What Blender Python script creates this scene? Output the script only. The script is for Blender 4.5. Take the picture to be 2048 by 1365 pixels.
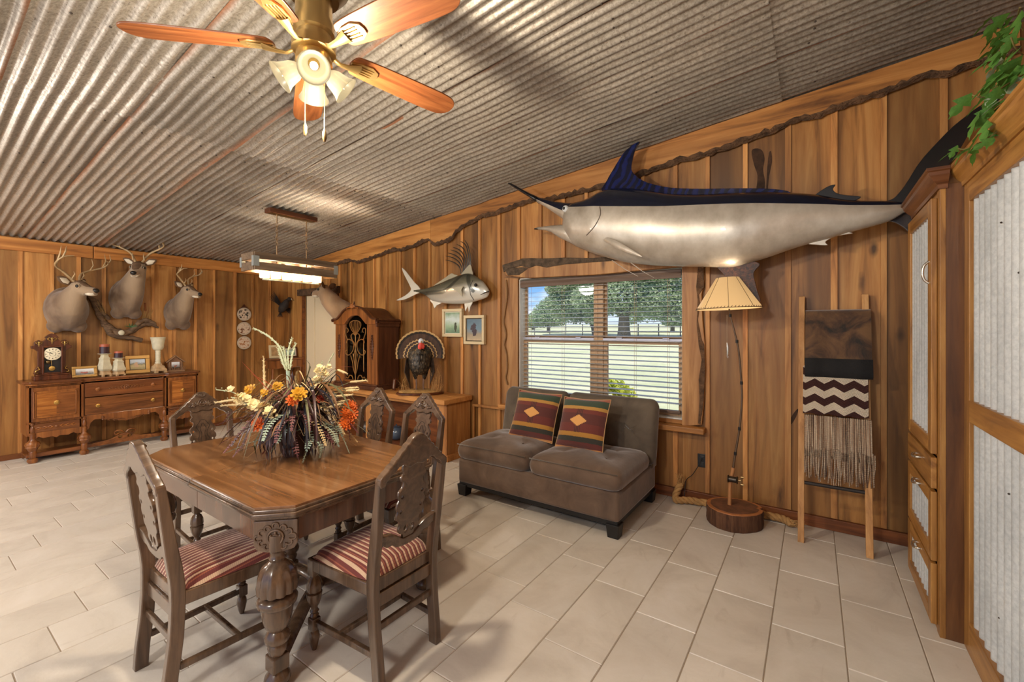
import bpy, bmesh, math, random
from mathutils import Vector, Matrix, Euler
for o in list(bpy.data.objects): bpy.data.objects.remove(o)
SC = bpy.context.scene
COL = SC.collection
R = math.radians
random.seed(7)

# ------------------------------------------------------------------ camera
F, CX, HY, CAMH = 871.0, 1024.0, 658.0, 1.5        # focal length and horizon in pixels of a 2048x1365 picture
_va = (1627.0 - CX) / F
_n = math.hypot(_va, 1); SN, CS = _va / _n, 1 / _n
cam = bpy.data.cameras.new('camera'); camo = bpy.data.objects.new('camera', cam); COL.objects.link(camo)
camo.location = (0, 0, CAMH); camo.rotation_euler = (R(90), 0, math.asin(SN))
cam.sensor_width = 36; cam.lens = F / 2048 * 36; cam.shift_y = -24.5 / 2048
cam.clip_start = .05; cam.clip_end = 500
SC.camera = camo

# ------------------------------------------------------------------ view, sky, sun
SC.view_settings.view_transform = 'Standard'; SC.view_settings.look = 'None'
SC.view_settings.gamma = 1; SC.view_settings.use_curve_mapping = False
SC.view_settings.exposure = 1.0
W = bpy.data.worlds.new('sky'); SC.world = W; W.use_nodes = True
wn, wl = W.node_tree.nodes, W.node_tree.links
wn.clear()
wo = wn.new('ShaderNodeOutputWorld'); wb_ = wn.new('ShaderNodeBackground')
wt = wn.new('ShaderNodeTexCoord'); ws = wn.new('ShaderNodeSeparateXYZ')
wl.new(wt.outputs['Generated'], ws.inputs[0])
wr = wn.new('ShaderNodeValToRGB'); wr.color_ramp.elements[0].position = 0.0; wr.color_ramp.elements[0].color = (.34, .38, .42, 1)
_e = wr.color_ramp.elements.new(.07); _e.color = (.10, .21, .38, 1)
wr.color_ramp.elements[2].position = .5; wr.color_ramp.elements[2].color = (.03, .09, .26, 1)
wl.new(ws.outputs['Z'], wr.inputs[0])
wm = wn.new('ShaderNodeMapping'); wm.inputs['Scale'].default_value = (2.2, 2.2, 7)
wl.new(wt.outputs['Generated'], wm.inputs[0])
wnz = wn.new('ShaderNodeTexNoise'); wnz.inputs['Scale'].default_value = 2.6; wnz.inputs['Detail'].default_value = 6
wl.new(wm.outputs[0], wnz.inputs['Vector'])
wcr = wn.new('ShaderNodeValToRGB'); wcr.color_ramp.elements[0].position = .47; wcr.color_ramp.elements[1].position = .66
wl.new(wnz.outputs['Fac'], wcr.inputs[0])
wx = wn.new('ShaderNodeMix'); wx.data_type = 'RGBA'; wx.inputs[7].default_value = (.46, .48, .51, 1)
wl.new(wcr.outputs[0], wx.inputs[0]); wl.new(wr.outputs[0], wx.inputs[6])
wl.new(wx.outputs[2], wb_.inputs[0]); wb_.inputs[1].default_value = 1.4
wl.new(wb_.outputs[0], wo.inputs[0])
sun = bpy.data.lights.new('sun', 'SUN'); sun.energy = 2.3; sun.angle = R(1); sun.color = (1, .95, .86)
suno = bpy.data.objects.new('sun', sun); COL.objects.link(suno)
suno.rotation_euler = Vector((-.35, .5, -1.0)).to_track_quat('-Z', 'Y').to_euler(); suno.location = (0, 0, 30)

# unseen fill lights, added behind the camera to brighten the room
def point_lamp(name, loc, power, col=(1, .78, .52), rad=.08):
    l = bpy.data.lights.new(name, 'POINT'); l.energy = power; l.color = col; l.shadow_soft_size = rad
    o = bpy.data.objects.new(name, l); COL.objects.link(o); o.location = loc
    return o

for k_, loc_b in enumerate(((-1.2, -1.9, 2.7), (-4.6, -1.6, 2.55), (-6.2, -.7, 2.0))):
    point_lamp('rear_fill_light', loc_b, (118, 92, 40)[k_], (1, .94, .86), .22)

# ------------------------------------------------------------------ pixels to places
def ray(px, py):
    x = (px - CX) / F
    return (CS * x - SN, SN * x + CS, -(py - HY) / F)
WB, WA = 4.04, -7.57                      # inner faces of the window wall (y) and the far wall (x)
def onY(px, py, Y=WB):
    r = ray(px, py); t = Y / r[1]; return Vector((r[0] * t, Y, CAMH + r[2] * t))
def onX(px, py, X=WA):
    r = ray(px, py); t = X / r[0]; return Vector((X, r[1] * t, CAMH + r[2] * t))
def onZ(px, py, z=0):
    r = ray(px, py); t = (z - CAMH) / r[2]; return Vector((r[0] * t, r[1] * t, z))
def ceil_z(x): return 2.555 + .0987 * (x - WA)

# ------------------------------------------------------------------ mesh helpers
class G:
    def __init__(s): s.v = []; s.f = []; s.m = []; s.mi = 0
    def add(s, vs, fs):
        b = len(s.v); s.v += [tuple(p) for p in vs]
        s.f += [tuple(i + b for i in f) for f in fs]; s.m += [s.mi] * len(fs); return s
    def box(s, x0, x1, y0, y1, z0, z1):
        return s.add([(x0,y0,z0),(x1,y0,z0),(x1,y1,z0),(x0,y1,z0),(x0,y0,z1),(x1,y0,z1),(x1,y1,z1),(x0,y1,z1)],
                     [(0,3,2,1),(4,5,6,7),(0,1,5,4),(1,2,6,5),(2,3,7,6),(3,0,4,7)])
    def obox(s, c, size, rot=None):
        h = [d / 2 for d in size]; c = Vector(c); m = rot if rot is not None else Matrix.Identity(3)
        if isinstance(m, Euler): m = m.to_matrix()
        vs = [c + m @ Vector((sx*h[0], sy*h[1], sz*h[2])) for sz in (-1,1) for sx, sy in ((-1,-1),(1,-1),(1,1),(-1,1))]
        return s.add(vs, [(0,3,2,1),(4,5,6,7),(0,1,5,4),(1,2,6,5),(2,3,7,6),(3,0,4,7)])
    def bar(s, p0, p1, w, h, up=(0,0,1)):
        p0 = Vector(p0); p1 = Vector(p1); d = p1 - p0
        y = d.normalized(); x = y.cross(Vector(up))
        if x.length < 1e-4: x = y.cross(Vector((1,0,0)))
        x.normalize(); z = x.cross(y)
        m = Matrix((x, y, z)).transposed()
        return s.obox((p0 + p1) / 2, (w, d.length, h), m)
    def tube(s, pts, r, n=8, cap=True, sq=1.0, up=None):
        pts = [Vector(p) for p in pts]; k = len(pts)
        rs = r if isinstance(r, (list, tuple)) else [r] * k
        b = len(s.v); nrm = None; vs = []
        for i, p in enumerate(pts):
            t = (pts[min(i+1,k-1)] - pts[max(i-1,0)])
            if t.length < 1e-9: t = Vector((0,0,1))
            t.normalize()
            if nrm is None:
                a = Vector(up) if up else (Vector((0,0,1)) if abs(t.z) < .9 else Vector((1,0,0)))
                nrm = a - t * a.dot(t)
            else: nrm = nrm - t * nrm.dot(t)
            if nrm.length < 1e-6: nrm = t.orthogonal()
            nrm.normalize(); bn = t.cross(nrm)
            for j in range(n):
                a = 2 * math.pi * j / n + (math.pi / n if n == 4 else 0)
                vs.append(p + (nrm * math.cos(a) + bn * math.sin(a) * sq) * rs[i])
        fs = [(i*n+j, i*n+(j+1)%n, (i+1)*n+(j+1)%n, (i+1)*n+j) for i in range(k-1) for j in range(n)]
        if cap: fs += [tuple(range(n-1,-1,-1)), tuple(range((k-1)*n, k*n))]
        return s.add(vs, fs)
    def lathe(s, prof, n=16, at=(0,0,0), rot=None, flute=None):
        at = Vector(at); vs = []; k = len(prof)
        for i, (r, z) in enumerate(prof):
            for j in range(n):
                a = 2 * math.pi * j / n
                rr = r * (flute(i, j) if flute else 1)
                p = Vector((rr * math.cos(a), rr * math.sin(a), z))
                vs.append(at + (rot @ p if rot is not None else p))
        fs = [(i*n+j, i*n+(j+1)%n, (i+1)*n+(j+1)%n, (i+1)*n+j) for i in range(k-1) for j in range(n)]
        if prof[0][0] > 1e-6: fs.append(tuple(range(n-1,-1,-1)))
        if prof[-1][0] > 1e-6: fs.append(tuple(range((k-1)*n, k*n)))
        return s.add(vs, fs)
    def prism(s, poly, d0, d1, plane='xz'):
        n = len(poly)
        def P(a, b, d): return (a, d, b) if plane == 'xz' else ((d, a, b) if plane == 'yz' else (a, b, d))
        vs = [P(a, b, d0) for a, b in poly] + [P(a, b, d1) for a, b in poly]
        return s.add(vs, [tuple(range(n)), tuple(range(2*n-1, n-1, -1))] + [(i, i+n, (i+1)%n+n, (i+1)%n) for i in range(n)])
    def loft(s, rings, cap=True):
        n = len(rings[0]); k = len(rings)
        vs = [p for r in rings for p in r]
        fs = [(i*n+j, i*n+(j+1)%n, (i+1)*n+(j+1)%n, (i+1)*n+j) for i in range(k-1) for j in range(n)]
        if cap: fs += [tuple(range(n-1,-1,-1)), tuple(range((k-1)*n, k*n))]
        return s.add(vs, fs)
    def grid(s, rows, close=False):
        n = len(rows[0]); k = len(rows)
        fs = [(i*n+j, i*n+j+1, (i+1)*n+j+1, (i+1)*n+j) for i in range(k-1) for j in range(n-1)]
        return s.add([p for r in rows for p in r], fs)
    def ball(s, c, r, n=10, m=6, sc=(1,1,1)):
        c = Vector(c); vs = []; 
        for i in range(1, m):
            a = math.pi * i / m
            for j in range(n):
                b = 2 * math.pi * j / n
                vs.append(c + Vector((r*sc[0]*math.sin(a)*math.cos(b), r*sc[1]*math.sin(a)*math.sin(b), r*sc[2]*math.cos(a))))
        top = len(vs); vs.append(c + Vector((0,0,r*sc[2]))); vs.append(c - Vector((0,0,r*sc[2])))
        fs = [(i*n+j, (i+1)*n+j, (i+1)*n+(j+1)%n, i*n+(j+1)%n) for i in range(m-2) for j in range(n)]
        fs += [(top, j, (j+1)%n) for j in range(n)] + [(top+1, (m-2)*n+(j+1)%n, (m-2)*n+j) for j in range(n)]
        return s.add(vs, fs)
    def build(s, name, mat, parent=None, smooth=None, bevel=0, seg=2, loc=None, rot=None, sub=0, solid=0, fix=True):
        me = bpy.data.meshes.new(name); me.from_pydata(s.v, [], s.f)
        if fix:
            bm = bmesh.new(); bm.from_mesh(me); bmesh.ops.recalc_face_normals(bm, faces=bm.faces); bm.to_mesh(me); bm.free()
        mats = mat if isinstance(mat, (list, tuple)) else [mat]
        for m in mats: me.materials.append(m)
        if len(mats) > 1:
            for p, i in zip(me.polygons, s.m): p.material_index = i
        return place(name, me, parent, smooth, bevel, seg, loc, rot, sub, solid)

def place(name, me, parent=None, smooth=None, bevel=0, seg=2, loc=None, rot=None, sub=0, solid=0):
    if smooth is not None:
        me.polygons.foreach_set('use_smooth', [True] * len(me.polygons))
        if smooth < 179: me.set_sharp_from_angle(angle=R(smooth))
    o = bpy.data.objects.new(name, me); COL.objects.link(o)
    if parent is not None: o.parent = parent
    if loc is not None: o.location = loc
    if rot is not None: o.rotation_euler = rot
    if solid:
        m = o.modifiers.new('thick', 'SOLIDIFY'); m.thickness = solid; m.offset = 0
    if bevel:
        m = o.modifiers.new('edge', 'BEVEL'); m.width = bevel; m.segments = seg; m.limit_method = 'ANGLE'; m.angle_limit = R(40)
    if sub:
        m = o.modifiers.new('sub', 'SUBSURF'); m.levels = sub; m.render_levels = sub
    return o

def plate(polys, thick, bevel=0.0, res=1):
    """flat plate with holes in the xy plane, centred on z = 0, as mesh data"""
    cu = bpy.data.curves.new('plate', 'CURVE'); cu.dimensions = '2D'; cu.fill_mode = 'BOTH'
    cu.extrude = max(thick / 2 - bevel, 0.0001); cu.bevel_depth = bevel; cu.bevel_resolution = res
    if bevel: cu.offset = -bevel
    for poly in polys:
        sp = cu.splines.new('POLY'); sp.points.add(len(poly) - 1); sp.use_cyclic_u = True
        for p, q in zip(sp.points, poly): p.co = (q[0], q[1], 0, 1)
    o = bpy.data.objects.new('plate', cu); COL.objects.link(o)
    dg = bpy.context.evaluated_depsgraph_get()
    me = bpy.data.meshes.new_from_object(o.evaluated_get(dg)); 
    bpy.data.objects.remove(o); bpy.data.curves.remove(cu)
    return me

def smooth_poly(pts, sub=4, closed=True):
    """Catmull-Rom through 2D/3D points"""
    n = len(pts); out = []; D = len(pts[0])
    rng = range(n) if closed else range(n - 1)
    for i in rng:
        if closed: p0, p1, p2, p3 = pts[i-1], pts[i], pts[(i+1)%n], pts[(i+2)%n]
        else: p0, p1, p2, p3 = pts[max(i-1,0)], pts[i], pts[i+1], pts[min(i+2,n-1)]
        for k in range(sub):
            t = k / sub
            out.append(tuple(.5*((2*p1[d]) + (-p0[d]+p2[d])*t + (2*p0[d]-5*p1[d]+4*p2[d]-p3[d])*t*t + (-p0[d]+3*p1[d]-3*p2[d]+p3[d])*t**3) for d in range(D)))
    if not closed: out.append(tuple(pts[-1]))
    return out

def interp(tab, x):
    for (a, va), (b, vb) in zip(tab, tab[1:]):
        if x <= b: 
            t = 0 if b == a else max(0, (x - a) / (b - a)); return va + (vb - va) * t
    return tab[-1][1]
def sinterp(tab, x):
    """smooth version"""
    n = len(tab)
    if x <= tab[0][0]: return tab[0][1]
    for i in range(n - 1):
        if x <= tab[i+1][0]:
            t = (x - tab[i][0]) / (tab[i+1][0] - tab[i][0])
            p0, p1, p2, p3 = tab[max(i-1,0)][1], tab[i][1], tab[i+1][1], tab[min(i+2,n-1)][1]
            return .5*((2*p1) + (-p0+p2)*t + (2*p0-5*p1+4*p2-p3)*t*t + (-p0+3*p1-3*p2+p3)*t**3)
    return tab[-1][1]

def tag(o, label=None, cat=None, group=None, kind=None):
    if label: o['label'] = label
    if cat: o['category'] = cat
    if group: o['group'] = group
    if kind: o['kind'] = kind
    return o
def thing(name, label, cat, loc=(0,0,0), rotz=0, group=None):
    o = bpy.data.objects.new(name, None); COL.objects.link(o); o.empty_display_size = .1
    o.location = loc; o.rotation_euler = (0, 0, rotz)
    return tag(o, label, cat, group)
def structure(o): o['kind'] = 'structure'; return o
def set_root(name, loc=(0,0,0)):
    o = bpy.data.objects.new(name, None); COL.objects.link(o); o.location = loc; return structure(o)
KIDS = {}
def copy_tree(o, parent=None):
    c = o.copy(); COL.objects.link(c); c.parent = parent
    for ch in list(o.children): copy_tree(ch, c)
    return c

# ------------------------------------------------------------------ materials
def nmat(name):
    m = bpy.data.materials.new(name); m.use_nodes = True
    nt = m.node_tree; b = nt.nodes['Principled BSDF']
    return m, nt, b
def rgb(h):
    """sRGB 0-255 triple to linear"""
    return tuple((c/255/12.92 if c/255 <= .04045 else ((c/255+.055)/1.055)**2.4) for c in h) + (1,)
def mixc(a, b, t):
    return tuple(x + (y - x) * t for x, y in zip(rgb(a), rgb(b)))
def mix(nt, fac, a, b, mode='MIX'):
    n = nt.nodes.new('ShaderNodeMix'); n.data_type = 'RGBA'; n.blend_type = mode
    for s, v in ((0, fac), (6, a), (7, b)):
        if hasattr(v, 'is_output'): nt.links.new(v, n.inputs[s])
        else: n.inputs[s].default_value = v
    return n.outputs[2]
def math_n(nt, op, a, b=None, c=None):
    n = nt.nodes.new('ShaderNodeMath'); n.operation = op
    for i, v in enumerate((a, b, c)):
        if v is None: continue
        if hasattr(v, 'is_output'): nt.links.new(v, n.inputs[i])
        else: n.inputs[i].default_value = v
    return n.outputs[0]
def ramp(nt, src, stops, interp_='LINEAR'):
    n = nt.nodes.new('ShaderNodeValToRGB'); cr = n.color_ramp; cr.interpolation = interp_
    while len(cr.elements) < len(stops): cr.elements.new(.5)
    for e, (p, c) in zip(cr.elements, stops):
        e.position = p; e.color = c if len(c) == 4 else tuple(c) + (1,)
    nt.links.new(src, n.inputs[0]); return n.outputs[0]
def noise(nt, vec, scale, detail=3, rough=.5, dist=0):
    n = nt.nodes.new('ShaderNodeTexNoise'); n.inputs['Scale'].default_value = scale
    n.inputs['Detail'].default_value = detail; n.inputs['Roughness'].default_value = rough; n.inputs['Distortion'].default_value = dist
    if vec is not None: nt.links.new(vec, n.inputs['Vector'])
    return n.outputs['Fac']
def coords(nt, scale=(1,1,1), kind='Object', rand=0):
    tc = nt.nodes.new('ShaderNodeTexCoord'); v = tc.outputs[kind]
    if rand:
        oi = nt.nodes.new('ShaderNodeObjectInfo')
        cb = nt.nodes.new('ShaderNodeCombineXYZ')
        for i, k in enumerate((1, 3.7, 7.3)):
            nt.links.new(math_n(nt, 'MULTIPLY', oi.outputs['Random'], rand * k), cb.inputs[i])
        ad = nt.nodes.new('ShaderNodeVectorMath'); ad.operation = 'ADD'
        nt.links.new(v, ad.inputs[0]); nt.links.new(cb.outputs[0], ad.inputs[1]); v = ad.outputs[0]
    mp = nt.nodes.new('ShaderNodeMapping'); mp.inputs['Scale'].default_value = scale
    nt.links.new(v, mp.inputs[0]); return mp.outputs[0]
def bump(nt, b, h, strength=.3, dist=.01):
    n = nt.nodes.new('ShaderNodeBump'); n.inputs['Strength'].default_value = strength; n.inputs['Distance'].default_value = dist
    nt.links.new(h, n.inputs['Height']); nt.links.new(n.outputs[0], b.inputs['Normal'])
def plain(name, col, rough=.5, metal=0, spec=None, bumps=None, var=0, emit=None, coat=0, alpha=None):
    m, nt, b = nmat(name)
    c = rgb(col); b.inputs['Base Color'].default_value = c
    b.inputs['Roughness'].default_value = rough; b.inputs['Metallic'].default_value = metal
    if spec is not None: b.inputs['Specular IOR Level'].default_value = spec
    if coat: b.inputs['Coat Weight'].default_value = coat; b.inputs['Coat Roughness'].default_value = .1
    if var:
        v = noise(nt, coords(nt, (1,1,1)), 18, 4)
        d = tuple(x * (1 - var) for x in c[:3]) + (1,); l = tuple(min(1, x * (1 + var)) for x in c[:3]) + (1,)
        nt.links.new(ramp(nt, v, ((.3, d), (.7, l))), b.inputs['Base Color'])
    if bumps: bump(nt, b, noise(nt, coords(nt), bumps[0], 4), bumps[1], bumps[2] if len(bumps) > 2 else .005)
    if emit: b.inputs['Emission Color'].default_value = rgb(emit[0]); b.inputs['Emission Strength'].default_value = emit[1]
    return m
def wood(name, light, mid, dark, axis='z', scale=1.0, rough=.45, knots=0.0, vary=.25, coat=0, blotch=.5, bmp=.15, spec=.4, contrast=1.0):
    """long-grained timber; axis is the grain direction in object space"""
    m, nt, b = nmat(name)
    L, T = .55 * scale, 7.0 * scale
    sc = {'x': (L, T, T), 'y': (T, L, T), 'z': (T, T, L)}[axis]
    v = coords(nt, sc, rand=5.0)
    warp = noise(nt, v, .7, 2)
    g1 = noise(nt, v, 2.2, 5, .6, .8)
    fine = noise(nt, coords(nt, tuple(s * 9 for s in sc), rand=5.0), 1.5, 2)
    base = ramp(nt, g1, ((.28, mixc(mid, dark, contrast)), (.47, rgb(mid)), (.68, mixc(mid, light, contrast))))
    base = mix(nt, math_n(nt, 'MULTIPLY', fine, .35), base, mix(nt, 1.0, base, rgb(mid), 'MULTIPLY'))
    bl = noise(nt, coords(nt, tuple(s * .28 for s in sc), rand=9.0), 1.5, 4, .6, .5)
    base = mix(nt, ramp(nt, bl, ((.42, (0,0,0,1)), (.72, (blotch,)*3 + (1,)))), base, rgb(dark))
    if knots:
        kc = {'x': (.5, 3, 3), 'y': (3, .5, 3), 'z': (3, 3, 1.1)}[axis]
        vo = nt.nodes.new('ShaderNodeTexVoronoi'); vo.inputs['Scale'].default_value = 1.25
        nt.links.new(coords(nt, kc, rand=11.0), vo.inputs['Vector'])
        jig = noise(nt, coords(nt, (14, 14, 14)), 1, 3)
        dd = math_n(nt, 'ADD', vo.outputs['Distance'], math_n(nt, 'MULTIPLY', jig, .08))
        kf = ramp(nt, dd, ((.06, (knots,)*3 + (1,)), (.15, (0,0,0,1))))
        base = mix(nt, kf, base, tuple(c * .35 for c in rgb(dark)[:3]) + (1,))
    if vary:
        oi = nt.nodes.new('ShaderNodeObjectInfo')
        f = math_n(nt, 'MULTIPLY_ADD', oi.outputs['Random'], vary, 1 - vary * .6)
        cc = nt.nodes.new('ShaderNodeCombineColor')
        for i in range(3): nt.links.new(f, cc.inputs[i])
        base = mix(nt, 1.0, base, cc.outputs[0], 'MULTIPLY')
    nt.links.new(base, b.inputs['Base Color'])
    b.inputs['Roughness'].default_value = rough; b.inputs['Specular IOR Level'].default_value = spec
    if coat: b.inputs['Coat Weight'].default_value = coat; b.inputs['Coat Roughness'].default_value = .12
    if bmp: bump(nt, b, g1, bmp, .004)
    return m

MAT = {}
M = MAT
M['wall'] = wood('wall_board', (208,158,92), (180,126,66), (100,66,34), 'z', .66, .46, knots=.9, vary=.5, blotch=.9, contrast=.95)
M['batten'] = wood('batten', (220,166,98), (194,136,74), (132,86,46), 'z', 1.0, .5, vary=.45, blotch=.4)
M['beam'] = wood('live_edge', (212,156,88), (184,126,64), (112,72,36), 'x', .7, .5, knots=.7, vary=.2)
M['beamy'] = wood('live_edge_far', (212,150,80), (186,122,58), (120,74,34), 'y', .7, .5, knots=.4, vary=.2)
M['trimz'] = wood('window_trim', (206,158,100), (176,126,72), (118,76,40), 'z', .8, .5, knots=.7, vary=.2)
M['base'] = wood('baseboard', (160,96,48), (128,72,34), (84,46,22), 'x', 1, .5, vary=.2)
M['basey'] = wood('baseboard_far', (150,92,44), (128,74,36), (84,46,22), 'y', 1, .5, vary=.2)
M['bark'] = plain('bark', (92,66,44), .9, bumps=(60, 1.0, .02), var=.55)
M['bark_dark'] = plain('dark_bark', (88,72,56), .9, bumps=(70, 1.0, .02), var=.5)
M['black'] = plain('black', (18,16,16), .5)
# ================================================================== the room
# ---- floor: 30 x 61 cm porcelain tiles laid in staggered rows
def tile_mat():
    m, nt, b = nmat('porcelain_tile')
    v = coords(nt, (1, 1, 1), rand=20)
    a = noise(nt, v, 1.8, 6, .62, 1.2); c = noise(nt, coords(nt, (1.0, .35, 1), rand=20), 6, 5, .6, 2.0)
    base = ramp(nt, a, ((.3, rgb((196,187,175))), (.5, rgb((210,202,190))), (.7, rgb((219,212,202)))))
    base = mix(nt, ramp(nt, c, ((.60, (0,0,0,1)), (.78, (.4,.4,.4,1)))), base, rgb((164,150,134)))
    oi = nt.nodes.new('ShaderNodeObjectInfo'); f = math_n(nt, 'MULTIPLY_ADD', oi.outputs['Random'], .10, .94)
    cc = nt.nodes.new('ShaderNodeCombineColor')
    for i in range(3): nt.links.new(f, cc.inputs[i])
    base = mix(nt, 1.0, base, cc.outputs[0], 'MULTIPLY')
    nt.links.new(base, b.inputs['Base Color'])
    nt.links.new(ramp(nt, a, ((.3, (.46,)*3), (.7, (.34,)*3))), b.inputs['Roughness'])
    bump(nt, b, noise(nt, coords(nt, (1,1,1)), 26, 5, .6), .18, .006)
    return m
M['tile'] = tile_mat(); M['grout'] = plain('grout', (150,134,116), .9, bumps=(120, .3))
floor = structure(G().box(WA, 1.3, -3.6, WB, -.12, -.004).build('floor', M['grout']))
TW, TL, GAP = .2998, .601, .004
def tile_mesh(w, l):
    g = G(); b = .0025
    x0, x1, y0, y1 = GAP/2, w - GAP/2, GAP/2, l - GAP/2
    g.add([(x0,y0,-.004),(x1,y0,-.004),(x1,y1,-.004),(x0,y1,-.004),(x0+b,y0+b,0),(x1-b,y0+b,0),(x1-b,y1-b,0),(x0+b,y1-b,0)],
          [(4,5,6,7),(0,1,5,4),(1,2,6,5),(2,3,7,6),(3,0,4,7)])
    me = bpy.data.meshes.new('tile'); me.from_pydata(g.v, [], g.f); me.materials.append(M['tile']); return me
TM = tile_mesh(TW, TL)
def in_view(x, y, pad=.5):
    d = -SN * x + CS * y; s = CS * x + SN * y
    return d > .9 and abs(s) < 1.19 * d + pad
# row lines and joints measured from the photograph
ROW0 = -.626 - TW / 2 + 2 * TW
JOINT0 = onZ(1335, 1123.8).y
tl = []
for i in range(-40, 12):
    x = ROW0 + i * TW
    if x + TW < WA or x > .62: continue
    off = (-(i + 2) * TL / 4) % TL
    for j in range(-8, 10):
        y = JOINT0 + off + j * TL
        if y + TL < -1 or y > WB: continue
        if not any(in_view(x + a, y + c, .3) for a in (0, TW) for c in (0, TL)): continue
        tl.append((x, y))
tl.sort(key=lambda p: p[0]**2 + p[1]**2)
for k, (x, y) in enumerate(tl):
    x1, y1 = min(x + TW, 1.2), min(y + TL, WB)
    xa = max(x, WA)
    me = TM if (x1 - xa > TW - .001 and y1 - y > TL - .001) else tile_mesh(x1 - xa, y1 - y)
    o = bpy.data.objects.new('tile', me); COL.objects.link(o); o.location = (xa, y, 0); o.parent = floor

g = G(); have = {(round(x, 2), round(y, 2)) for x, y in tl}
for i in range(-40, 12):
    x = ROW0 + i * TW; off = (-(i + 2) * TL / 4) % TL
    for j in range(-14, 10):
        y = JOINT0 + off + j * TL
        if (round(x, 2), round(y, 2)) in have or x + TW < WA or x > 1.3 or y + TL < -3.6 or y > WB: continue
        xa, xb, ya, yb = max(x, WA) + GAP/2, min(x + TW, 1.3) - GAP/2, max(y, -3.6) + GAP/2, min(y + TL, WB) - GAP/2
        if xb - xa > .01 and yb - ya > .01: g.add([(xa, ya, 0), (xb, ya, 0), (xb, yb, 0), (xa, yb, 0)], [(0, 1, 2, 3)])
tag(g.build('tile_field', M['tile'], floor, fix=False), kind='stuff')

# ---- window wall (y = WB) of vertical boards and battens
WX0, WX1, WZ0, WZ1 = -2.70, -.95, .69, 2.06       # window opening
DX0, DX1, DZ1 = -7.02, -6.10, 2.05                # doorway
TH = .14
g = G()
def wall_seg(g, x0, x1, z0, z1t=None):
    za, zb = (ceil_z(x0) + .06, ceil_z(x1) + .06) if z1t is None else (z1t, z1t)
    g.prism([(x0, z0), (x1, z0), (x1, zb), (x0, za)], WB + .012, WB + TH)
wall_seg(g, WA - TH, DX0, -.1); wall_seg(g, DX0, DX1, DZ1); wall_seg(g, DX1, WX0, -.1)
wall_seg(g, WX0, WX1, -.1, WZ0); wall_seg(g, WX0, WX1, WZ1); wall_seg(g, WX1, 1.3, -.1)
wall_back = structure(g.build('wall_back', M['wall']))
BX = [-7.14, -6.86, -6.58, -6.30, -6.02, -5.742, -5.453, -5.2, -4.922, -4.639, -4.361, -4.082, -3.8, -3.526, -3.252, -2.965, -2.695, -2.416, -2.138, -1.877, -1.587, -1.304, -1.012, -.746, -.46, -.164, .126, .408, .713, 1.0, 1.3]
rb = random.Random(3)
def board(x0, x1, z0, z1=None, d=None):
    if x1 - x0 < .02: return
    d = rb.uniform(0, .005) if d is None else d
    za, zb = (ceil_z(x0) + .03, ceil_z(x1) + .03) if z1 is None else (z1, z1)
    G().prism([(x0, z0), (x1, z0), (x1, zb), (x0, za)], WB - d, WB + .02).build('board', M['wall'], wall_back)
def cut(x0, x1, fn):
    """split a strip at the openings"""
    segs = []
    for a, b, lo, hi in ((DX0, DX1, 0, DZ1), (WX0, WX1, WZ0, WZ1)):
        pass
    xs = sorted({x0, x1} | {v for v in (DX0, DX1, WX0, WX1) if x0 < v < x1})
    for a, b in zip(xs, xs[1:]):
        c = (a + b) / 2
        if DX0 < c < DX1: fn(a, b, DZ1, None)
        elif WX0 < c < WX1: fn(a, b, .0, WZ0); fn(a, b, WZ1, None)
        else: fn(a, b, 0, None)
prev = WA
for x in BX:
    cut(prev + .002, x - .002, board); prev = x
def batten(a, b, z0, z1):
    za = ceil_z((a + b) / 2) - .05 if z1 is None else z1
    w = rb.uniform(.016, .021); c = (a + b) / 2
    G().box(c - w, c + w, WB - .022, WB - .003, z0, za).build('batten', M['batten'], wall_back)
for x in BX[:-1]:
    if DX0 < x < DX1: batten(x, x, DZ1 + .05, None)
    elif WX0 < x < WX1: batten(x, x, 0.09, WZ0 - .06); batten(x, x, WZ1 + .12, None)
    else: batten(x, x, 0.09, None)

# ---- far wall (x = WA)
wall_left = structure(G().prism([(-3.6, -.1), (WB + TH, -.1), (WB + TH, 2.64), (-3.6, 2.64)], WA - TH, WA - .012, 'yz').build('wall_left', M['wall']))
AY = [-3.3, -3.04, -2.78, -2.5, -2.24, -1.98, -1.72, -1.46, -1.22, -1.0, -.72, -.44, -.16, .12, .385, .645, .905, 1.163, 1.394, 1.628, 1.894, 2.137, 2.385, 2.644, 2.887, 3.182, 3.445, 3.72, WB]
prev = -3.6
for y in AY:
    d = rb.uniform(0, .005)
    G().box(WA - .02, WA + d, prev + .002, y - .002, 0, 2.56).build('board', M['wall'], wall_left)
    if y < WB - .1:
        w = rb.uniform(.015, .021)
        G().box(WA + .003, WA + .021, y - w, y + w, .0, 2.42).build('batten', M['batten'], wall_left)
    prev = y

# ---- side wall behind the tall cabinets
structure(G().box(1.3, 1.44, -3.6, WB + TH, -.1, 3.6).build('wall_right', M['wall']))

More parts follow.
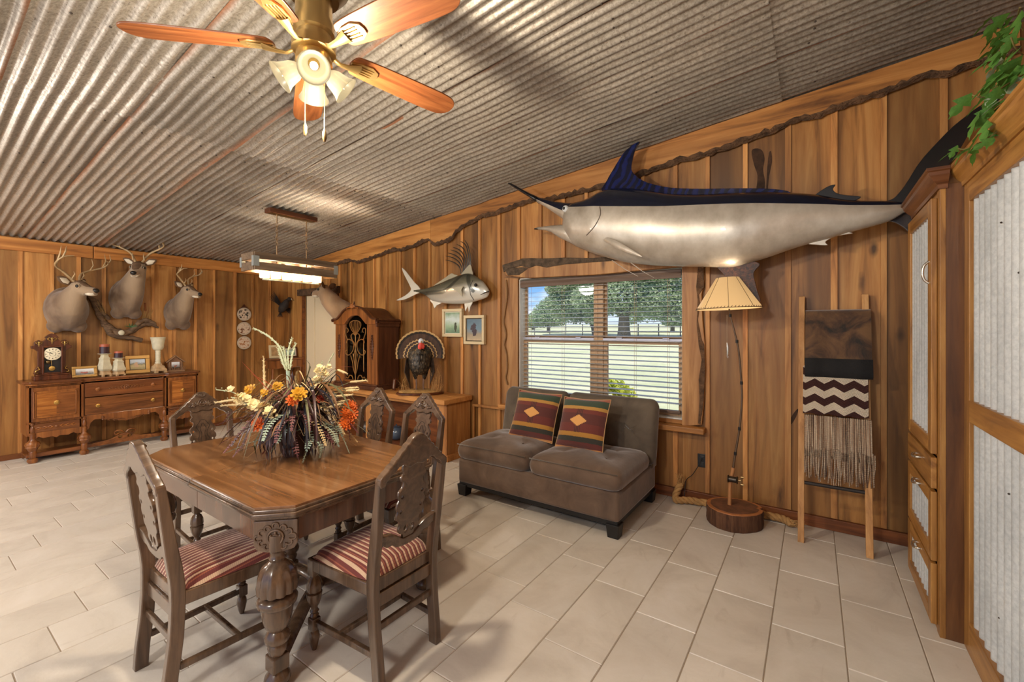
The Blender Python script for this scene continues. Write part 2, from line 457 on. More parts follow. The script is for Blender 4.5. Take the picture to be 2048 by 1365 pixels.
# ---- ceiling: sheets of corrugated iron
def iron_mat(name, lo, hi, rust, metal=.35, rough=.42, rustamt=1.0):
    m, nt, b = nmat(name)
    v = coords(nt, (1, 1, 1), rand=13)
    sp = noise(nt, v, 55, 4, .7); big = noise(nt, coords(nt, (.5, 1.6, 1), rand=13), 2.4, 4)
    base = ramp(nt, sp, ((.34, rgb(lo)), (.62, rgb(hi))))
    base = mix(nt, ramp(nt, big, ((.4, (0,0,0,1)), (.7, (.35,.35,.35,1)))), base, rgb(tuple(int(a*.72) for a in lo)))
    spk = noise(nt, coords(nt, (60, 180, 60), rand=3), 1.0, 2)
    if rustamt: base = mix(nt, ramp(nt, spk, ((.66, (0,0,0,1)), (.72, (.7,.7,.7,1)))), base, rgb((62,52,44)))
    oi = nt.nodes.new('ShaderNodeObjectInfo'); fv = math_n(nt, 'MULTIPLY_ADD', oi.outputs['Random'], .42, .74); cc = nt.nodes.new('ShaderNodeCombineColor')
    for i in range(3): nt.links.new(fv, cc.inputs[i])
    if rustamt: base = mix(nt, 1.0, base, cc.outputs[0], 'MULTIPLY')
    if rustamt:
        tc = nt.nodes.new('ShaderNodeTexCoord'); sx = nt.nodes.new('ShaderNodeSeparateXYZ')
        nt.links.new(tc.outputs['Generated'], sx.inputs[0])
        e = math_n(nt, 'ABSOLUTE', math_n(nt, 'SUBTRACT', sx.outputs['Y'], .5))
        e2 = math_n(nt, 'ADD', e, math_n(nt, 'MULTIPLY', noise(nt, coords(nt, (.8, 3, 1), rand=5), 3, 4), .09))
        base = mix(nt, ramp(nt, e2, ((.505, (0,0,0,1)), (.56, (rustamt*.75,)*3 + (1,)))), base, rgb(rust))
    nt.links.new(base, b.inputs['Base Color'])
    b.inputs['Metallic'].default_value = metal
    nt.links.new(ramp(nt, sp, ((.3, (rough+.12,)*3), (.7, (rough-.06,)*3))), b.inputs['Roughness'])
    bump(nt, b, noise(nt, v, 30, 4, .65), .25 if rustamt else .06, .006)
    return m
M['iron'] = iron_mat('corrugated_iron', (152,144,132), (200,194,184), (160,92,40), .42, .38, 1.25)
M['iron_pale'] = iron_mat('pale_corrugated_iron', (190,196,200), (214,219,222), (150,120,90), .25, .4, 0)
ceiling = set_root('ceiling')
PITCH, AMP = .61 / 9, .0115
def sheet(x0, x1, y0, y1, dz, seed):
    rr = random.Random(seed); rows = []; n = max(3, int((x1 - x0) / .3)); per = 10
    k = int(round((y1 - y0) / PITCH * per))
    bumps_ = [(rr.uniform(x0, x1), rr.uniform(y0, y1), rr.uniform(-.010, .006), rr.uniform(.04, .10)) for _ in range(14)]
    for i in range(n + 1):
        x = x0 + (x1 - x0) * i / n; row = []
        sag = .006 * math.sin(i * 1.7 + seed) + .003 * math.sin(i * 3.1 + seed * 2)
        for j in range(k + 1):
            y = y0 + (y1 - y0) * j / k
            w = AMP * math.cos(2 * math.pi * (y / PITCH)) * (1 + .12 * math.sin(i * 2.3 + j * .11 + seed))
            dent = sum(a * math.exp(-((x - bx)**2 * .25 + (y - by)**2) / (s * s)) for bx, by, a, s in bumps_)
            row.append((x, y, ceil_z(x) + w + dz + sag * .5 + dent))
        rows.append(row)
    g = G().grid(rows)
    o = g.build('iron_sheet', M['iron'], ceiling, smooth=180, fix=False)
    return o
SEAMS = [.35 + .6 * k for k in range(-7, 7)]
laps = [(WA - .05, -3.66, .008), (-3.80, -.2, -.005), (-.32, 1.4, .008)]
sd = 0
for a, b, dz in laps:
    for k, y0 in enumerate(SEAMS):
        y1 = min(y0 + .6 + .035, WB + .05)
        if y0 > WB or y1 - y0 < .05: continue
        sd += 1
        sheet(a, b, y0, y1, dz + (.005 if k % 2 else 0), sd)
# roof deck above the iron
structure(G().prism([(WA - TH, ceil_z(WA - TH) + .05), (1.44, ceil_z(1.44) + .05), (1.44, ceil_z(1.44) + .12), (WA - TH, ceil_z(WA - TH) + .12)], -3.6, WB + TH).build('ceiling_deck', M['base']))
# screw heads through the iron
M['screw'] = plain('screw', (70,62,56), .5, .6)
g = G()
rs = random.Random(9)
for xr in (-6.9, -5.9, -4.9, -3.9, -2.9, -1.9, -.9, 0.0):
    for k in range(40):
        y = -1.2 + k * PITCH * 2 + rs.choice((0, 0, PITCH))
        if y > WB or rs.random() < .35: continue
        yc = round(y / PITCH) * PITCH + PITCH / 2
        x = xr + rs.uniform(-.05, .05); z = ceil_z(x) - AMP - .004
        g.ball((x, yc, z - .001), .007, 6, 4, (1, 1, .7))
tag(g.build('screw_head', M['screw'], ceiling, smooth=180), kind='stuff')

# ---- live-edge rafter board along the top of the window wall, in two lengths
def live_edge(name, top, bot, y0, y1, mat, barkmat, parent=None, rough=.012, seed=1):
    """top: list of (x,z) ; bot: lower wavy edge, left to right; bark skin follows the lower edge"""
    rr = random.Random(seed)
    fine = []
    for (xa, za), (xb, zb) in zip(bot, bot[1:]):
        n = max(1, int(abs(xb - xa) / .03))
        for i in range(n):
            t = i / n; fine.append((xa + (xb - xa) * t, za + (zb - za) * t + rr.uniform(-rough, rough) * .6))
    fine.append(bot[-1])
    poly = list(top) + fine[::-1]
    g = G().prism(poly, y0, y1)
    o = g.build(name, mat, parent, bevel=0)
    # bark strip
    b = G(); rings = []
    for i, (x, z) in enumerate(fine):
        w = .022 + rr.uniform(-.006, .010); h = .026 + rr.uniform(-.008, .012)
        rings.append([(x, y0 - .006 - rr.random()*.006, z + h), (x, y0 - .014, z + .2*h), (x, (y0+y1)/2, z - .5*h), (x, y1 - .002, z), (x, (y0+y1)/2, z + .6*h)])
    b.loft(rings)
    b.build('bark_edge', barkmat, o, smooth=60)
    return o
bot_r = [onY(x, y, WB - .05) for x, y in ((861,484),(868,490),(880,487),(893,484),(905,476),(912,463),(930,452),(945,444),(965,433),(990,428),(1020,417),(1050,406),(1070,400),(1080,404),(1110,397),(1150,387),(1190,377),(1215,371),(1250,360),(1290,347),(1360,321),(1400,313),(1440,300),(1490,281),(1540,265),(1600,238),(1640,232),(1700,206),(1745,193),(1790,178),(1850,153),(1900,148),(1960,126),(2040,100))]
bot_l = [onY(x, y, WB - .05) for x, y in ((608,540),(640,534),(674,528),(700,522),(715,526),(735,520),(757,512),(775,505),(792,500),(800,502),(815,496),(830,493),(845,483),(858,480),(861,484))]
tr = [(p.x, p.z) for p in bot_r]; tl_ = [(p.x, p.z) for p in bot_l]
def top_line(x0, x1): return [(x0, ceil_z(x0) - .012), (x1, ceil_z(x1) - .012)]
structure(live_edge('trim_1', top_line(tl_[0][0], tl_[-1][0] - .004), tl_[:-1] + [(tl_[-1][0] - .004, tl_[-1][1])], WB - .052, WB - .024, M['beam'], M['bark'], seed=2))
structure(live_edge('trim_2', top_line(tr[0][0], tr[-1][0]), tr, WB - .052, WB - .024, M['beam'], M['bark'], seed=4))
# flat boards along the top of the far wall
for k, (px0, px1, b0, b1) in enumerate(((-260, 186, 500, 520), (187, 600, 521, 575))):
    ya = onX(px0, 500, WA + .04).y if px0 > -200 else -3.6; yb = min(onX(px1, 500, WA + .04).y, WB - .02)
    z = 2.395
    g = G().prism([(ya + .002, 2.545), (yb - .002, 2.545)] + [(yb - .002 - (yb - ya - .004) * t / 12, z + .006 * math.sin(t * 1.3 + k)) for t in range(13)], WA + .022, WA + .05, 'yz')
    structure(g.build('trim_%d' % (3 + k), M['beamy'], bevel=.003))
# ---- baseboards
structure(G().box(-6.05, 1.28, WB - .035, WB - .003, 0, .085).build('baseboard_back', M['base'], bevel=.004))
structure(G().box(WA + .003, WA + .03, -3.6, WB - .04, 0, .06).build('baseboard_left', M['basey'], bevel=.004))
# low panel rail beside the sofa
structure(G().box(-3.34, -2.74, WB - .05, WB - .024, .578, .605).box(-3.34, -3.315, WB - .045, WB - .024, .085, .578).build('trim_5', M['batten'], bevel=.003))

# dark bark inclusions and split knots in the boards
M['inclusion'] = plain('bark_inclusion', (62,40,24), .9, var=.5, bumps=(60, .6))
for Y_, pts in ((WB - .008, [(1503,303),(1512,297),(1524,301),(1529,318),(1526,340),(1530,365),(1526,384),(1513,384),(1515,352),(1508,330)]), (WB - .008, [(1536,318),(1541,302),(1544,322),(1538,352),(1535,384),(1532,384)]), (WB - .008, [(1578,845),(1588,826),(1597,818),(1592,834),(1582,850)])):
    P_ = [onY(x, y, Y_) for x, y in pts]
    G().prism(smooth_poly([(p.x, p.z) for p in P_], 3), WB - .0078, WB - .004).build('bark_inclusion', M['inclusion'], wall_back)
# ================================================================== window, blind, door, the yard
M['frame'] = plain('window_frame_tan', (190,154,116), .5, bumps=(40, .05))
M['white'] = plain('white_paint', (232,230,222), .5)
M['rail'] = plain('sash_rail_silver', (190,188,200), .35, .3)
def glass_mat(name='glass', tint=(1,1,1,1), rough=0):
    m, nt, b = nmat(name); nt.nodes.remove(b)
    out = [n for n in nt.nodes if n.type == 'OUTPUT_MATERIAL'][0]
    t = nt.nodes.new('ShaderNodeBsdfTransparent'); t.inputs[0].default_value = tint
    gl = nt.nodes.new('ShaderNodeBsdfGlossy'); gl.inputs['Roughness'].default_value = .02
    fr = nt.nodes.new('ShaderNodeFresnel'); fr.inputs[0].default_value = 1.35
    mx = nt.nodes.new('ShaderNodeMixShader')
    nt.links.new(fr.outputs[0], mx.inputs[0]); nt.links.new(t.outputs[0], mx.inputs[1]); nt.links.new(gl.outputs[0], mx.inputs[2])
    nt.links.new(mx.outputs[0], out.inputs[0]); return m
M['glass'] = glass_mat()
win = set_root('window_1', (0, 0, 0))
YF = WB + .085                                   # sash plane
XM = -1.783                                      # mullion between the two double-hung units
G().box(WX0, WX0 + .012, WB + .002, WB + TH, WZ0, WZ1).box(WX1 - .012, WX1, WB + .002, WB + TH, WZ0, WZ1).box(WX0, WX1, WB + .002, WB + TH, WZ1 - .012, WZ1).box(WX0, WX1, WB + .002, WB + TH, WZ0, WZ0 + .012).build('window_lining', M['white'], win)
G().box(XM - .05, XM + .05, YF - .02, YF + .05, WZ0 + .012, WZ1 - .012).build('mullion', M['frame'], win, bevel=.004)
for x0, x1 in ((WX0 + .012, XM - .05), (XM + .05, WX1 - .012)):
    for nm, z0, z1, dy in (('upper_sash', 1.385, WZ1 - .012, .035), ('lower_sash', WZ0 + .012, 1.385, 0)):
        w = .045 if nm == 'lower_sash' else .022
        y0, y1 = YF - .012 + dy, YF + .018 + dy
        f = G().box(x0, x0 + w, y0, y1, z0, z1).box(x1 - w, x1, y0, y1, z0, z1).box(x0 + w, x1 - w, y0, y1, z0, z0 + .045).box(x0 + w, x1 - w, y0, y1, z1 - .035, z1).build(nm, M['frame'], win, bevel=.003)
        G().box(x0 + w, x1 - w, YF + dy, YF + dy + .004, z0 + .04, z1 - .03).build('pane', M['glass'], f)
    G().box(x0, x1, YF - .02, YF + .03, 1.385, 1.405).build('meeting_rail', M['rail'], win)
    for t in (.22, .8): G().box(x0 + (x1-x0)*t - .03, x0 + (x1-x0)*t + .03, YF - .03, YF - .012, 1.40, 1.415).build('sash_lock', M['rail'], win, bevel=.003)
# live-edge casing
hd = [(-2.79, 1.945), (-2.62, 1.955), (-2.3, 1.985), (-1.9, 2.02), (-1.4, 2.055), (-.80, 2.075)]
def px_poly(pts, Y): return [(p.x, p.z) for p in (onY(x, y, Y) for x, y in pts)]
hp = px_poly([(1007,531),(1020,527),(1042,520),(1046,522),(1065,519),(1090,521),(1130,518),(1180,519),(1240,516),(1300,512),(1350,508),(1400,510),(1402,530),(1365,535),(1200,550),(1060,557),(1033,554),(1014,552)], WB - .07)
hp[-5:-4] = []
head = structure(G().prism(hp, WB - .10, WB - .024).build('trim_6', [M['trimz']], bevel=.006))
G().prism(px_poly([(1007,531),(1020,527),(1042,520),(1046,518),(1065,517),(1090,518),(1130,516),(1180,517),(1240,514),(1300,511),(1360,509),(1360,515),(1300,518),(1240,522),(1180,526),(1130,530),(1095,536),(1075,532),(1060,537),(1045,533),(1020,538),(1010,546)], WB - .08), WB - .112, WB - .030).build('bark_edge', M['bark_dark'], head, bevel=.008)
G().prism(px_poly([(1012,540),(1030,536),(1050,535),(1058,538),(1050,544),(1040,551),(1018,552)], WB - .08), WB - .106, WB - .09).build('knot_hollow', M['bark_dark'], head, bevel=.004)
lp = px_poly([(1008,556),(1036,557),(1036,842),(1009,842),(1006,780),(1012,730),(1005,690),(1010,640),(1004,600)], WB - .03)
left_trim = structure(G().prism([(max(x, -2.89), z) for x, z in lp], WB - .034, WB - .023).build('trim_7', M['trimz'], bevel=.003))
br = [onY(x, y, WB - .045) for x, y in ((1012,560),(1014,590),(1010,620),(1007,645),(1012,670),(1008,690),(1013,710),(1014,740),(1011,755),(1015,770))]
tag(G().tube([tuple(p) for p in smooth_poly([tuple(p) for p in br], 3, False)], [.010, .012, .013] * 9 + [.008], 7).build('stripped_branch', plain('stripped_branch', (140,104,66), .8, bumps=(60, .5)), smooth=60), 'thin crooked grey branch fixed upright beside the window casing', 'branch')
rp = px_poly([(1365,534),(1408,530),(1410,560),(1404,590),(1406,640),(1411,690),(1412,740),(1409,800),(1404,850),(1365,852)], WB - .03)
right_trim = structure(G().prism(rp, WB - .05, WB - .023).build('trim_8', M['trimz'], bevel=.004))
G().prism(px_poly([(1397,532),(1408,530),(1409,575),(1398,590),(1401,610),(1396,640),(1404,680),(1409,690),(1411,740),(1408,800),(1401,850),(1397,846),(1400,800),(1398,760),(1404,720),(1398,690),(1394,650),(1396,600),(1393,575)], WB - .04), WB - .058, WB - .045).build('bark_edge', M['bark'], right_trim, bevel=.003)
sp = [(WX0 - .22, -.115), (WX1 + .20, -.115), (WX1 + .21, -.02), (WX0 - .22, -.02)]
structure(G().box(WX0 - .2, -.755, WB - .13, WB - .022, WZ0 - .082, WZ0 - .035).build('trim_9', M['beam'], bevel=.008))
structure(G().box(WX0, WX1, WB - .02, WB + .02, WZ0 - .034, WZ0).build('trim_10', M['beam'], bevel=.003))

# ---- wooden blind, slats open
M['slat'] = plain('blind_slat', (168,172,172), .32, spec=.6)
M['valance'] = wood('blind_valance', (136,114,98), (120,100,86), (98,80,68), 'x', 1, .45, vary=0)
bl = thing('window_blind', 'brown slatted wooden blind with valance, open, hanging in the window', 'blind', (0, 0, 0))
bx0, bx1, by = WX0 + .02, WX1 - .016, WB + .035
vp = [(0, 0), (.012, 0), (.020, .03), (.012, .055), (.016, .075), (0, .075)]
g = G(); g.loft([[(x, by - .028 - a, 1.955 + z) for a, z in vp] for x in (bx0, bx1)])
g.build('valance', M['valance'], bl, bevel=.002)
G().box(bx0 + .01, bx1 - .01, by - .025, by + .025, 1.985, 2.03).build('head_rail', M['valance'], bl)
sm = G().box(bx0 + .012, bx1 - .012, -.025, .025, -.0015, .0015)
first = None; n = 0; z = 1.94
while z > .80:
    if first is None:
        first = sm.build('slat', M['slat'], bl); o = first
    else:
        o = first.copy(); COL.objects.link(o)
    o.location = (0, by, z); o.rotation_euler = (R(6), 0, 0); z -= .0465
G().box(bx0 + .012, bx1 - .012, by - .025, by + .025, .735, .762).build('bottom_rail', M['valance'], bl, bevel=.006)
for t in (.06, .30, .52, .75, .93):
    x = bx0 + (bx1 - bx0) * t
    for dy in (-.026, .026): G().tube([(x, by + dy, .76), (x, by + dy, 1.99)], .0012, 5).build('ladder_cord', M['frame'], bl)

# ---- doorway with a cream door
M['cream'] = plain('cream_paint', (228,210,176), .5)
casing = structure(G().box(DX0 - .05, DX0, WB - .03, WB - .004, 0, DZ1).box(DX1, DX1 + .05, WB - .03, WB - .004, 0, DZ1).build('trim_11', M['base'], bevel=.004))
structure(G().box(DX0 - .14, DX1 + .1, WB - .07, WB - .024, DZ1, DZ1 + .11).build('trim_12', M['bark'], bevel=.008))
d1 = set_root('door_1')
for a, b, y in ((DX0 + .002, DX0 + .23, WB + .02), (DX0 + .24, DX1 - .002, WB + .03)):
    G().box(a, b, y, y + .04, 0, DZ1 - .002).build('door_panel', M['cream'], d1, bevel=.003)

# ---- the yard
def grass_mat():
    m, nt, b = nmat('pale_grass')
    v = coords(nt, (1, 1, 1)); a = noise(nt, v, .35, 5, .6); c = noise(nt, v, 6, 4)
    base = ramp(nt, a, ((.3, rgb((178,184,140))), (.5, rgb((206,204,168))), (.7, rgb((222,212,186)))))
    base = mix(nt, math_n(nt, 'MULTIPLY', c, .5), base, rgb((172,180,132)))
    nt.links.new(base, b.inputs['Base Color']); b.inputs['Roughness'].default_value = .95; b.inputs['Specular IOR Level'].default_value = .1
    bump(nt, b, c, .5, .05); return m
M['grass'] = grass_mat()
def gz(y): return -.15 + .0207 * max(0, min(y, 46) - 5) + .026 * max(0, min(y, 130) - 46)
rows = [[(x, y, gz(y) + .03 * math.sin(x * .3) * math.sin(y * .2)) for x in range(-160, 121, 8)] for y in (WB + TH, 5, 8, 12, 18, 26, 36, 46, 60, 90, 140, 220)]
structure(G().grid(rows).build('lawn', M['grass'], smooth=180, fix=False))
M['trunk'] = plain('oak_trunk', (112,100,86), .95, bumps=(8, 1.0, .08), var=.35)
def leaf_mat(name, a, b_):
    m, nt, b = nmat(name)
    oi = noise(nt, coords(nt, (1,1,1)), .9, 3)
    fine = noise(nt, coords(nt, (1,1,1)), 11, 2)
    c = mix(nt, fine, ramp(nt, oi, ((.35, rgb(a)), (.65, rgb(b_)))), rgb(b_))
    nt.links.new(c, b.inputs['Base Color']); b.inputs['Roughness'].default_value = .6
    tr = nt.nodes.new('ShaderNodeBsdfTranslucent'); nt.links.new(c, tr.inputs[0])
    mx = nt.nodes.new('ShaderNodeMixShader'); mx.inputs[0].default_value = .4
    out = [n for n in nt.nodes if n.type == 'OUTPUT_MATERIAL'][0]
    nt.links.new(b.outputs[0], mx.inputs[1]); nt.links.new(tr.outputs[0], mx.inputs[2]); nt.links.new(mx.outputs[0], out.inputs[0])
    return m
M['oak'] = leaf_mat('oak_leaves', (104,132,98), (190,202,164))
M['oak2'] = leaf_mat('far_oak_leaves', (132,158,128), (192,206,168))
def crown(blobs, n, size, seed):
    rr = random.Random(seed); g = G()
    tot = sum(b[1]**2 for b in blobs)
    for (cx, cy, cz), rad, fl in blobs:
        for _ in range(int(n * rad**2 / tot)):
            u, w = rr.uniform(-1, 1), rr.uniform(0, 2*math.pi); q = math.sqrt(1-u*u)
            r_ = rad * rr.uniform(.55, 1.05)
            p = Vector((cx + r_*q*math.cos(w), cy + r_*q*math.sin(w), cz + r_*u*fl))
            s = size * rr.uniform(.6, 1.3); e = Euler((rr.uniform(-1,1), rr.uniform(-1,1), rr.uniform(0,6.3))).to_matrix()
            g.add([p + e @ Vector(t) * s for t in ((-.5,-.35,0),(.1,-.5,.1),(.6,.1,0),(0,.5,.1),(-.5,.2,-.05))], [(0,1,2,3,4)])
    return g
def tree(px, py, Y, label, trunk_h, trunk_r, blobs, n, size, mat, lean=0, seed=1, branches=True, group='oaks beyond the yard'):
    b = onY(px, py, Y); b.z = gz(Y)
    t = thing('oak_tree', label, 'tree', tuple(b), 0, group)
    g = G(); top = Vector((lean, 0, trunk_h))
    g.tube([(0,0,-.2), (lean*.2,0,trunk_h*.3), (lean*.6,0,trunk_h*.7), tuple(top)], [trunk_r*1.25, trunk_r, trunk_r*.9, trunk_r*.8], 10)
    if branches:
        for dx, dz in ((-2.6, 3.2), (2.2, 3.6), (.4, 4.2), (4.2, 2.4), (-4.4, 2.0)):
            g.tube([tuple(top - Vector((0,0,.4))), tuple(top + Vector((dx*.45, .3, dz*.45))), tuple(top + Vector((dx, .6, dz)))], [trunk_r*.6, trunk_r*.42, trunk_r*.15], 7)
    g.build('trunk', M['trunk'], t, smooth=60)
    crown([((x, y, z - 1.9), r_, f_) for (x, y, z), r_, f_ in blobs], n, size, seed).build('foliage', mat, t, fix=False)
    return t
tree(1248, 676, 44, 'large oak with thick forked trunk seen through the right window pane', 2.6, .62,
     [((0,0,6.4),3.4,.7), ((-3.2,0,6.0),2.6,.7), ((3.6,0,6.0),2.8,.75), ((7.0,.5,5.4),2.6,.8), ((10,1,5.6),3.0,.9), ((-1.6,0,8.6),3.0,.7), ((3.5,0,9.0),3.4,.7), ((8.5,1,8.6),3.2,.7), ((12.5,1,7.6),3.0,.8), ((5,0,3.7),1.3,.6), ((-3.4,0,3.9),1.2,.6)], 46000, .20, M['oak'], seed=3)
tree(1192, 674, 47, 'leaning oak with broad crown beside the middle window post', 3.0, .34,
     [((-2.5,0,5.2),2.4,.8), ((-.4,0,6.2),2.8,.8), ((-4.6,0,5.6),2.0,.8), ((-2.2,0,8.0),2.8,.8), ((.6,0,8.4),2.8,.7), ((-4.6,0,7.6),1.9,.8), ((1.4,0,5.6),1.6,.9)], 30000, .20, M['oak'], lean=-1.3, seed=5, branches=False)
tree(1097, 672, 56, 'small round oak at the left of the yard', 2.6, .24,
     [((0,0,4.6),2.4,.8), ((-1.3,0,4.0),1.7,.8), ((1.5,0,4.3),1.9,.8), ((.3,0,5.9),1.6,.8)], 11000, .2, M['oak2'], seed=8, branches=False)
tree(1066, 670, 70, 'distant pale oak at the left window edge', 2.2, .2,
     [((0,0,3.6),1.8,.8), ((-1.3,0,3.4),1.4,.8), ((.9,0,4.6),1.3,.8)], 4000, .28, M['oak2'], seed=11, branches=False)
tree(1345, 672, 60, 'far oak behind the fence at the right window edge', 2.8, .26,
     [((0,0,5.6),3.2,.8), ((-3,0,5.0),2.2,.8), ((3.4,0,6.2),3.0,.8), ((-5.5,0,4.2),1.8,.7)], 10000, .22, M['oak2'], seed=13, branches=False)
# fence
M['fence'] = plain('fence_iron', (92,86,80), .8)
fn = thing('pipe_fence', 'dark pipe fence crossing the dry yard under the oaks', 'fence', (-4, 45.6, gz(45.6)))
fx0, fx1 = onY(1040, 650, 45.6).x, onY(1385, 650, 45.6).x
g0 = None; x = fx0
while x < fx1:
    g = G().tube([(x + 4, 0, -.1), (x + 4, 0, 1.35)], .055, 6).build('post', M['fence'], fn, smooth=60); x += 2.15
for z in (.45, .9, 1.33): G().tube([(fx0 + 4, 0, z), (fx1 + 4, 0, z)], .028, 6).build('rail', M['fence'], fn, smooth=60)
# leafy plant outside the glass
pp = onY(1236, 800, 6.2)
bs = thing('potted_shrub', 'yellow-green leafy shrub in a clay pot outside the window', 'shrub', (pp.x, 6.2, gz(6.2)))
zt = pp.z - gz(6.2)
G().lathe([(.14, 0), (.19, zt - .03), (.21, zt - .02), (.21, zt + .03), (.17, zt + .03), (.15, zt - .05)], 16).build('pot', plain('clay_pot', (190,140,110), .8), bs, smooth=40)
crown([((0,0,zt+.16),.16,.9), ((.12,0,zt+.10),.13,.9), ((-.11,0,zt+.2),.12,1), ((.24,.02,zt+.0),.09,.8)], 420, .06, 21).build('foliage', leaf_mat('lime_leaves', (150,180,60), (214,214,90)), bs, fix=False)
G().tube([(0,0,zt), (0,0,zt+.2)], .012, 6).build('stem', M['trunk'], bs)

# ---- outlet
op = onY(1404, 922, WB - .01)
ol = thing('wall_outlet', 'black wall outlet with a plug low on the board wall', 'outlet', (op.x, WB - .005, op.z))
G().box(-.036, .036, -.006, 0, -.058, .058).build('cover_plate', M['black'], ol, bevel=.003)
for z in (-.026, .026): G().box(-.016, .016, -.009, -.004, z - .016, z + .016).build('socket', plain('dark_plastic', (34,32,32), .4), ol, bevel=.003)
# ================================================================== lamps
WARM = (1, .84, .64)
M['brass'] = plain('antique_brass', (196,166,108), .3, .8)
M['brass_dark'] = plain('dark_brass', (124,102,68), .34, .9)
M['blade'] = wood('fan_blade', (168,108,62), (142,84,46), (100,56,30), 'x', 1.6, .42, vary=.1, coat=.08, blotch=.3)
def shade_mat(name, col, strength, trans=.6):
    m, nt, b = nmat(name)
    b.inputs['Base Color'].default_value = rgb(col); b.inputs['Roughness'].default_value = .35
    b.inputs['Emission Color'].default_value = rgb(col); b.inputs['Emission Strength'].default_value = strength
    tr = nt.nodes.new('ShaderNodeBsdfTranslucent'); tr.inputs[0].default_value = rgb(col)
    mx = nt.nodes.new('ShaderNodeMixShader'); mx.inputs[0].default_value = trans
    out = [n for n in nt.nodes if n.type == 'OUTPUT_MATERIAL'][0]
    nt.links.new(b.outputs[0], mx.inputs[1]); nt.links.new(tr.outputs[0], mx.inputs[2]); nt.links.new(mx.outputs[0], out.inputs[0])
    return m
def glow_mat(name, base, glow, strength):
    """lamp glass: gives off its own light, strongest beside the bulb"""
    m, nt, b = nmat(name)
    b.inputs['Base Color'].default_value = rgb(base); b.inputs['Roughness'].default_value = .3
    at = nt.nodes.new('ShaderNodeAttribute'); at.attribute_name = 'glow'
    b.inputs['Emission Color'].default_value = rgb(glow)
    nt.links.new(math_n(nt, 'MULTIPLY', at.outputs['Fac'], strength), b.inputs['Emission Strength']); return m
def set_glow(o, n, vals):
    a = o.data.attributes.new('glow', 'FLOAT', 'POINT')
    for i in range(len(a.data)): a.data[i].value = vals[min(i // n, len(vals) - 1)]
M['fan_glass'] = glow_mat('frosted_amber_glass', (40,34,24), (255,230,176), .55)
M['bulb'] = plain('lit_bulb', (255,240,205), .3, emit=((255,232,180), 5))
ZB = 2.70
hub = onZ(628, 95, ZB)
fan = thing('ceiling_fan', 'brass ceiling fan with five reddish wood blades and four lit glass shades', 'ceiling fan', (hub.x, hub.y, ZB))
zc = ceil_z(hub.x) - ZB
G().lathe([(.085, zc - .005), (.135, zc - .01), (.145, zc - .06), (.140, zc - .17), (.10, zc - .22), (.075, zc - .225)], 32).build('motor_housing', M['brass_dark'], fan, smooth=40)
G().lathe([(.072, zc - .22), (.074, .12), (.082, .10), (.082, .06), (.070, .05), (.070, .03), (.088, .02), (.088, -.02), (.06, -.03)], 28).build('collar', M['brass'], fan, smooth=35)
G().lathe([(.058, -.02), (.070, -.035), (.074, -.075), (.062, -.10), (.04, -.115), (.02, -.12)], 28).build('switch_housing', M['brass'], fan, smooth=35)
for k in range(5):
    a = R(8 + 72 * k); ca, sa = math.cos(a), math.sin(a)
    rot = Euler((R(-12), 0, a), 'XYZ')
    out = [(.17, -.045), (.20, -.058), (.30, -.066), (.5, -.073), (.63, -.074), (.69, -.064), (.722, -.035), (.73, 0), (.722, .035), (.69, .064), (.63, .074), (.5, .073), (.3, .066), (.20, .058), (.17, .045), (.158, 0)]
    me = plate([smooth_poly(out, 3)], .008, .002); me.materials.append(M['blade'])
    place('blade', me, fan, 30, loc=(0, 0, .0), rot=rot)
    g = G()
    g.tube([(.07, 0, -.01), (.11, 0, -.030), (.15, 0, -.026), (.20, 0, -.012)], [.014, .012, .016, .03], 8, sq=.5, up=(0, 1, 0))
    fl = [(.16, -.018), (.20, -.036), (.25, -.040), (.285, -.022), (.29, 0), (.285, .022), (.25, .040), (.20, .036), (.16, .018)]
    g.prism(fl, -.012, -.004, 'xy')
    for q in (-.022, -.008, .008, .022): g.tube([(.15, q*.5, -.018), (.20, q*.9, -.016), (.26, q, -.014)], .003, 5)
    g.build('blade_iron', M['brass'], fan, smooth=40, rot=rot)
for k in range(4):
    a = R(-31 + 90 * k)
    e = Euler((0, R(180 - 52), a), 'XYZ').to_matrix()      # local +z points down and outward
    base = Vector((.036 * math.cos(a), .036 * math.sin(a), -.085))
    g = G().tube([tuple(Vector((0,0,-.075))), tuple(base), tuple(base + e @ Vector((0,0,.03)))], .011, 8); 
    g.lathe([(.023, .012), (.023, .032), (.018, .036)], 14, base, e); g.build('lamp_arm', M['brass'], fan, smooth=40)
    prof = [(r_ * .74, z_ * .74) for r_, z_ in ((.028, .035), (.040, .045), (.054, .07), (.060, .10), (.068, .13), (.082, .155), (.086, .160))]
    sh = G().lathe(prof + [(r - .003, z) for r, z in prof[::-1]], 24, base, e).build('glass_shade', M['fan_glass'], fan, smooth=60)
    set_glow(sh, 24, [.55, .7, .95, 1.0, .85, .6, .5] + [.45, .5, .6, .75, .85, .8, .6][::1])
    G().lathe([(r_ * .74, z_ * .74) for r_, z_ in ((.012, .05), (.016, .07), (.022, .095), (.018, .115), (.006, .135), (.001, .145))], 12, base, e).build('bulb', M['bulb'], sh, smooth=60)
point_lamp('fan_bulb_light', Vector(fan.location) + Vector((0, 0, -.30)), 50, WARM, .07)
for dx, dy, l in ((-.035, -.02, .21), (.03, .03, .235)):
    g = G().tube([(dx, dy, -.11), (dx, dy, -.11 - l)], .0016, 5); ch = g.build('pull_chain', M['brass'], fan)
    G().lathe([(.003, 0), (.008, -.015), (.009, -.04), (.004, -.055)], 10, (dx, dy, -.11 - l)).build('pull_knob', M['brass_dark'], ch, smooth=50)

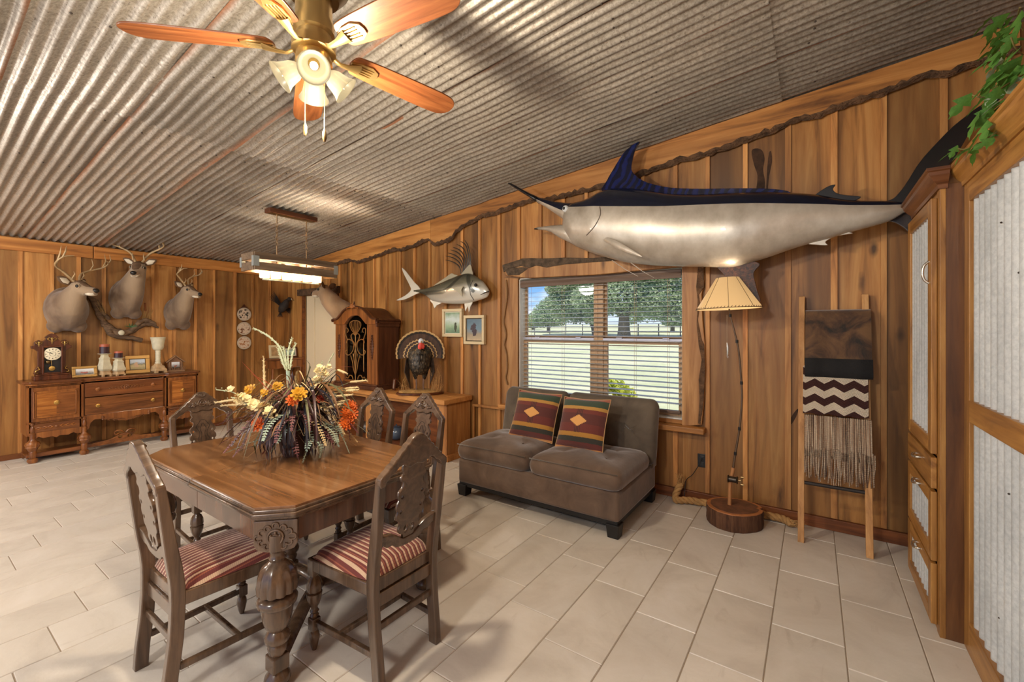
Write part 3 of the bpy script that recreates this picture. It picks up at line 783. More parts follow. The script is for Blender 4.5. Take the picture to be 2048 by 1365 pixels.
# ---- hanging box lamp over the far end of the room
M['greywood'] = wood('grey_lamp_wood', (150,128,104), (124,104,84), (92,76,60), 'y', 1.2, .55, vary=.15)
M['zinc'] = plain('zinc', (170,182,184), .4, .5)
M['canopywood'] = wood('canopy_wood', (112,66,40), (92,52,30), (62,34,20), 'y', 1, .4, vary=0)
cx, cy = -4.86, 2.64
ch = thing('pendant_lamp', 'long grey wooden box lamp with glass jars hanging on two chains', 'pendant lamp', (cx, cy, 2.11))
zc = ceil_z(cx) - 2.11
G().box(-.06, .06, -.275, .275, zc - .062, zc - .012).build('canopy', M['canopywood'], ch, bevel=.006)
G().box(-.04, .04, -.25, .25, zc - .066, zc - .060).build('canopy_plate', M['brass_dark'], ch)
hx, hy = .14, .47
for nm, z0, z1 in (('upper_board', .115, .185), ('lower_board', 0, .085)):
    for s in (-1, 1):
        G().box(s*hx - .009, s*hx + .009, -hy, hy, z0, z1).build(nm, M['greywood'], ch, bevel=.002)
        G().box(-hx + .009, hx - .009, s*hy - .009, s*hy + .009, z0, z1).build(nm, M['greywood'], ch, bevel=.002)
for sx in (-1, 1):
    for sy in (-1, 1):
        x, y = sx * hx, sy * hy; q = .0115
        G().box(min(x + sx*q, x - sx*.03), max(x + sx*q, x - sx*.03), y + sy*q - .002, y + sy*q, .04, .145).box(x + sx*q - .002, x + sx*q, min(y + sy*q, y - sy*.045), max(y + sy*q, y - sy*.045), .04, .145).build('corner_bracket', M['zinc'], ch)
G().box(-.02, .02, -hy + .01, hy - .01, .072, .085).box(-hx+.01, hx-.01, -.19, -.15, .085, .098).box(-hx+.01, hx-.01, .15, .19, .085, .098).build('socket_bar', M['greywood'], ch)
M['jar'] = shade_mat('ribbed_jar_glass', (255,240,206), 1.3, .6)
M['filament'] = plain('filament_glow', (255,236,196), .3, emit=((255,224,164), 26))
for k in range(6):
    y = -.30 + k * .12
    j = G().lathe([(.050, .075), (.050, -.055), (.046, -.062), (.043, -.055), (.047, .07)], 20, (0, y, 0)).build('glass_jar', M['jar'], ch, smooth=60)
    G().lathe([(.008, .06), (.018, .03), (.022, .0), (.016, -.02), (.002, -.03)], 12, (0, y, 0)).build('bulb', M['filament'], j, smooth=60)
G().box(-.012, .012, -.32, .32, -.085, -.072).build('bottom_bar', M['zinc'], ch, bevel=.002)
for s in (-1, 1): G().tube([(0, s*.315, -.075), (0, s*.315, .07)], .004, 6).build('bar_rod', M['zinc'], ch)
M['chain'] = plain('chain_bronze', (150,124,92), .4, .8)
for s in (-1, 1):
    y = s * .17; g = G()
    g.tube([(0, y, .09), (0, y, .30)], .006, 8); g.tube([(0, y, zc - .06), (0, y, zc - .16)], .006, 8)
    z = .30; k = 0
    while z < zc - .17:
        e = Euler((0, 0, R(90 * k + 45))).to_matrix(); pts = []
        for i in range(13):
            a = 2 * math.pi * i / 12
            pts.append(Vector((0, y, z + .02)) + e @ Vector((.010 * math.cos(a), 0, .026 * math.sin(a))))
        g.tube(pts, .0028, 5); z += .036; k += 1
    g.build('chain', M['chain'], ch, smooth=60)
for y in (-.24, 0, .24): point_lamp('pendant_bulb_light', (cx, cy + y, 2.135), 26, WARM, .03)

# ---- fishing-rod floor lamp on a slice of log
M['shade'] = glow_mat('parchment_shade', (150,122,84), (255,206,140), .34)
M['rod'] = plain('rod_cane', (88,66,46), .4, bumps=(30, .2))
M['cork'] = plain('rod_grip', (176,120,72), .7, bumps=(50, .3))
M['reel'] = plain('reel_metal', (70,62,54), .35, .8)
LY = 3.74
fl = thing('floor_lamp', 'fishing-rod floor lamp with lit parchment shade on a log slice', 'floor lamp', (-.505, LY, 0))
def loc_(px, py): p = onY(px, py, LY); return Vector((p.x + .505, 0, p.z))
rl = random.Random(5)
def log_out(r, jag):
    o = []
    for i in range(40):
        a = 2 * math.pi * i / 40
        q = r * (1 + .05 * math.sin(2*a + .6) + .03 * math.sin(3*a) + jag * rl.uniform(-1, 1))
        if abs((a - .35 + math.pi) % (2*math.pi) - math.pi) < .12: q *= .86
        o.append((q * math.cos(a), q * math.sin(a)))
    return o
bo = log_out(.192, .012)
M['logface'] = plain('log_face', (110,72,50), .6, var=.35, bumps=(30, .4)); M['sapwood'] = plain('log_sapwood', (176,112,64), .6, var=.2)
M['logbark'] = wood('log_bark', (126,88,60), (98,64,42), (54,34,24), 'z', 2.2, .9, vary=0, bmp=1.0)
base = G(); base.loft([[(x, y, z) for x, y in ([(a*s, b*s) for a, b in bo])] for z, s in ((0, .97), (.03, 1.0), (.07, .985), (.11, 1.0), (.125, .985))])
base.build('log_bark', M['logbark'], fl, smooth=30)
G().prism([(a*.975, b*.975) for a, b in bo], .10, .132, 'xy').build('log_rim', M['sapwood'], fl, bevel=.004)
G().prism([(a*.84, b*.84) for a, b in bo], .12, .1345, 'xy').build('log_face', M['logface'], fl, bevel=.002)
rp_ = [loc_(*p) for p in ((1459,1012),(1460,971),(1466.5,936),(1469.4,915),(1475,882),(1480,848),(1484,794),(1481,740),(1476,694),(1466.5,654),(1459,624),(1457,590))]
G().tube([rp_[0] - Vector((0,0,.02)), rp_[1], rp_[2]], [.015, .012, .014], 10).build('grip', M['cork'], fl, smooth=60)
sp_ = smooth_poly([tuple(p) for p in rp_[2:]], 4, False)
G().tube(sp_, [.009 - .004 * i / len(sp_) for i in range(len(sp_))], 8).build('rod', M['rod'], fl, smooth=60)
for i in (5, 11, 18, 25, 31): 
    p = Vector(sp_[i]); G().tube([p - Vector((0,0,.012)), p + Vector((0,0,.012))], .0105, 8).build('rod_wrap', M['black'], fl)
rc = loc_(1467, 957)
g = G().lathe([(.028, -.035), (.030, -.03), (.022, -.025), (.022, .025), (.030, .03), (.028, .035)], 16, rc + Vector((.0, -.035, 0)), Euler((0, R(90), 0)).to_matrix())
g.build('reel', M['reel'], fl, smooth=40)
G().tube([rc + Vector((.03, -.035, 0)), rc + Vector((.055, -.035, 0))], .006, 8).bar(rc + Vector((.055, -.035, -.028)), rc + Vector((.055, -.035, .028)), .008, .006).tube([rc + Vector((.055, -.035, -.028)), rc + Vector((.075, -.035, -.028))], .008, 8).tube([rc + Vector((.055, -.035, .028)), rc + Vector((.075, -.035, .028))], .008, 8).build('reel_crank', M['brass_dark'], fl, smooth=40)
b0 = loc_(1457, 618); b1 = loc_(1457, 560)
shm = Euler((0, R(-2), 0)).to_matrix()
hgt = b1.z - b0.z + .015
g = G(); n = 40
g.lathe([(.233, 0), (.082, hgt), (.080, hgt), (.231, 0)], n, b0, shm); sh = g.build('lamp_shade', M['shade'], fl, smooth=30); set_glow(sh, n, [.95, .7, .7, 1.2])
g = G()
for i in range(60):
    a = 2 * math.pi * i / 60; p = b0 + shm @ Vector((.233 * math.cos(a), .233 * math.sin(a), 0)); q = b0 + shm @ Vector((.227 * math.cos(a + .05), .227 * math.sin(a + .05), .012))
    g.tube([p, q], .0022, 4)
g.tube([b0 + shm @ Vector((.233 * math.cos(a), .233 * math.sin(a), 0)) for a in [2*math.pi*i/40 for i in range(41)]], .003, 5)
g.build('shade_lacing', M['rod'], sh)
g = G()
for i in range(8):
    a = 2 * math.pi * i / 8 + .15
    g.tube([b0 + shm @ Vector((.2335 * math.cos(a), .2335 * math.sin(a), .001)), b0 + shm @ Vector((.0825 * math.cos(a), .0825 * math.sin(a), hgt))], .0018, 4)
g.build('shade_rib', M['rod'], sh)
bc = b0 + Vector((0, 0, .08))
G().lathe([(.012, -.04), (.03, .0), (.034, .03), (.02, .058), (.002, .066)], 14, bc).build('bulb', M['bulb'], fl, smooth=60)
point_lamp('floor_lamp_light', Vector(fl.location) + b0 + Vector((0, 0, .10)), 7, WARM, .04)
lc = loc_(1454, 700)
pc = G().tube([loc_(1454, 630), loc_(1454, 686)], .001, 4).build('pull_thread', M['chain'], fl)
G().tube([lc + Vector((0,0,.055)), lc + Vector((.004,0,.02)), lc + Vector((.004,0,-.03)), lc + Vector((0,0,-.055))], [.002, .008, .007, .001], 8, sq=.5).tube([lc + Vector((0,0,-.05)), lc + Vector((.006,0,-.065)), lc + Vector((.010,0,-.052))], .0012, 4).build('lure', plain('silver_lure', (190,188,180), .3, .8), pc, smooth=60)
# ================================================================== dining table and chairs
M['tabletop'] = wood('table_veneer', (172,126,82), (146,102,64), (104,70,42), 'x', .9, .20, vary=0, coat=.5, blotch=.5, bmp=.02)
M['darkwood'] = wood('dark_oak', (124,98,76), (98,76,58), (66,50,38), 'z', 1.2, .26, vary=.12, coat=.55, blotch=.4, bmp=.05)
M['darkwoodx'] = wood('dark_oak_apron', (130,94,70), (104,72,52), (72,48,36), 'z', 1.0, .26, vary=.1, coat=.5, blotch=.4, bmp=.03)
TX0, TX1, TY0, TY1, TZ = -3.30, -1.77, .86, 1.87, .762
tc = Vector(((TX0 + TX1) / 2, (TY0 + TY1) / 2, 0))
tb = thing('dining_table', 'dark carved dining table with clipped corners and bulbous turned legs', 'table', tuple(tc))
hx, hy, cc = (TX1 - TX0) / 2, (TY1 - TY0) / 2, .115
def octa(d): 
    c = cc + d * .41
    return [(-hx-d+c, -hy-d), (hx+d-c, -hy-d), (hx+d, -hy-d+c), (hx+d, hy+d-c), (hx+d-c, hy+d), (-hx-d+c, hy+d), (-hx-d, hy+d-c), (-hx-d, -hy-d+c)]
def split(poly, lo, hi):
    """keep x between lo and hi"""
    out = []
    n = len(poly)
    for i in range(n):
        a, b = poly[i], poly[(i+1) % n]
        pts = [a]
        for v in (lo, hi):
            if (a[0] - v) * (b[0] - v) < 0:
                t = (v - a[0]) / (b[0] - a[0]); pts.append((v, a[1] + (b[1] - a[1]) * t))
        pts[1:] = sorted(pts[1:], key=lambda p: (p[0]-a[0])**2 + (p[1]-a[1])**2)
        out += pts
    return [p for p in out if lo - 1e-6 <= p[0] <= hi + 1e-6]
for lo, hi in ((-9, -.0012), (.0012, 9)):
    o = G().prism(split(octa(-.012), lo, hi), TZ - .016, TZ, 'xy').build('tabletop', M['tabletop'], tb, bevel=.0015)
    g = G()
    for d, z0, z1 in ((-.003, TZ - .026, TZ - .010), (.004, TZ - .040, TZ - .024), (-.006, TZ - .052, TZ - .038), (-.018, TZ - .062, TZ - .050)):
        g.prism(split(octa(d), lo, hi), z0, z1, 'xy')
    g.build('edge_moulding', M['darkwood'], o, bevel=.005, seg=3, smooth=40)
    G().prism(split(octa(-.035), lo, hi), TZ - .160, TZ - .055, 'xy').build('apron', M['darkwoodx'], tb, bevel=.002)
leg_prof = [(.036, .64), (.036, .575), (.030, .570), (.027, .548), (.033, .540), (.030, .528), (.040, .518), (.060, .503), (.074, .472), (.080, .435), (.078, .402), (.060, .396), (.052, .388), (.070, .382), (.079, .368), (.076, .350), (.062, .340), (.061, .32), (.057, .29), (.046, .255), (.034, .238), (.044, .225), (.050, .21), (.046, .19), (.032, .18), (.038, .165), (.034, .145), (.03, .135)]
def fl_leg(i, j): return (.90 if j % 3 == 0 else 1.0) if 8 <= i <= 10 else 1.0
foot_prof = [(.028, .072), (.034, .062), (.048, .048), (.052, .030), (.044, .010), (.03, 0)]
lp = [(s*(hx-.085), t*(hy-.085)) for s in (-1,1) for t in (-1,1)] + [(.0, 0)]
for x, y in lp:
    l = G().lathe(leg_prof, 36, (x, y, 0), flute=fl_leg).build('leg', M['darkwood'], tb, smooth=45)
    G().obox((x, y, .103), (.07, .07, .066), Euler((0,0,R(0)))).build('leg_block', M['darkwood'], l, bevel=.006)
    G().lathe(foot_prof, 24, (x, y, 0)).build('foot', M['darkwood'], l, smooth=50)
# carved corner blocks
for s in (-1, 1):
    for t in (-1, 1):
        n = Vector((s, t, 0)).normalized(); c = Vector((s*(hx - cc*.5), t*(hy - cc*.5), 0)) - n * .022
        tx = Vector((-n.y, n.x, 0)); m = Matrix((tx, Vector((0,0,1)), n)).transposed()
        out = [(-.085, .075), (.085, .075), (.085, -.02), (.074, -.044), (.04, -.055), (0, -.060), (-.04, -.055), (-.074, -.044), (-.085, -.02)]
        g = G(); base = c + Vector((0, 0, TZ - .135))
        vs = [base + m @ Vector((a, b, -.02)) for a, b in out] + [base + m @ Vector((a, b, .006)) for a, b in out]; k = len(out)
        g.add(vs, [tuple(range(k-1,-1,-1)), tuple(range(k, 2*k))] + [(i, (i+1)%k, (i+1)%k+k, i+k) for i in range(k)])
        blk = g.build('corner_block', M['darkwood'], tb, bevel=.003)
        g = G()
        def ring(r, h, w=.006, cx=0, cy=0, a0=0, a1=360, n=20):
            g.tube([base + m @ Vector((cx + r*math.cos(R(a)), cy + r*math.sin(R(a)), h)) for a in [a0 + (a1-a0)*i/n for i in range(n+1)]], w, 6)
        base = base + Vector((0, 0, .006)); ring(.030, .008, .006); ring(.011, .008, .005, n=10)
        for q in range(5):
            a = 72*q+18; g.ball(base + m @ Vector((.019*math.cos(R(a)), .019*math.sin(R(a)), .008)), .007, 7, 5)
        for q in range(12):
            a = 30*q; rr_ = .055 if q % 3 else .062
            ring(.012, .007, .005, rr_*1.1*math.cos(R(a)), .78*rr_*math.sin(R(a)), a-120, a+120, 8)
        g.build('rosette_carving', M['darkwood'], blk, smooth=60)
# low Y-shaped stretchers
for s in (-1, 1):
    for t in (-1, 1):
        pts = smooth_poly([(s*(hx-.10), t*(hy-.10), .10), (s*(hx-.24), t*.26, .105), (s*(hx-.38), t*.10, .12), (s*(hx-.44), t*.02, .115)], 5, False)
        G().tube(pts, .024, 8, sq=1.5).build('stretcher', M['darkwood'], tb, smooth=50)
    pts = smooth_poly([(s*(hx-.43), 0, .115), (s*.18, 0, .125), (s*.02, 0, .105)], 5, False)
    G().tube(pts, .026, 8, sq=1.4).build('stretcher', M['darkwood'], tb, smooth=50)

# ---- the chair
def stripe_mat():
    m, nt, b = nmat('striped_upholstery')
    tc_ = nt.nodes.new('ShaderNodeTexCoord'); sx = nt.nodes.new('ShaderNodeSeparateXYZ'); nt.links.new(tc_.outputs['Object'], sx.inputs[0])
    u = math_n(nt, 'FRACT', math_n(nt, 'MULTIPLY', sx.outputs['X'], 40))
    s = ramp(nt, u, ((0, rgb((196,166,138))), (.34, rgb((112,50,42))), (.52, rgb((150,84,62))), (.64, rgb((104,44,40))), (.94, rgb((104,44,40)))), 'CONSTANT')
    w = math_n(nt, 'FRACT', math_n(nt, 'MULTIPLY', sx.outputs['Y'], 130))
    wv = ramp(nt, w, ((0, (.62,.62,.62,1)), (.35, (1,1,1,1))))
    nt.links.new(mix(nt, 1, s, wv, 'MULTIPLY'), b.inputs['Base Color']); b.inputs['Roughness'].default_value = .9
    b.inputs['Sheen Weight'].default_value = .3
    bump(nt, b, w, .4, .002); return m
M['stripe'] = stripe_mat()
M['groove'] = plain('incised_line', (40,26,18), .6)
ch = thing('dining_chair', 'carved dining chair', 'chair')
LEAN = R(8.5)
# rear posts, sabre shaped below the seat
for s in (-1, 1):
    prof = [(-.235, 0), (-.228, .10), (-.212, .24), (-.206, .40), (-.212, .50), (-.228, .60), (-.248, .74), (-.268, .885)]
    prof = smooth_poly(prof, 2, False)
    rings = []
    for y, z in prof:
        x = s * (.163 + .016 * min(1, z / .88)); w = .017 if z < .8 else .0165
        d = .026 if z < .55 else .026 - .010 * (z - .55) / .35
        rings.append([(x - w, y - d, z), (x + w, y - d, z), (x + w, y + d*.9, z), (x - w, y + d*.9, z)])
    G().loft(rings).build('rear_post', M['darkwood'], ch, bevel=.004, smooth=40)
def back_part(name, me, mat, dy=0, parent=None):
    me.materials.append(mat)
    o = place(name, me, parent or ch, 35, loc=(0, -.214 + dy, .5) if parent is None else None, rot=(R(90) + LEAN, 0, 0) if parent is None else None)
    return o
def sym(half): return half + [(-x, z) for x, z in half[::-1] if abs(x) > 1e-6]
# crest: local x across, y up from z=.5
cres = [(0, .548), (.020, .546), (.034, .536), (.044, .530), (.052, .516), (.068, .508), (.078, .492), (.094, .484), (.106, .466), (.122, .458), (.134, .440), (.150, .432), (.160, .418), (.176, .408), (.194, .392), (.197, .372), (.190, .352), (.166, .352), (.160, .372), (.140, .392), (.118, .402), (.100, .420), (.078, .424), (.060, .412), (.036, .404), (.015, .410), (0, .414)]
back_part('crest_rail', plate([sym(cres)], .034, .006, 2), M['darkwood'])
# pierced splat
half = [(0, .425), (.05, .425), (.066, .415), (.070, .395), (.062, .375), (.074, .360), (.072, .345), (.056, .335), (.062, .310), (.078, .295), (.080, .270), (.070, .255), (.080, .240), (.082, .218), (.072, .205), (.078, .190), (.076, .168), (.060, .155), (.054, .135), (.060, .115), (.050, .098), (.034, .092), (.030, .075), (0, .070)]
holes = [[(s*.058 + .007*math.cos(R(a)), z + .008*math.sin(R(a))) for a in range(0, 360, 45)] for s in (-1, 1) for z in (.272, .205)]
holes += [[(s*.018 + .012*math.cos(R(a)), .115 + .018*math.sin(R(a))) for a in range(0, 360, 30)] for s in (-1, 1)]
spl = back_part('splat', plate([smooth_poly(sym(half), 2)] + holes, .016, .003, 1), M['darkwood'])
g = G()
for sc in (1, .45):
    for s in (-1, 1):
        pts = [(s*x*sc, y if sc == 1 else .215 + (y-.215)*.8, -.0085) for x, y in ((0, .350), (.018, .342), (.026, .325), (.042, .305), (.032, .282), (.022, .262), (.024, .235), (.036, .215), (.026, .190), (.022, .165), (.028, .135))]
        g.tube(smooth_poly(pts, 2, False), .0016, 4)
o = g.build('splat_inlay', M['groove'], spl)
# lower cross rail
rail = [(0, .075), (.03, .075), (.05, .088), (.075, .105), (.10, .118), (.13, .125), (.165, .128), (.165, .085), (.14, .082), (.12, .066), (.09, .066), (.07, .048), (.035, .040), (0, .038)]
back_part('back_rail', plate([smooth_poly(sym(rail), 2)], .024, .004, 1), M['darkwood'])
# crest carving: rosette with leaves
g = G()
def ringc(r, w, cx, cy, sx=1.0, h=-.018, n=16, a0=0, a1=360): g.tube([(cx + sx*r*math.cos(R(a)), cy + r*math.sin(R(a)), h) for a in [a0+(a1-a0)*i/n for i in range(n+1)]], w, 6)
ringc(.026, .0055, 0, .470, .85); ringc(.011, .0055, 0, .470)
for s in (-1, 1):
    for q in range(5):
        a = R(20 + 30*q); g.tube([(s*.034, .452, -.018), (s*(.034 + .026*math.cos(a)), .452 + .030*math.sin(a) - .008, -.021), (s*(.034 + .044*math.cos(a)), .452 + .046*math.sin(a) - .018, -.016)], [.004, .007, .002], 6)
    for q in range(3): g.ball((s*(.050 + .014*q), .446 + .004*q, -.018), .008, 7, 5)
for q in range(5): g.tube([(0, .505, -.018), ((q-2)*.009, .518, -.022), ((q-2)*.014, .532, -.017)], [.003, .006, .002], 6)
cv = g.build('crest_carving', M['darkwood'], ch, smooth=60, loc=(0, -.214, .5), rot=(R(90) + LEAN, 0, 0))
# seat
sf = [(-.185, -.205), (.185, -.205), (.215, .215), (-.215, .215)]
G().prism(sf, .375, .430, 'xy').build('seat_frame', M['darkwood'], ch, bevel=.005)
rows = []
NX, NY = 16, 16
for j in range(NY + 1):
    v = -1 + 2*j/NY; row = []
    for i in range(NX + 1):
        u = -1 + 2*i/NX; wv = .180 + .030 * (v + 1) / 2
        ed = max(abs(u), abs(v)); hgt = .432 + .050 * (1 - abs(u)**6) ** .5 * (1 - abs(v)**6) ** .5 + .012 * (1 - u*u) * (1 - v*v)
        cr = 1 - .04 * abs(u*v)**4
        row.append((u * wv * cr, .006 + v * .200 * cr, hgt))
    rows.append(row)
st = G().grid(rows).build('seat_cushion', M['stripe'], ch, smooth=180, fix=False)
# front legs
fprof = [(.022, .376), (.022, .352), (.015, .348), (.016, .342), (.024, .334), (.033, .312), (.035, .290), (.033, .277), (.026, .273), (.035, .268), (.034, .255), (.030, .235), (.022, .212), (.014, .200), (.016, .190), (.021, .182), (.014, .172), (.020, .162), (.016, .152)]
def fl2(i, j): return (.9 if j % 3 == 0 else 1) if 4 <= i <= 7 else 1
for s in (-1, 1):
    x, y = s*.193, .192
    l = G().lathe(fprof, 24, (x, y, 0), flute=fl2).build('front_leg', M['darkwood'], ch, smooth=45)
    G().box(x-.022, x+.022, y-.022, y+.022, .35, .428).build('leg_block', M['darkwood'], l, bevel=.004)
    G().box(x-.021, x+.021, y-.021, y+.021, .095, .152).build('leg_block', M['darkwood'], l, bevel=.004)
    G().lathe([(.012, .095), (.020, .082), (.024, .06), (.016, .02), (.010, 0)], 16, (x, y, 0)).build('foot', M['darkwood'], l, smooth=50)
    G().bar((s*.168, -.20, .128), (s*.19, .185, .125), .022, .026).build('stretcher', M['darkwood'], ch, bevel=.004)
G().bar((-.18, .02, .128), (.18, .02, .128), .020, .024).build('stretcher', M['darkwood'], ch, bevel=.004)
G().bar((-.165, -.213, .235), (.165, -.213, .235), .018, .030).build('stretcher', M['darkwood'], ch, bevel=.004)
G().bar((-.165, -.205, .345), (.165, -.205, .345), .022, .055).build('back_apron', M['darkwood'], ch, bevel=.003)
spots = [((-2.285, .885), 0, 'carved chair with its back to the camera on the near long side of the table'),
         ((-1.728, 1.342), 90, 'carved chair at the near end of the table closest to the sofa side'),
         ((-2.265, 1.905), 180, 'carved chair on the far side of the table, nearer the sofa of two'),
         ((-2.775, 1.905), 180, 'carved chair on the far side of the table, nearer the tall hutch of two'),
         ((-3.36, 1.31), -90, 'carved chair at the far table end in front of the sideboard')]
for k, (p, a, lab) in enumerate(spots):
    o = ch if k == 0 else copy_tree(ch)
    o.location = (p[0], p[1], 0); o.rotation_euler = (0, 0, R(a)); tag(o, lab, 'chair', 'carved dining chairs around the table')
# ================================================================== sofa corner and the window wall
def suede(name, col, dark):
    m, nt, b = nmat(name)
    a = noise(nt, coords(nt, (1,1,1)), 5, 5, .6, .6)
    nt.links.new(ramp(nt, a, ((.3, rgb(dark)), (.7, rgb(col)))), b.inputs['Base Color'])
    b.inputs['Roughness'].default_value = .85; b.inputs['Sheen Weight'].default_value = .5; b.inputs['Sheen Roughness'].default_value = .4
    bump(nt, b, noise(nt, coords(nt), 9, 4), .15, .02); return m
M['suede'] = suede('brown_microsuede', (110,88,71), (80,62,49))
M['suede_back'] = suede('grey_brown_microsuede', (100,87,72), (74,63,52))
SX0, SX1, SY0, SY1 = -2.655, -1.125, 2.95, 3.86
sofa = thing('armless_sofa', 'armless brown suede two-seat sofa with dark block feet under the window', 'sofa', ((SX0+SX1)/2, (SY0+SY1)/2, 0))
sw, sd_ = (SX1 - SX0) / 2, (SY1 - SY0) / 2
G().box(-sw + .01, sw - .01, -sd_ + .01, sd_ - .01, .115, .335).build('base', M['suede'], sofa, bevel=.025, seg=3, smooth=50)
G().box(-sw + .02, sw - .02, -sd_ + .02, sd_ - .02, .085, .13).build('plinth', M['black'], sofa, bevel=.004)
for s in (-1, 1):
    for t in (-1, 1):
        x, y = s * (sw - .055), t * (sd_ - .055)
        G().loft([[(x + a*.040, y + b*.040, 0) for a, b in ((-1,-1),(1,-1),(1,1),(-1,1))], [(x + a*.05, y + b*.05, .10) for a, b in ((-1,-1),(1,-1),(1,1),(-1,1))]]).build('foot', M['black'], sofa, bevel=.004)
def cushion(x0, x1, y0, y1, z0, z1, crown_, tufts, n=18, rnd=.05, seed=0):
    """puffed box, rounded rim"""
    cxm, cym, hw, hd = (x0+x1)/2, (y0+y1)/2, (x1-x0)/2, (y1-y0)/2
    rr = random.Random(seed); rings = []
    def outline(ins):
        pts = []; r = .07; w, d = hw - ins, hd - ins
        for qx, qy, a0 in ((1,1,0), (-1,1,90), (-1,-1,180), (1,-1,270)):
            for k in range(7):
                a = R(a0 + 15*k); pts.append((cxm + qx*(w - r) + r*math.cos(a), cym + qy*(d - r) + r*math.sin(a)))
            # straight run
            nx = {(1,1): (-1,1), (-1,1): (-1,-1), (-1,-1): (1,-1), (1,-1): (1,1)}[(qx,qy)]
            ax, ay = pts[-1]; a = R(a0 + 90); bx_, by_ = cxm + nx[0]*(w - r) + r*math.cos(a), cym + nx[1]*(d - r) + r*math.sin(a)
            for k in range(1, 10): pts.append((ax + (bx_-ax)*k/10, ay + (by_-ay)*k/10))
        return pts
    H = z1 - z0
    for ins, z in ((.03, z0), (.008, z0 + .02), (0, z0 + .06), (0, z0 + H*.55), (.004, z1 - .045), (.016, z1 - .015), (.04, z1 + .004), (.08, z1 + .016), (.14, z1 + .03), (.20, z1 + .038), (.26, z1 + .042)):
        ring = []
        for i, (x, y) in enumerate(outline(ins)):
            zz = z + (rr.uniform(-.002, .002))
            if ins >= .03 and z > z0 + .1:
                for tx, ty in tufts: zz -= .030 * math.exp(-((x-tx)**2 + (y-ty)**2) / .004)
            ring.append((x, y, zz))
        rings.append(ring)
    return G().loft(rings)
xm = onY(1054, 947, SY0).x - (SX0+SX1)/2
for a, b, sd in ((-sw - .005, xm - .003, 1), (xm + .003, sw + .01, 2)):
    y0, y1 = -sd_ - .015, sd_ - .20
    tf = [(a + (b-a)*u, y0 + (y1-y0)*v) for u in (.28, .72) for v in (.38, .72)]
    cu_ = cushion(a, b, y0, y1, .335, .475, .04, tf, seed=sd).build('seat_cushion', M['suede'], sofa, smooth=180)
    for k, (tx, ty) in enumerate(tf): G().ball((tx, ty, .488), .012, 8, 5, (1,1,.5)).build('tuft_button', M['suede'], cu_, smooth=180)
    # piped front seam
    G().tube([(a + .02, y0 + .012, .463), ((a+b)/2, y0 + .006, .466), (b - .02, y0 + .012, .463)], .004, 6).build('piping', M['suede_back'], cu_, smooth=180)
# back: a leaning padded board in two cushions
m_ = Euler((R(-10), 0, 0)).to_matrix()
for a, b, sd in ((-sw - .03, xm - .06, 3), (xm - .054, sw + .03, 4)):
    g = cushion(a, b, -.28, .28, 0, .13, .03, [(a + (b-a)*u, v) for u in (.33, .67) for v in (-.05, .13)], seed=sd)
    # rotate from lying to standing: local y -> up, local z -> forward
    T = Matrix.Rotation(R(-11), 3, 'X')
    g.v = [tuple(T @ Vector((x, -z, y)) + Vector((0, sd_ - .03, .60))) for x, y, z in g.v]
    g.build('back_cushion', M['suede_back'], sofa, smooth=180)
G().prism([(sd_ - .14, .30), (sd_ - .005, .30), (sd_ + .01, .86), (sd_ - .03, .86)], -sw, sw, 'yz').build('back_frame', M['suede_back'], sofa, bevel=.02, seg=3, smooth=50)

# ---- two kilim pillows
def kilim():
    m, nt, b = nmat('kilim_stripes')
    tc_ = nt.nodes.new('ShaderNodeTexCoord'); sx = nt.nodes.new('ShaderNodeSeparateXYZ'); nt.links.new(tc_.outputs['Object'], sx.inputs[0])
    v = math_n(nt, 'MULTIPLY_ADD', sx.outputs['Z'], 1/.46, .5)
    v = math_n(nt, 'ADD', v, math_n(nt, 'MULTIPLY', noise(nt, coords(nt), 60, 2), .012))
    st = ramp(nt, v, ((0, rgb((186,128,72))), (.06, rgb((92,40,34))), (.15, rgb((46,44,36))), (.235, rgb((160,112,44))), (.315, rgb((98,42,34))), (.47, rgb((84,40,34))), (.66, rgb((104,46,36))), (.735, rgb((170,126,58))), (.80, rgb((52,66,48))), (.93, rgb((150,86,66)))), 'CONSTANT')
    ax = math_n(nt, 'ABSOLUTE', sx.outputs['X']); az = math_n(nt, 'ABSOLUTE', math_n(nt, 'SUBTRACT', sx.outputs['Z'], .01))
    q = math_n(nt, 'MULTIPLY', math_n(nt, 'CEIL', math_n(nt, 'MULTIPLY', az, 130)), 1/130)
    d = math_n(nt, 'ADD', math_n(nt, 'DIVIDE', ax, .088), math_n(nt, 'DIVIDE', q, .054))
    dm = math_n(nt, 'LESS_THAN', d, 1.0)
    vert = math_n(nt, 'MULTIPLY', math_n(nt, 'LESS_THAN', ax, .03), math_n(nt, 'LESS_THAN', az, .10))
    vs = math_n(nt, 'GREATER_THAN', math_n(nt, 'FRACT', math_n(nt, 'MULTIPLY', sx.outputs['X'], 70)), .5)
    c = mix(nt, math_n(nt, 'MULTIPLY', vert, math_n(nt, 'MULTIPLY', vs, .8)), st, rgb((44,34,30)))
    c = mix(nt, dm, c, rgb((206,150,84)))
    nt.links.new(c, b.inputs['Base Color']); b.inputs['Roughness'].default_value = .95; b.inputs['Sheen Weight'].default_value = .3
    bump(nt, b, noise(nt, coords(nt, (40, 40, 160)), 2, 2), .4, .003); return m
M['kilim'] = kilim()
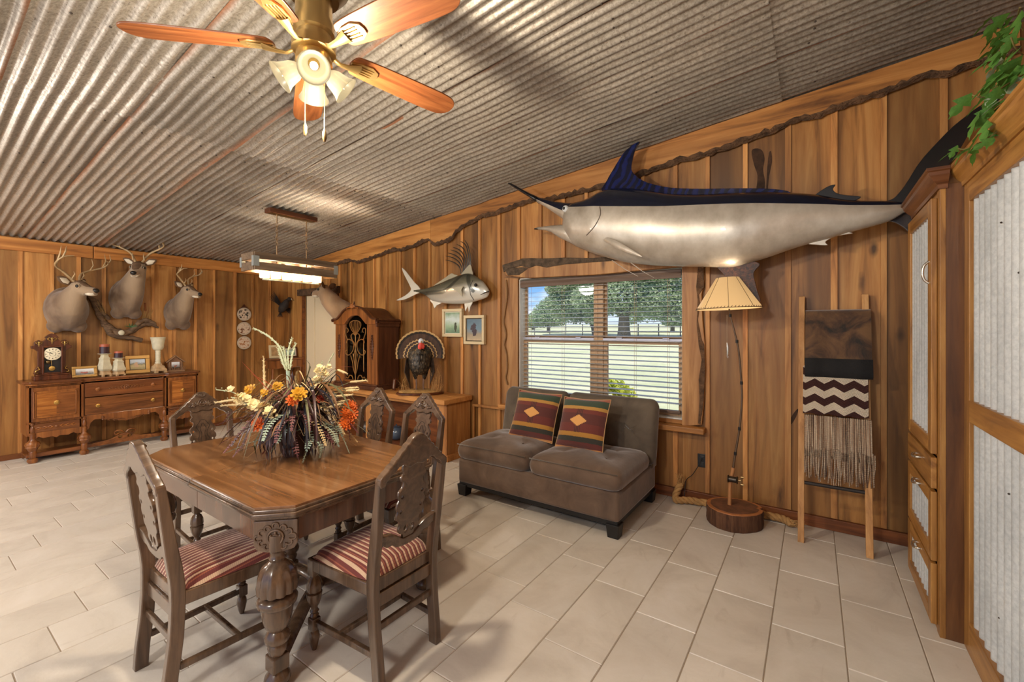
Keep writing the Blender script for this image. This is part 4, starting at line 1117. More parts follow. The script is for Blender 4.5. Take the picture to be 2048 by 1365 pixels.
def pillow(label, c, rot, w=.45, h=.45, t=.085):
    rows = []; n = 18
    def pt(u, v, s):
        f = max(0, (1 - abs(u)**2.6)) ** .55 * max(0, (1 - abs(v)**2.6)) ** .55
        pinch = 1 - .06 * (u*u * (1 - v*v) + v*v * (1 - u*u)) 
        return (u * w/2 * pinch, s * t * f, v * h/2 * pinch)
    g = G()
    for s in (-1, 1):
        g.grid([[pt(-1 + 2*i/n, -1 + 2*j/n, s) for i in range(n+1)] for j in range(n+1)])
    o = thing('throw_pillow', label, 'pillow', c); o.rotation_euler = rot
    p = g.build('pillow_cover', M['kilim'], o, smooth=180)
    g = G()
    ed = [pt(u, v, 0) for u, v in [(-1 + 2*i/12, -1) for i in range(12)] + [(1, -1 + 2*i/12) for i in range(12)] + [(1 - 2*i/12, 1) for i in range(12)] + [(-1, 1 - 2*i/12) for i in range(13)]]
    g.tube(ed, .004, 6).build('piping', plain('pillow_piping', (178,140,96), .9), o, smooth=180)
    return o
pl1 = onY(1070, 826, 3.43); pl2 = onY(1164, 843, 3.36)
pillow('striped kilim pillow with a diamond, left of the two on the sofa', (pl1.x, 3.43, .70), (R(-24), R(2), R(4)))
pillow('striped kilim pillow with a diamond, right of the two on the sofa', (pl2.x, 3.37, .695), (R(-24), R(-2), R(-4)))

# ---- fish mounts
def px(pts, Y): return [onY(x, y, Y) for x, y in pts]
def fish_body(g, top, bot, line, Y0, tmax, n_st, k=.42, up=7, dn=9, mats=(0, 1), pw=1.0):
    """top/bot/line: smooth tables px -> py; rings of points at each px, vertices fixed on the colour line"""
    x0, x1 = top[0][0], top[-1][0]; rings = []; NU, ND = up, dn
    for i in range(n_st + 1):
        x = x0 + (x1 - x0) * i / n_st
        a, b = onY(x, sinterp(top, x), Y0), onY(x, sinterp(bot, x), Y0)
        zl = onY(x, min(max(sinterp(line, x), sinterp(top, x) + .5), sinterp(bot, x) - .5), Y0).z
        zc, h = (a.z + b.z) / 2, max(.002, (a.z - b.z) / 2); t = min(tmax, h * k * 2)
        ph = math.asin(max(-.98, min(.98, (zl - zc) / h)))
        ang = [math.pi/2 + (ph - math.pi/2) * j / NU for j in range(NU)] + [ph + (-math.pi/2 - ph) * j / ND for j in range(ND)]
        left = [(a.x, Y0 - t * math.cos(q)**pw, zc + h * math.sin(q)) for q in ang] + [(a.x, Y0, zc - h)]
        right = [(a.x, Y0 + t * math.cos(q)**pw, zc + h * math.sin(q)) for q in ang[::-1][:-1]]
        rings.append(left + right)
    n = len(rings[0]); base = len(g.v)
    g.v += [p for r in rings for p in r]
    for i in range(n_st):
        for j in range(n):
            f = (base + i*n + j, base + i*n + (j+1) % n, base + (i+1)*n + (j+1) % n, base + (i+1)*n + j)
            dark = j < NU or j >= n - NU
            g.f.append(f); g.m.append(mats[0] if dark else mats[1])
    g.f.append(tuple(base + j for j in range(n-1, -1, -1))); g.m.append(mats[1])
    g.f.append(tuple(base + n_st*n + j for j in range(n))); g.m.append(mats[1])
    return rings
def fin(pts, Y, th, name, mat, parent, sub=3, bev=.003):
    P = [(p.x, p.z) for p in px(pts, Y)]
    me = plate([smooth_poly(P, sub)], th, bev); me.materials.append(mat)
    return place(name, me, parent, 40, loc=tuple(Vector((0, Y, 0)) - Vector(parent.location)), rot=(R(90), 0, 0)) if False else _fin(name, me, Y, parent)
def _fin(name, me, Y, parent):
    o = place(name, me, parent, 40); o.rotation_euler = (R(90), 0, 0)
    L = parent.location; o.location = (-L.x, Y - L.y, -L.z); return o
MY = 3.76
M['marlin_back'] = plain('marlin_back', (16,22,40), .22, coat=.5, var=.3)
def silver(name, a, b_, met=.35):
    m, nt, b = nmat(name)
    v = noise(nt, coords(nt, (1.2, 1, 1)), 5, 5, .6); w = noise(nt, coords(nt, (60, 60, 14)), 2, 2)
    c = ramp(nt, v, ((.3, rgb(a)), (.7, rgb(b_)))); 
    nt.links.new(c, b.inputs['Base Color']); b.inputs['Metallic'].default_value = met; b.inputs['Roughness'].default_value = .36
    b.inputs['Coat Weight'].default_value = .4; bump(nt, b, w, .12, .003); return m
M['marlin_side'] = silver('marlin_silver', (168,156,140), (206,198,184))
def finmat():
    m, nt, b = nmat('marlin_fin')
    tc_ = coords(nt, (1,1,1)); wv = nt.nodes.new('ShaderNodeTexWave'); wv.inputs['Scale'].default_value = 5; wv.inputs['Distortion'].default_value = 7; wv.inputs['Detail'].default_value = 3; wv.bands_direction = 'X'
    mp = nt.nodes.new('ShaderNodeMapping'); mp.inputs['Rotation'].default_value = (0, 0, R(28)); nt.links.new(tc_, mp.inputs[0]); nt.links.new(mp.outputs[0], wv.inputs['Vector'])
    nt.links.new(ramp(nt, wv.outputs['Fac'], ((.2, rgb((12,16,38))), (.9, rgb((22,32,80))))), b.inputs['Base Color'])
    b.inputs['Roughness'].default_value = .15; b.inputs['Coat Weight'].default_value = .6; return m
M['marlin_fin'] = finmat()
M['fin_brown'] = wood('anal_fin', (120,70,44), (64,40,32), (30,22,22), 'z', 3, .5, vary=0)
M['darkfin'] = plain('dark_fin', (14,15,20), .3, coat=.4)
mr = thing('marlin_mount', 'huge mounted marlin with dark blue back and silver belly over the window', 'fish mount', (onY(1500, 460, MY).x, MY, onY(1500, 460, MY).z))
ML = mr.location
def tr_g(g): g.v = [tuple(Vector(p) - ML) for p in g.v]; return g
top = [(1127,441),(1130,428),(1135,416),(1142,409),(1152,405.5),(1171,401),(1188,393),(1202,385),(1224,378),(1276,379),(1340,388),(1400,390),(1460,387),(1529,385),(1580,386.5),(1632,390),(1690,400),(1735,402),(1780,403),(1822,407)]
bot = [(1127,456),(1130,464),(1135,473),(1142,483),(1152,493),(1171,501),(1188,508),(1210,514.5),(1250,525),(1303,531),(1363,533.5),(1424,534.5),(1465,535),(1497,527),(1538,514.5),(1580,500),(1619,488),(1658,478),(1690,467.5),(1738,455),(1780,442),(1822,420)]
lin = [(1127,442),(1135,420),(1155,419),(1216,422),(1329,422),(1400,419),(1500,416),(1593,415),(1700,414.5),(1771,413),(1822,410)]
g = G(); fish_body(g, top, bot, lin, MY, .20, 84, k=.34)
body = tr_g(g).build('body', [M['marlin_back'], M['marlin_side']], mr, smooth=180)
# upper bill
def spike(rows, mats, name, k=.5, tm=.05, lastline=.45):
    g = G(); rings = []
    for x, yt, yb in rows:
        a, b = onY(x, yt, MY), onY(x, yb, MY); h = (a.z - b.z)/2; zc = (a.z + b.z)/2; t = min(tm, h * k * 2 + .002)
        rings.append([(a.x, MY - t*math.cos(q), zc + h*math.sin(q)) for q in [math.pi/2 - math.pi*j/8 for j in range(9)]] + [(a.x, MY + t*math.cos(q), zc + h*math.sin(q)) for q in [-math.pi/2 + math.pi*j/8 for j in range(1, 8)]])
    n = 16; base = 0; g.v = [p for r in rings for p in r]
    for i in range(len(rings)-1):
        for j in range(n):
            g.f.append((i*n+j, i*n+(j+1)%n, (i+1)*n+(j+1)%n, (i+1)*n+j)); g.m.append(mats[0] if (j < 4 or j >= 12) else mats[1])
    g.f += [tuple(range(n-1,-1,-1)), tuple(range((len(rings)-1)*n, len(rings)*n))]; g.m += [mats[1], mats[1]]
    return tr_g(g).build(name, [M['marlin_back'], M['marlin_side'], M['darkfin']], mr, smooth=180)
spike([(984,346,348.5),(1010,360,364),(1039,376,382.5),(1060,387,395.5),(1075,394,405)], (2, 2), 'bill_tip')
spike([(1073,393.5,404),(1090,399,414),(1107,403,425),(1122,405,436),(1138,406.2,448),(1170,406,455)], (0, 1), 'upper_jaw', .4, .10)
spike([(1069,457,459.5),(1076,455,460)], (2, 2), 'jaw_tip')
spike([(1074,454.8,459.5),(1090,453,461),(1102,451.5,464.5),(1118,450,475.5),(1134,449,483),(1160,449,496)], (1, 1), 'lower_jaw', .45, .10)
e = onY(1139.5, 422, MY); ex = e.x; 
eye_y = MY - .082
G().ball(Vector((ex + .0, eye_y, e.z)) - ML, .034, 14, 8).build('eye', plain('fish_eye', (214,220,222), .15, coat=.8), mr, smooth=180)
G().ball(Vector((ex - .004, eye_y - .024, e.z)) - ML, .016, 10, 6).build('pupil', M['black'], mr, smooth=180)
gp = []
for x, y in ((1216,423),(1218,440),(1206,462),(1188,477)):
    p = onY(x, y, MY); 
    a, b = onY(x, sinterp(top, x), MY), onY(x, sinterp(bot, x), MY); h = (a.z-b.z)/2; zc = (a.z+b.z)/2; t = min(.20, h*.34*2)
    gp.append((p.x - ML.x, -t * math.sqrt(max(0, 1 - ((p.z - zc)/h)**2)) - .001, p.z - ML.z))
G().tube(smooth_poly(gp, 4, False), .004, 6).build('gill_line', plain('gill_brown', (96,84,74), .4), mr, smooth=60)  # darker line along the edge of the gill plate
fin([(1206,386),(1214,362),(1224,344),(1236,324),(1249,305),(1265,291),(1280,284),(1271,300),(1266,318),(1263,338),(1270,350),(1285,361),(1303,368),(1342,376),(1408,378),(1500,377),(1561,380),(1578,388),(1500,396),(1400,398),(1276,394)], MY, .016, 'dorsal_fin', M['marlin_fin'], mr)
fin([(1628,394),(1636,386),(1651,376),(1662,371),(1671,370),(1666,379),(1674,387),(1695,391),(1722,394),(1700,404),(1650,402)], MY, .012, 'second_dorsal_fin', M['darkfin'], mr)
fin([(1612,486),(1632,490),(1655,491),(1651,484),(1668,474),(1688,470),(1706,467),(1688,464),(1655,468)], MY, .012, 'rear_anal_fin', M['marlin_side'], mr)
fin([(1436,530),(1446,548),(1458,560),(1478,570),(1500,588),(1521,604),(1516,585),(1510,562),(1508,545),(1520,528),(1490,522)], MY, .012, 'anal_fin', M['fin_brown'], mr)
fin([(1770,406),(1786,398),(1803,380),(1818,358),(1832,335),(1848,314),(1867,293),(1885,274),(1903,256),(1925,238),(1948,220),(1975,204),(2005,192),(1985,214),(1962,236),(1945,256),(1925,290),(1905,322),(1880,350),(1850,385),(1824,412),(1800,425)], MY + .06, .020, 'tail_upper_lobe', M['darkfin'], mr)
fin([(1772,440),(1790,446),(1806,455),(1816,464),(1826,478),(1840,500),(1858,520),(1872,545),(1866,500),(1858,465),(1845,435),(1824,412),(1800,420)], MY + .06, .020, 'tail_lower_lobe', plain('tail_lower', (50,48,52), .25, coat=.5), mr)
# pectoral fin stands off the flank
pf = onY(1206, 476, MY - .16); pt_ = onY(1284, 514, MY - .26); pm = onY(1246, 489, MY - .22); pb = onY(1240, 500, MY - .22)
G().tube(smooth_poly([tuple(pf - ML), tuple((pm + pb)/2 - ML), tuple(pt_ - ML)], 4, False), [.018, .024, .026, .028, .027, .022, .016, .010, .003], 8, sq=.25, up=(0, 0, 1)).build('pectoral_fin', M['marlin_side'], mr, smooth=60)
for x0, y0, x1, y1, dy in ((1224, 521, 1276, 553, .14), (1262, 526, 1308, 556, .06)):
    G().tube([onY(x0, y0, MY - dy*.3) - ML, onY((x0+x1)/2, (y0+y1)/2 + 2, MY - dy) - ML, onY(x1, y1, MY - dy) - ML], [.004, .003, .0015], 6).build('pelvic_fin', M['marlin_side'], mr, smooth=60)

# ---- roosterfish
RY = 3.90
rf = thing('roosterfish_mount', 'mounted roosterfish with tall comb of dorsal spines on the board wall', 'fish mount', tuple(onY(890, 585, RY)))
ML = rf.location
def rooster_mat():
    m, nt, b = nmat('rooster_skin')
    tc_ = nt.nodes.new('ShaderNodeTexCoord'); sx = nt.nodes.new('ShaderNodeSeparateXYZ'); nt.links.new(tc_.outputs['Object'], sx.inputs[0])
    X_, Z_ = sx.outputs['X'], sx.outputs['Z']
    xr = math_n(nt, 'MAXIMUM', math_n(nt, 'SUBTRACT', X_, .02), 0.0)
    z1 = math_n(nt, 'MULTIPLY_ADD', math_n(nt, 'POWER', xr, 1.5), 1.15, .0)
    d1 = math_n(nt, 'ABSOLUTE', math_n(nt, 'SUBTRACT', Z_, z1))
    x2 = math_n(nt, 'MULTIPLY_ADD', math_n(nt, 'POWER', math_n(nt, 'MAXIMUM', math_n(nt, 'SUBTRACT', Z_, .0), 0.0), .6), -.25, .50)
    d2 = math_n(nt, 'ABSOLUTE', math_n(nt, 'SUBTRACT', X_, x2))
    d2 = math_n(nt, 'ADD', d2, math_n(nt, 'MULTIPLY', math_n(nt, 'MAXIMUM', math_n(nt, 'SUBTRACT', -.02, Z_), 0.0), 1.5))
    dm = math_n(nt, 'MINIMUM', d1, d2)
    band = ramp(nt, dm, ((.018, (.8,.8,.8,1)), (.034, (0,0,0,1))))
    tz = math_n(nt, 'ADD', Z_, math_n(nt, 'MULTIPLY', X_, -.12))
    sides = ramp(nt, math_n(nt, 'MULTIPLY_ADD', tz, 2.6, .5), ((.1, rgb((214,210,198))), (.48, rgb((176,170,154))), (.62, rgb((112,108,90))), (.85, rgb((72,72,60)))))
    c = mix(nt, band, sides, rgb((56,56,48)))
    nt.links.new(c, b.inputs['Base Color']); b.inputs['Metallic'].default_value = .25; b.inputs['Roughness'].default_value = .25; b.inputs['Coat Weight'].default_value = .5
    return m
M['rooster'] = rooster_mat(); M['spine'] = plain('rooster_spine', (48,42,36), .35); M['rfin'] = plain('rooster_fin', (160,152,128), .35, coat=.3); M['pale'] = plain('pale_fin', (208,204,190), .35)
rtop = [(828,580),(836,579),(851,577.5),(878,568),(906,556),(928,548.5),(941,547.5),(954,554),(967,564),(974,574),(978,581)]
rbot = [(828,584.5),(836,585.5),(851,591),(865,602),(892,607.5),(928,608),(945,605),(962,600),(970,597),(975,594),(978,588)]
rlin = [(828,581.5),(851,582),(890,575),(928,565),(954,568),(978,583)]
g = G(); fish_body(g, rtop, rbot, rlin, RY, .115, 40, k=.26, mats=(0, 0))
tr_g(g).build('body', M['rooster'], rf, smooth=180)
fin([(838,574),(830,566),(822,556),(812,543),(804,536),(808,548),(814,560),(820,572),(822,581),(810,592),(793,601),(808,600),(822,594),(834,588),(842,584)], RY, .012, 'tail', M['pale'], rf)
fin([(866,573),(880,563),(893,554),(903,547),(908,549),(917,552),(905,560),(880,570)], RY, .010, 'second_dorsal_fin', M['rfin'], rf, 2)
fin([(922,552),(928,542),(934,535),(941,529),(944,540),(945,552)], RY, .010, 'comb_membrane', M['rfin'], rf, 2)
fin([(860,600),(866,608),(869,617),(874,611),(884,606),(880,600)], RY, .010, 'anal_fin', M['pale'], rf, 2)
fin([(930,604),(930,614),(931,623),(936,613),(938,625),(941,614),(946,602)], RY, .010, 'pelvic_fin', M['pale'], rf, 2)
tips = [(890,520),(891,512),(895,506),(901,500),(906,495),(913,489),(921,483),(929,480)]
for k, (tx, ty) in enumerate(tips):
    bx_ = 922 + 2.5 * k; c_ = (bx_ + 1 + k*.6, ty + 5)
    P = [onY((1-t)**2*bx_ + 2*t*(1-t)*c_[0] + t*t*tx, (1-t)**2*548 + 2*t*(1-t)*c_[1] + t*t*ty, RY) - ML for t in (0, .25, .5, .75, 1)]
    if k == 7: P = [onY(939, 548, RY) - ML, onY(941, 530, RY) - ML, onY(940, 510, RY) - ML, onY(936, 492, RY) - ML, onY(929, 480, RY) - ML]
    G().tube(smooth_poly([tuple(p) for p in P], 4, False), [.009, .009, .0085, .008] * 2 + [.007] * 5 + [.0055, .005, .004, .002], 6, sq=.6).build('comb_spine', M['spine'], rf, smooth=60)
e = onY(951.5, 570.5, RY - .10) - ML
G().ball(e, .020, 12, 7).build('eye', M['black'], rf, smooth=180)
G().tube([onY(978, 583, RY - .03) - ML, onY(970, 586, RY - .07) - ML, onY(961, 590, RY - .10) - ML], [.006, .007, .003], 6).build('mouth_line', M['spine'], rf, smooth=60)
G().tube([tuple(p - ML) for p in (onY(946, 560, RY - .10), onY(939, 576, RY - .118), onY(941, 590, RY - .116), onY(948, 601, RY - .08))], .004, 6).build('gill_line', M['spine'], rf, smooth=60)
fin([(905,577),(916,584),(925,594),(923,580),(926,573)], RY - .118, .008, 'pectoral_fin', M['rfin'], rf, 2)

# ---- two small framed photographs by the roosterfish
def photo_mat(name, stops, blob, seed=1.0, sc=14):
    m, nt, b = nmat(name)
    a = noise(nt, coords(nt, (1,1,1)), sc, 4, .65)
    tc_ = nt.nodes.new('ShaderNodeTexCoord'); sx = nt.nodes.new('ShaderNodeSeparateXYZ'); nt.links.new(tc_.outputs['Generated'], sx.inputs[0])
    v = math_n(nt, 'ADD', math_n(nt, 'MULTIPLY', a, .35), math_n(nt, 'MULTIPLY', sx.outputs['Z'], .8))
    c = ramp(nt, v, stops)
    dx = math_n(nt, 'DIVIDE', math_n(nt, 'SUBTRACT', sx.outputs[blob[4]], blob[0]), blob[2]); dz = math_n(nt, 'DIVIDE', math_n(nt, 'SUBTRACT', sx.outputs['Z'], blob[1]), blob[3])
    r2 = math_n(nt, 'ADD', math_n(nt, 'ADD', math_n(nt, 'MULTIPLY', dx, dx), math_n(nt, 'MULTIPLY', dz, dz)), math_n(nt, 'MULTIPLY', a, 3.2))
    c = mix(nt, math_n(nt, 'LESS_THAN', r2, 2.1), c, blob[5])
    nt.links.new(c, b.inputs['Base Color']); b.inputs['Roughness'].default_value = .25; b.inputs['Coat Weight'].default_value = .3
    return m
def picture(label, c, w, h, fw, depth, fmat, pmat, rotz=0, tilt=0, mat_w=0, matm=None, cat='picture frame', name='picture_frame', group=None):
    """frame standing in the local xz plane, facing -y"""
    o = thing(name, label, cat, c, rotz, group); o.rotation_euler = (tilt, 0, rotz)
    g = G()
    g.box(-w/2, w/2, -depth, 0, -h/2, -h/2 + fw).box(-w/2, w/2, -depth, 0, h/2 - fw, h/2).box(-w/2, -w/2 + fw, -depth, 0, -h/2 + fw, h/2 - fw).box(w/2 - fw, w/2, -depth, 0, -h/2 + fw, h/2 - fw)
    g.build('frame', fmat, o, bevel=min(.004, fw*.25))
    if mat_w:
        G().box(-w/2 + fw, w/2 - fw, -depth*.62, -depth*.3, -h/2 + fw, h/2 - fw).build('mat_board', matm, o)
    q = fw + mat_w
    G().box(-w/2 + q, w/2 - q, -depth*.68, -depth*.25, -h/2 + q, h/2 - q).build('photo', pmat, o)
    return o
M['gold'] = plain('gold_frame', (158,122,66), .4, .5); M['cream_frame'] = plain('cream_frame', (206,188,150), .45, bumps=(40, .2)); M['mat_dark'] = plain('mat_dark', (70,58,44), .8); M['mat_cream'] = plain('mat_cream', (214,206,186), .8)
a = onY(905.5, 646, WB - .03); 
ph1 = photo_mat('pond_photo', ((.2, rgb((96,130,110))), (.45, rgb((150,180,150))), (.7, rgb((196,214,214))), (.95, rgb((120,150,120)))), (.72, .35, .12, .35, 'X', rgb((60,72,60))))
ph2 = photo_mat('hunter_photo', ((.15, rgb((190,170,140))), (.4, rgb((150,140,120))), (.6, rgb((96,130,150))), (.9, rgb((76,110,130)))), (.5, .5, .28, .34, 'X', rgb((52,46,60))))
picture('cream-framed pond photograph, left and higher of two under the roosterfish', (a.x, WB - .006, a.z), .325, .345, .034, .045, M['cream_frame'], ph1, mat_w=.012, matm=M['mat_cream'])
a = onY(949, 660, WB - .03)
picture('cream-framed hunter photograph, right and lower of two under the roosterfish', (a.x, WB - .006, a.z), .315, .345, .034, .045, M['cream_frame'], ph2, mat_w=.012, matm=M['mat_dark'])

# ---- blanket ladder
M['pine'] = wood('pine_rail', (218,170,112), (196,146,90), (150,104,60), 'z', 1.4, .6, vary=.1, blotch=.3)
lad = thing('blanket_ladder', 'pale wooden blanket ladder leaning on the board wall', 'ladder', (.115, 3.66, 0))
def lad_y(z): return .02 + .315 * z / 1.74
for s in (-1, 1):
    g = G(); x = s * .188
    G().loft([[(x - .019, lad_y(z) - .018, z), (x + .019, lad_y(z) - .018, z), (x + .019, lad_y(z) + .018, z), (x - .019, lad_y(z) + .018, z)] for z in (0, .6, 1.2, 1.745)]).build('rail', M['pine'], lad, bevel=.003)
M['rung'] = plain('dark_rung', (40,32,28), .6)
for z in (.40, .80, 1.18, 1.56): G().tube([(-.2, lad_y(z), z), (.2, lad_y(z), z)], .013, 10).build('rung', M['rung'], lad, smooth=50)
# blankets
def drape(x0, x1, zr, front, back, th, wob=.006, seed=0, off=0.0, nx=24, hem=None):
    """cloth folded over the rung at height zr: front and back drop, thickness th"""
    rr = random.Random(seed); ph = [rr.uniform(0, 6) for _ in range(4)]
    prof = []
    for i in range(13): prof.append(('f', front * (1 - i/12)))
    for i in range(1, 6): prof.append(('t', i/6))
    for i in range(7): prof.append(('b', back * i/6))
    outer, inner = [], []
    for j in range(nx + 1):
        u = j / nx; x = x0 + (x1 - x0) * u; A, B = [], []
        for kind, v in prof:
            r0 = .016 + off; r1 = r0 + th
            wv = wob * (math.sin(u*9 + ph[0]) + .6 * math.sin(u*17 + ph[1]))
            if kind == 'f':
                z = zr - v * (1 + (hem(u) if hem else 0)); y = lad_y(z)
                k_ = min(1, v / .1); A.append((x, y - r1 - wv*k_ - .01*k_, z)); B.append((x, y - r0 - wv*k_, z))
            elif kind == 't':
                a_ = math.pi * v; A.append((x, lad_y(zr) - r1*math.cos(a_), zr + r1*math.sin(a_))); B.append((x, lad_y(zr) - r0*math.cos(a_), zr + r0*math.sin(a_)))
            else:
                z = zr - v; y = lad_y(z); A.append((x, y + r1, z)); B.append((x, y + r0, z))
        outer.append(A + B[::-1])
    return G().loft(outer)
def hide_mat():
    m, nt, b = nmat('cow_hide')
    tc_ = nt.nodes.new('ShaderNodeTexCoord'); sx = nt.nodes.new('ShaderNodeSeparateXYZ'); nt.links.new(tc_.outputs['Object'], sx.inputs[0])
    a = noise(nt, coords(nt), 7, 5, .6, .8)
    c = ramp(nt, a, ((.36, rgb((28,20,14))), (.48, rgb((74,48,28))), (.66, rgb((108,76,44)))))
    nt.links.new(c, b.inputs['Base Color']); b.inputs['Roughness'].default_value = .8; b.inputs['Sheen Weight'].default_value = .4
    bump(nt, b, noise(nt, coords(nt, (1, 1, .3)), 160, 2), .5, .004); return m
zt = onY(1675, 622, 3.93).z - .045
h1 = thing('hide_throw', 'brown and black hide throw folded over the top of the ladder', 'throw', (.115, 3.66, 0))
fr = zt - onY(1675, 722, 3.86).z; fr2 = zt - onY(1675, 756, 3.86).z
drape(-.165, .215, zt, fr, .30, .020, .004, 1, .018).build('hide_panel', hide_mat(), h1, smooth=60)
M['blackfur'] = plain('black_fur', (16,14,14), .85, bumps=(120, .6))
g2 = G(); 
xs = [-.168 + .388*i/24 for i in range(25)]
rings = []
for x in xs:
    u = (x + .168)/.388; rings_ = []
    w = .005 * (math.sin(u*9 + 1) + .6*math.sin(u*17))
    zz = (zt - fr + .01, zt - fr + .015, zt - (fr+fr2)/2, zt - fr2 + .02, zt - fr2)
    ys = [lad_y(z) - .068 for z in zz]
    F_ = [(x, ys[0] - w + .012, zz[0]), (x, ys[1] - w, zz[1]), (x, ys[2] - w - .006, zz[2]), (x, ys[3] - w - .002, zz[3]), (x, ys[4] - w + .02, zz[4])]
    rings.append(F_ + [(x, ys[4] + .03, zz[4] + .01), (x, ys[0] + .03, zz[0])])
g2.loft(rings).build('black_band', M['blackfur'], h1, smooth=60)
def chevron_mat():
    m, nt, b = nmat('chevron_afghan')
    tc_ = nt.nodes.new('ShaderNodeTexCoord'); sx = nt.nodes.new('ShaderNodeSeparateXYZ'); nt.links.new(tc_.outputs['Object'], sx.inputs[0])
    zig = math_n(nt, 'PINGPONG', math_n(nt, 'ADD', sx.outputs['X'], .5), .056)
    v = math_n(nt, 'SUBTRACT', sx.outputs['Z'], math_n(nt, 'MULTIPLY', zig, .62))
    f = math_n(nt, 'FRACT', math_n(nt, 'DIVIDE', math_n(nt, 'SUBTRACT', v, .003), .105))
    st = math_n(nt, 'GREATER_THAN', f, .5)
    rib = math_n(nt, 'SINE', math_n(nt, 'MULTIPLY', v, 700))
    c = mix(nt, st, rgb((66,32,28)), rgb((226,208,184)))
    nt.links.new(c, b.inputs['Base Color']); b.inputs['Roughness'].default_value = .95
    bump(nt, b, rib, .8, .004); return m
h2 = thing('chevron_afghan', 'crocheted brown and cream zigzag afghan on the ladder under the hide', 'blanket', (.115, 3.66, 0))
z2 = 1.19; f2 = z2 - onY(1675, 832, 3.80).z
def zigh(u): return .07 * (abs(((u * 3.4 + .1) % 1) - .5) - .25)
drape(-.178, .192, z2, f2, .25, .022, .004, 3, .002, 60, zigh).build('afghan_panel', chevron_mat(), h2, smooth=50)
def knit_mat():
    m, nt, b = nmat('striped_knit')
    tc_ = nt.nodes.new('ShaderNodeTexCoord'); sx = nt.nodes.new('ShaderNodeSeparateXYZ'); nt.links.new(tc_.outputs['Object'], sx.inputs[0])
    a = noise(nt, coords(nt, (110, 1, 1.5)), 1, 2)
    c = ramp(nt, a, ((.30, rgb((62,50,48))), (.42, rgb((140,106,80))), (.52, rgb((206,186,160))), (.60, rgb((120,92,72))), (.70, rgb((188,160,130)))))
    nt.links.new(c, b.inputs['Base Color']); b.inputs['Roughness'].default_value = .95
    w = math_n(nt, 'ADD', math_n(nt, 'SINE', math_n(nt, 'MULTIPLY', sx.outputs['X'], 520)), math_n(nt, 'SINE', math_n(nt, 'MULTIPLY', sx.outputs['Z'], 500)))
    bump(nt, b, w, .7, .004); return m
M['knit'] = knit_mat()
h3 = thing('fringed_throw', 'beige and brown striped knit throw with long fringe low on the ladder', 'throw', (.115, 3.66, 0))
z3 = .88; zb3 = onY(1690, 905, 3.77).z
rings = []
for i in range(41):
    u = i/40; x = -.168 + .375*u; w = .006*math.sin(u*34) + .004*math.sin(u*13)
    rings.append([(x, lad_y(z) - .045 - w - (.012 if z < .75 else 0), z) for z in (z3, .80, .70, .60, zb3)] + [(x, lad_y(z) - .022, z) for z in (zb3, z3)])
G().loft(rings).build('knit_panel', M['knit'], h3, smooth=50)
g = G(); rr = random.Random(4)
for i in range(54):
    u = (i + rr.uniform(0, .6))/54; x = -.165 + .372*u; zt_ = zb3 + rr.uniform(.0, .02); zl = zb3 - rr.uniform(.155, .205) - .03*math.sin(u*3.1); y = lad_y(zb3) - .05 - rr.uniform(0, .014)
    if u > .9: x += (u-.9)*.2
    g.tube([(x, y, zt_), (x + rr.uniform(-.004,.004), y - .006, (zt_+zl)/2), (x + rr.uniform(-.010,.010), y - rr.uniform(0,.012), zl)], [.0042, .0046, .0038], 5)
tag(g.build('fringe', M['knit'], h3, smooth=60), kind='stuff')

# ---- rope lying behind the log
M['rope'] = plain('sisal_rope', (176,134,82), .95, bumps=(90, .8, .006), var=.25)
rp = [onY(1362, 968, 3.95), onY(1354, 984, 3.94), onZ(1352, 1000, .035), onZ(1372, 1001, .035), Vector((-.80, 3.93, .035)), Vector((-.60, 3.95, .035)), Vector((-.42, 3.95, .035)), Vector((-.28, 3.95, .035)), Vector((-.19, 3.94, .035)), onZ(1584, 1048, .035)]
pts = smooth_poly([tuple(p) for p in rp], 6, False)
rope = thing('thick_rope', 'frayed thick sisal rope lying along the wall behind the log lamp', 'rope', (rp[4].x, rp[4].y, 0))
OL = Vector(rope.location)
g = G(); N = len(pts)
for s in range(3):
    P = []
    for i, p in enumerate(pts):
        t = (Vector(pts[min(i+1, N-1)]) - Vector(pts[max(i-1, 0)])).normalized(); nn = t.cross(Vector((0,0,1))).normalized(); bb = t.cross(nn)
        a = i * .75 + s * 2.094; P.append(Vector(p) + (nn*math.cos(a) + bb*math.sin(a)) * .015 - OL)
    g = G().tube(P, .017, 7); g.build('strand', M['rope'], rope, smooth=60)
g = G(); rr = random.Random(8)
for end, d in ((Vector(pts[0]), Vector((-.01, 0, .05))), (Vector(pts[-1]), Vector((.05, -.01, 0)))):
    for i in range(40):
        q = end + Vector((rr.uniform(-.02,.02), rr.uniform(-.02,.02), rr.uniform(-.012,.02)))
        e2 = q + d + Vector((rr.uniform(-.025,.025), rr.uniform(-.025,.025), rr.uniform(-.01,.025))); e2.z = max(.006, e2.z); q.z = max(.008, q.z)
        g.tube([q - OL, (q + e2)/2 + Vector((0,0,.006)) - OL, e2 - OL], .0022, 4)
tag(g.build('frayed_fibres', M['rope'], rope), kind='stuff')
# lamp cord from the outlet down to the floor
cp = [onY(1404, 917, WB - .02), onY(1398, 930, WB - .05), onY(1385, 950, WB - .05), onY(1372, 962, WB - .05)]
tag(G().tube(smooth_poly([tuple(p) for p in cp] + [(rp[0].x + .03, rp[0].y, .05)], 5, False), .003, 6).build('lamp_cord', M['black'], smooth=60), 'thin black cord running from the wall outlet to the rope', 'cord')
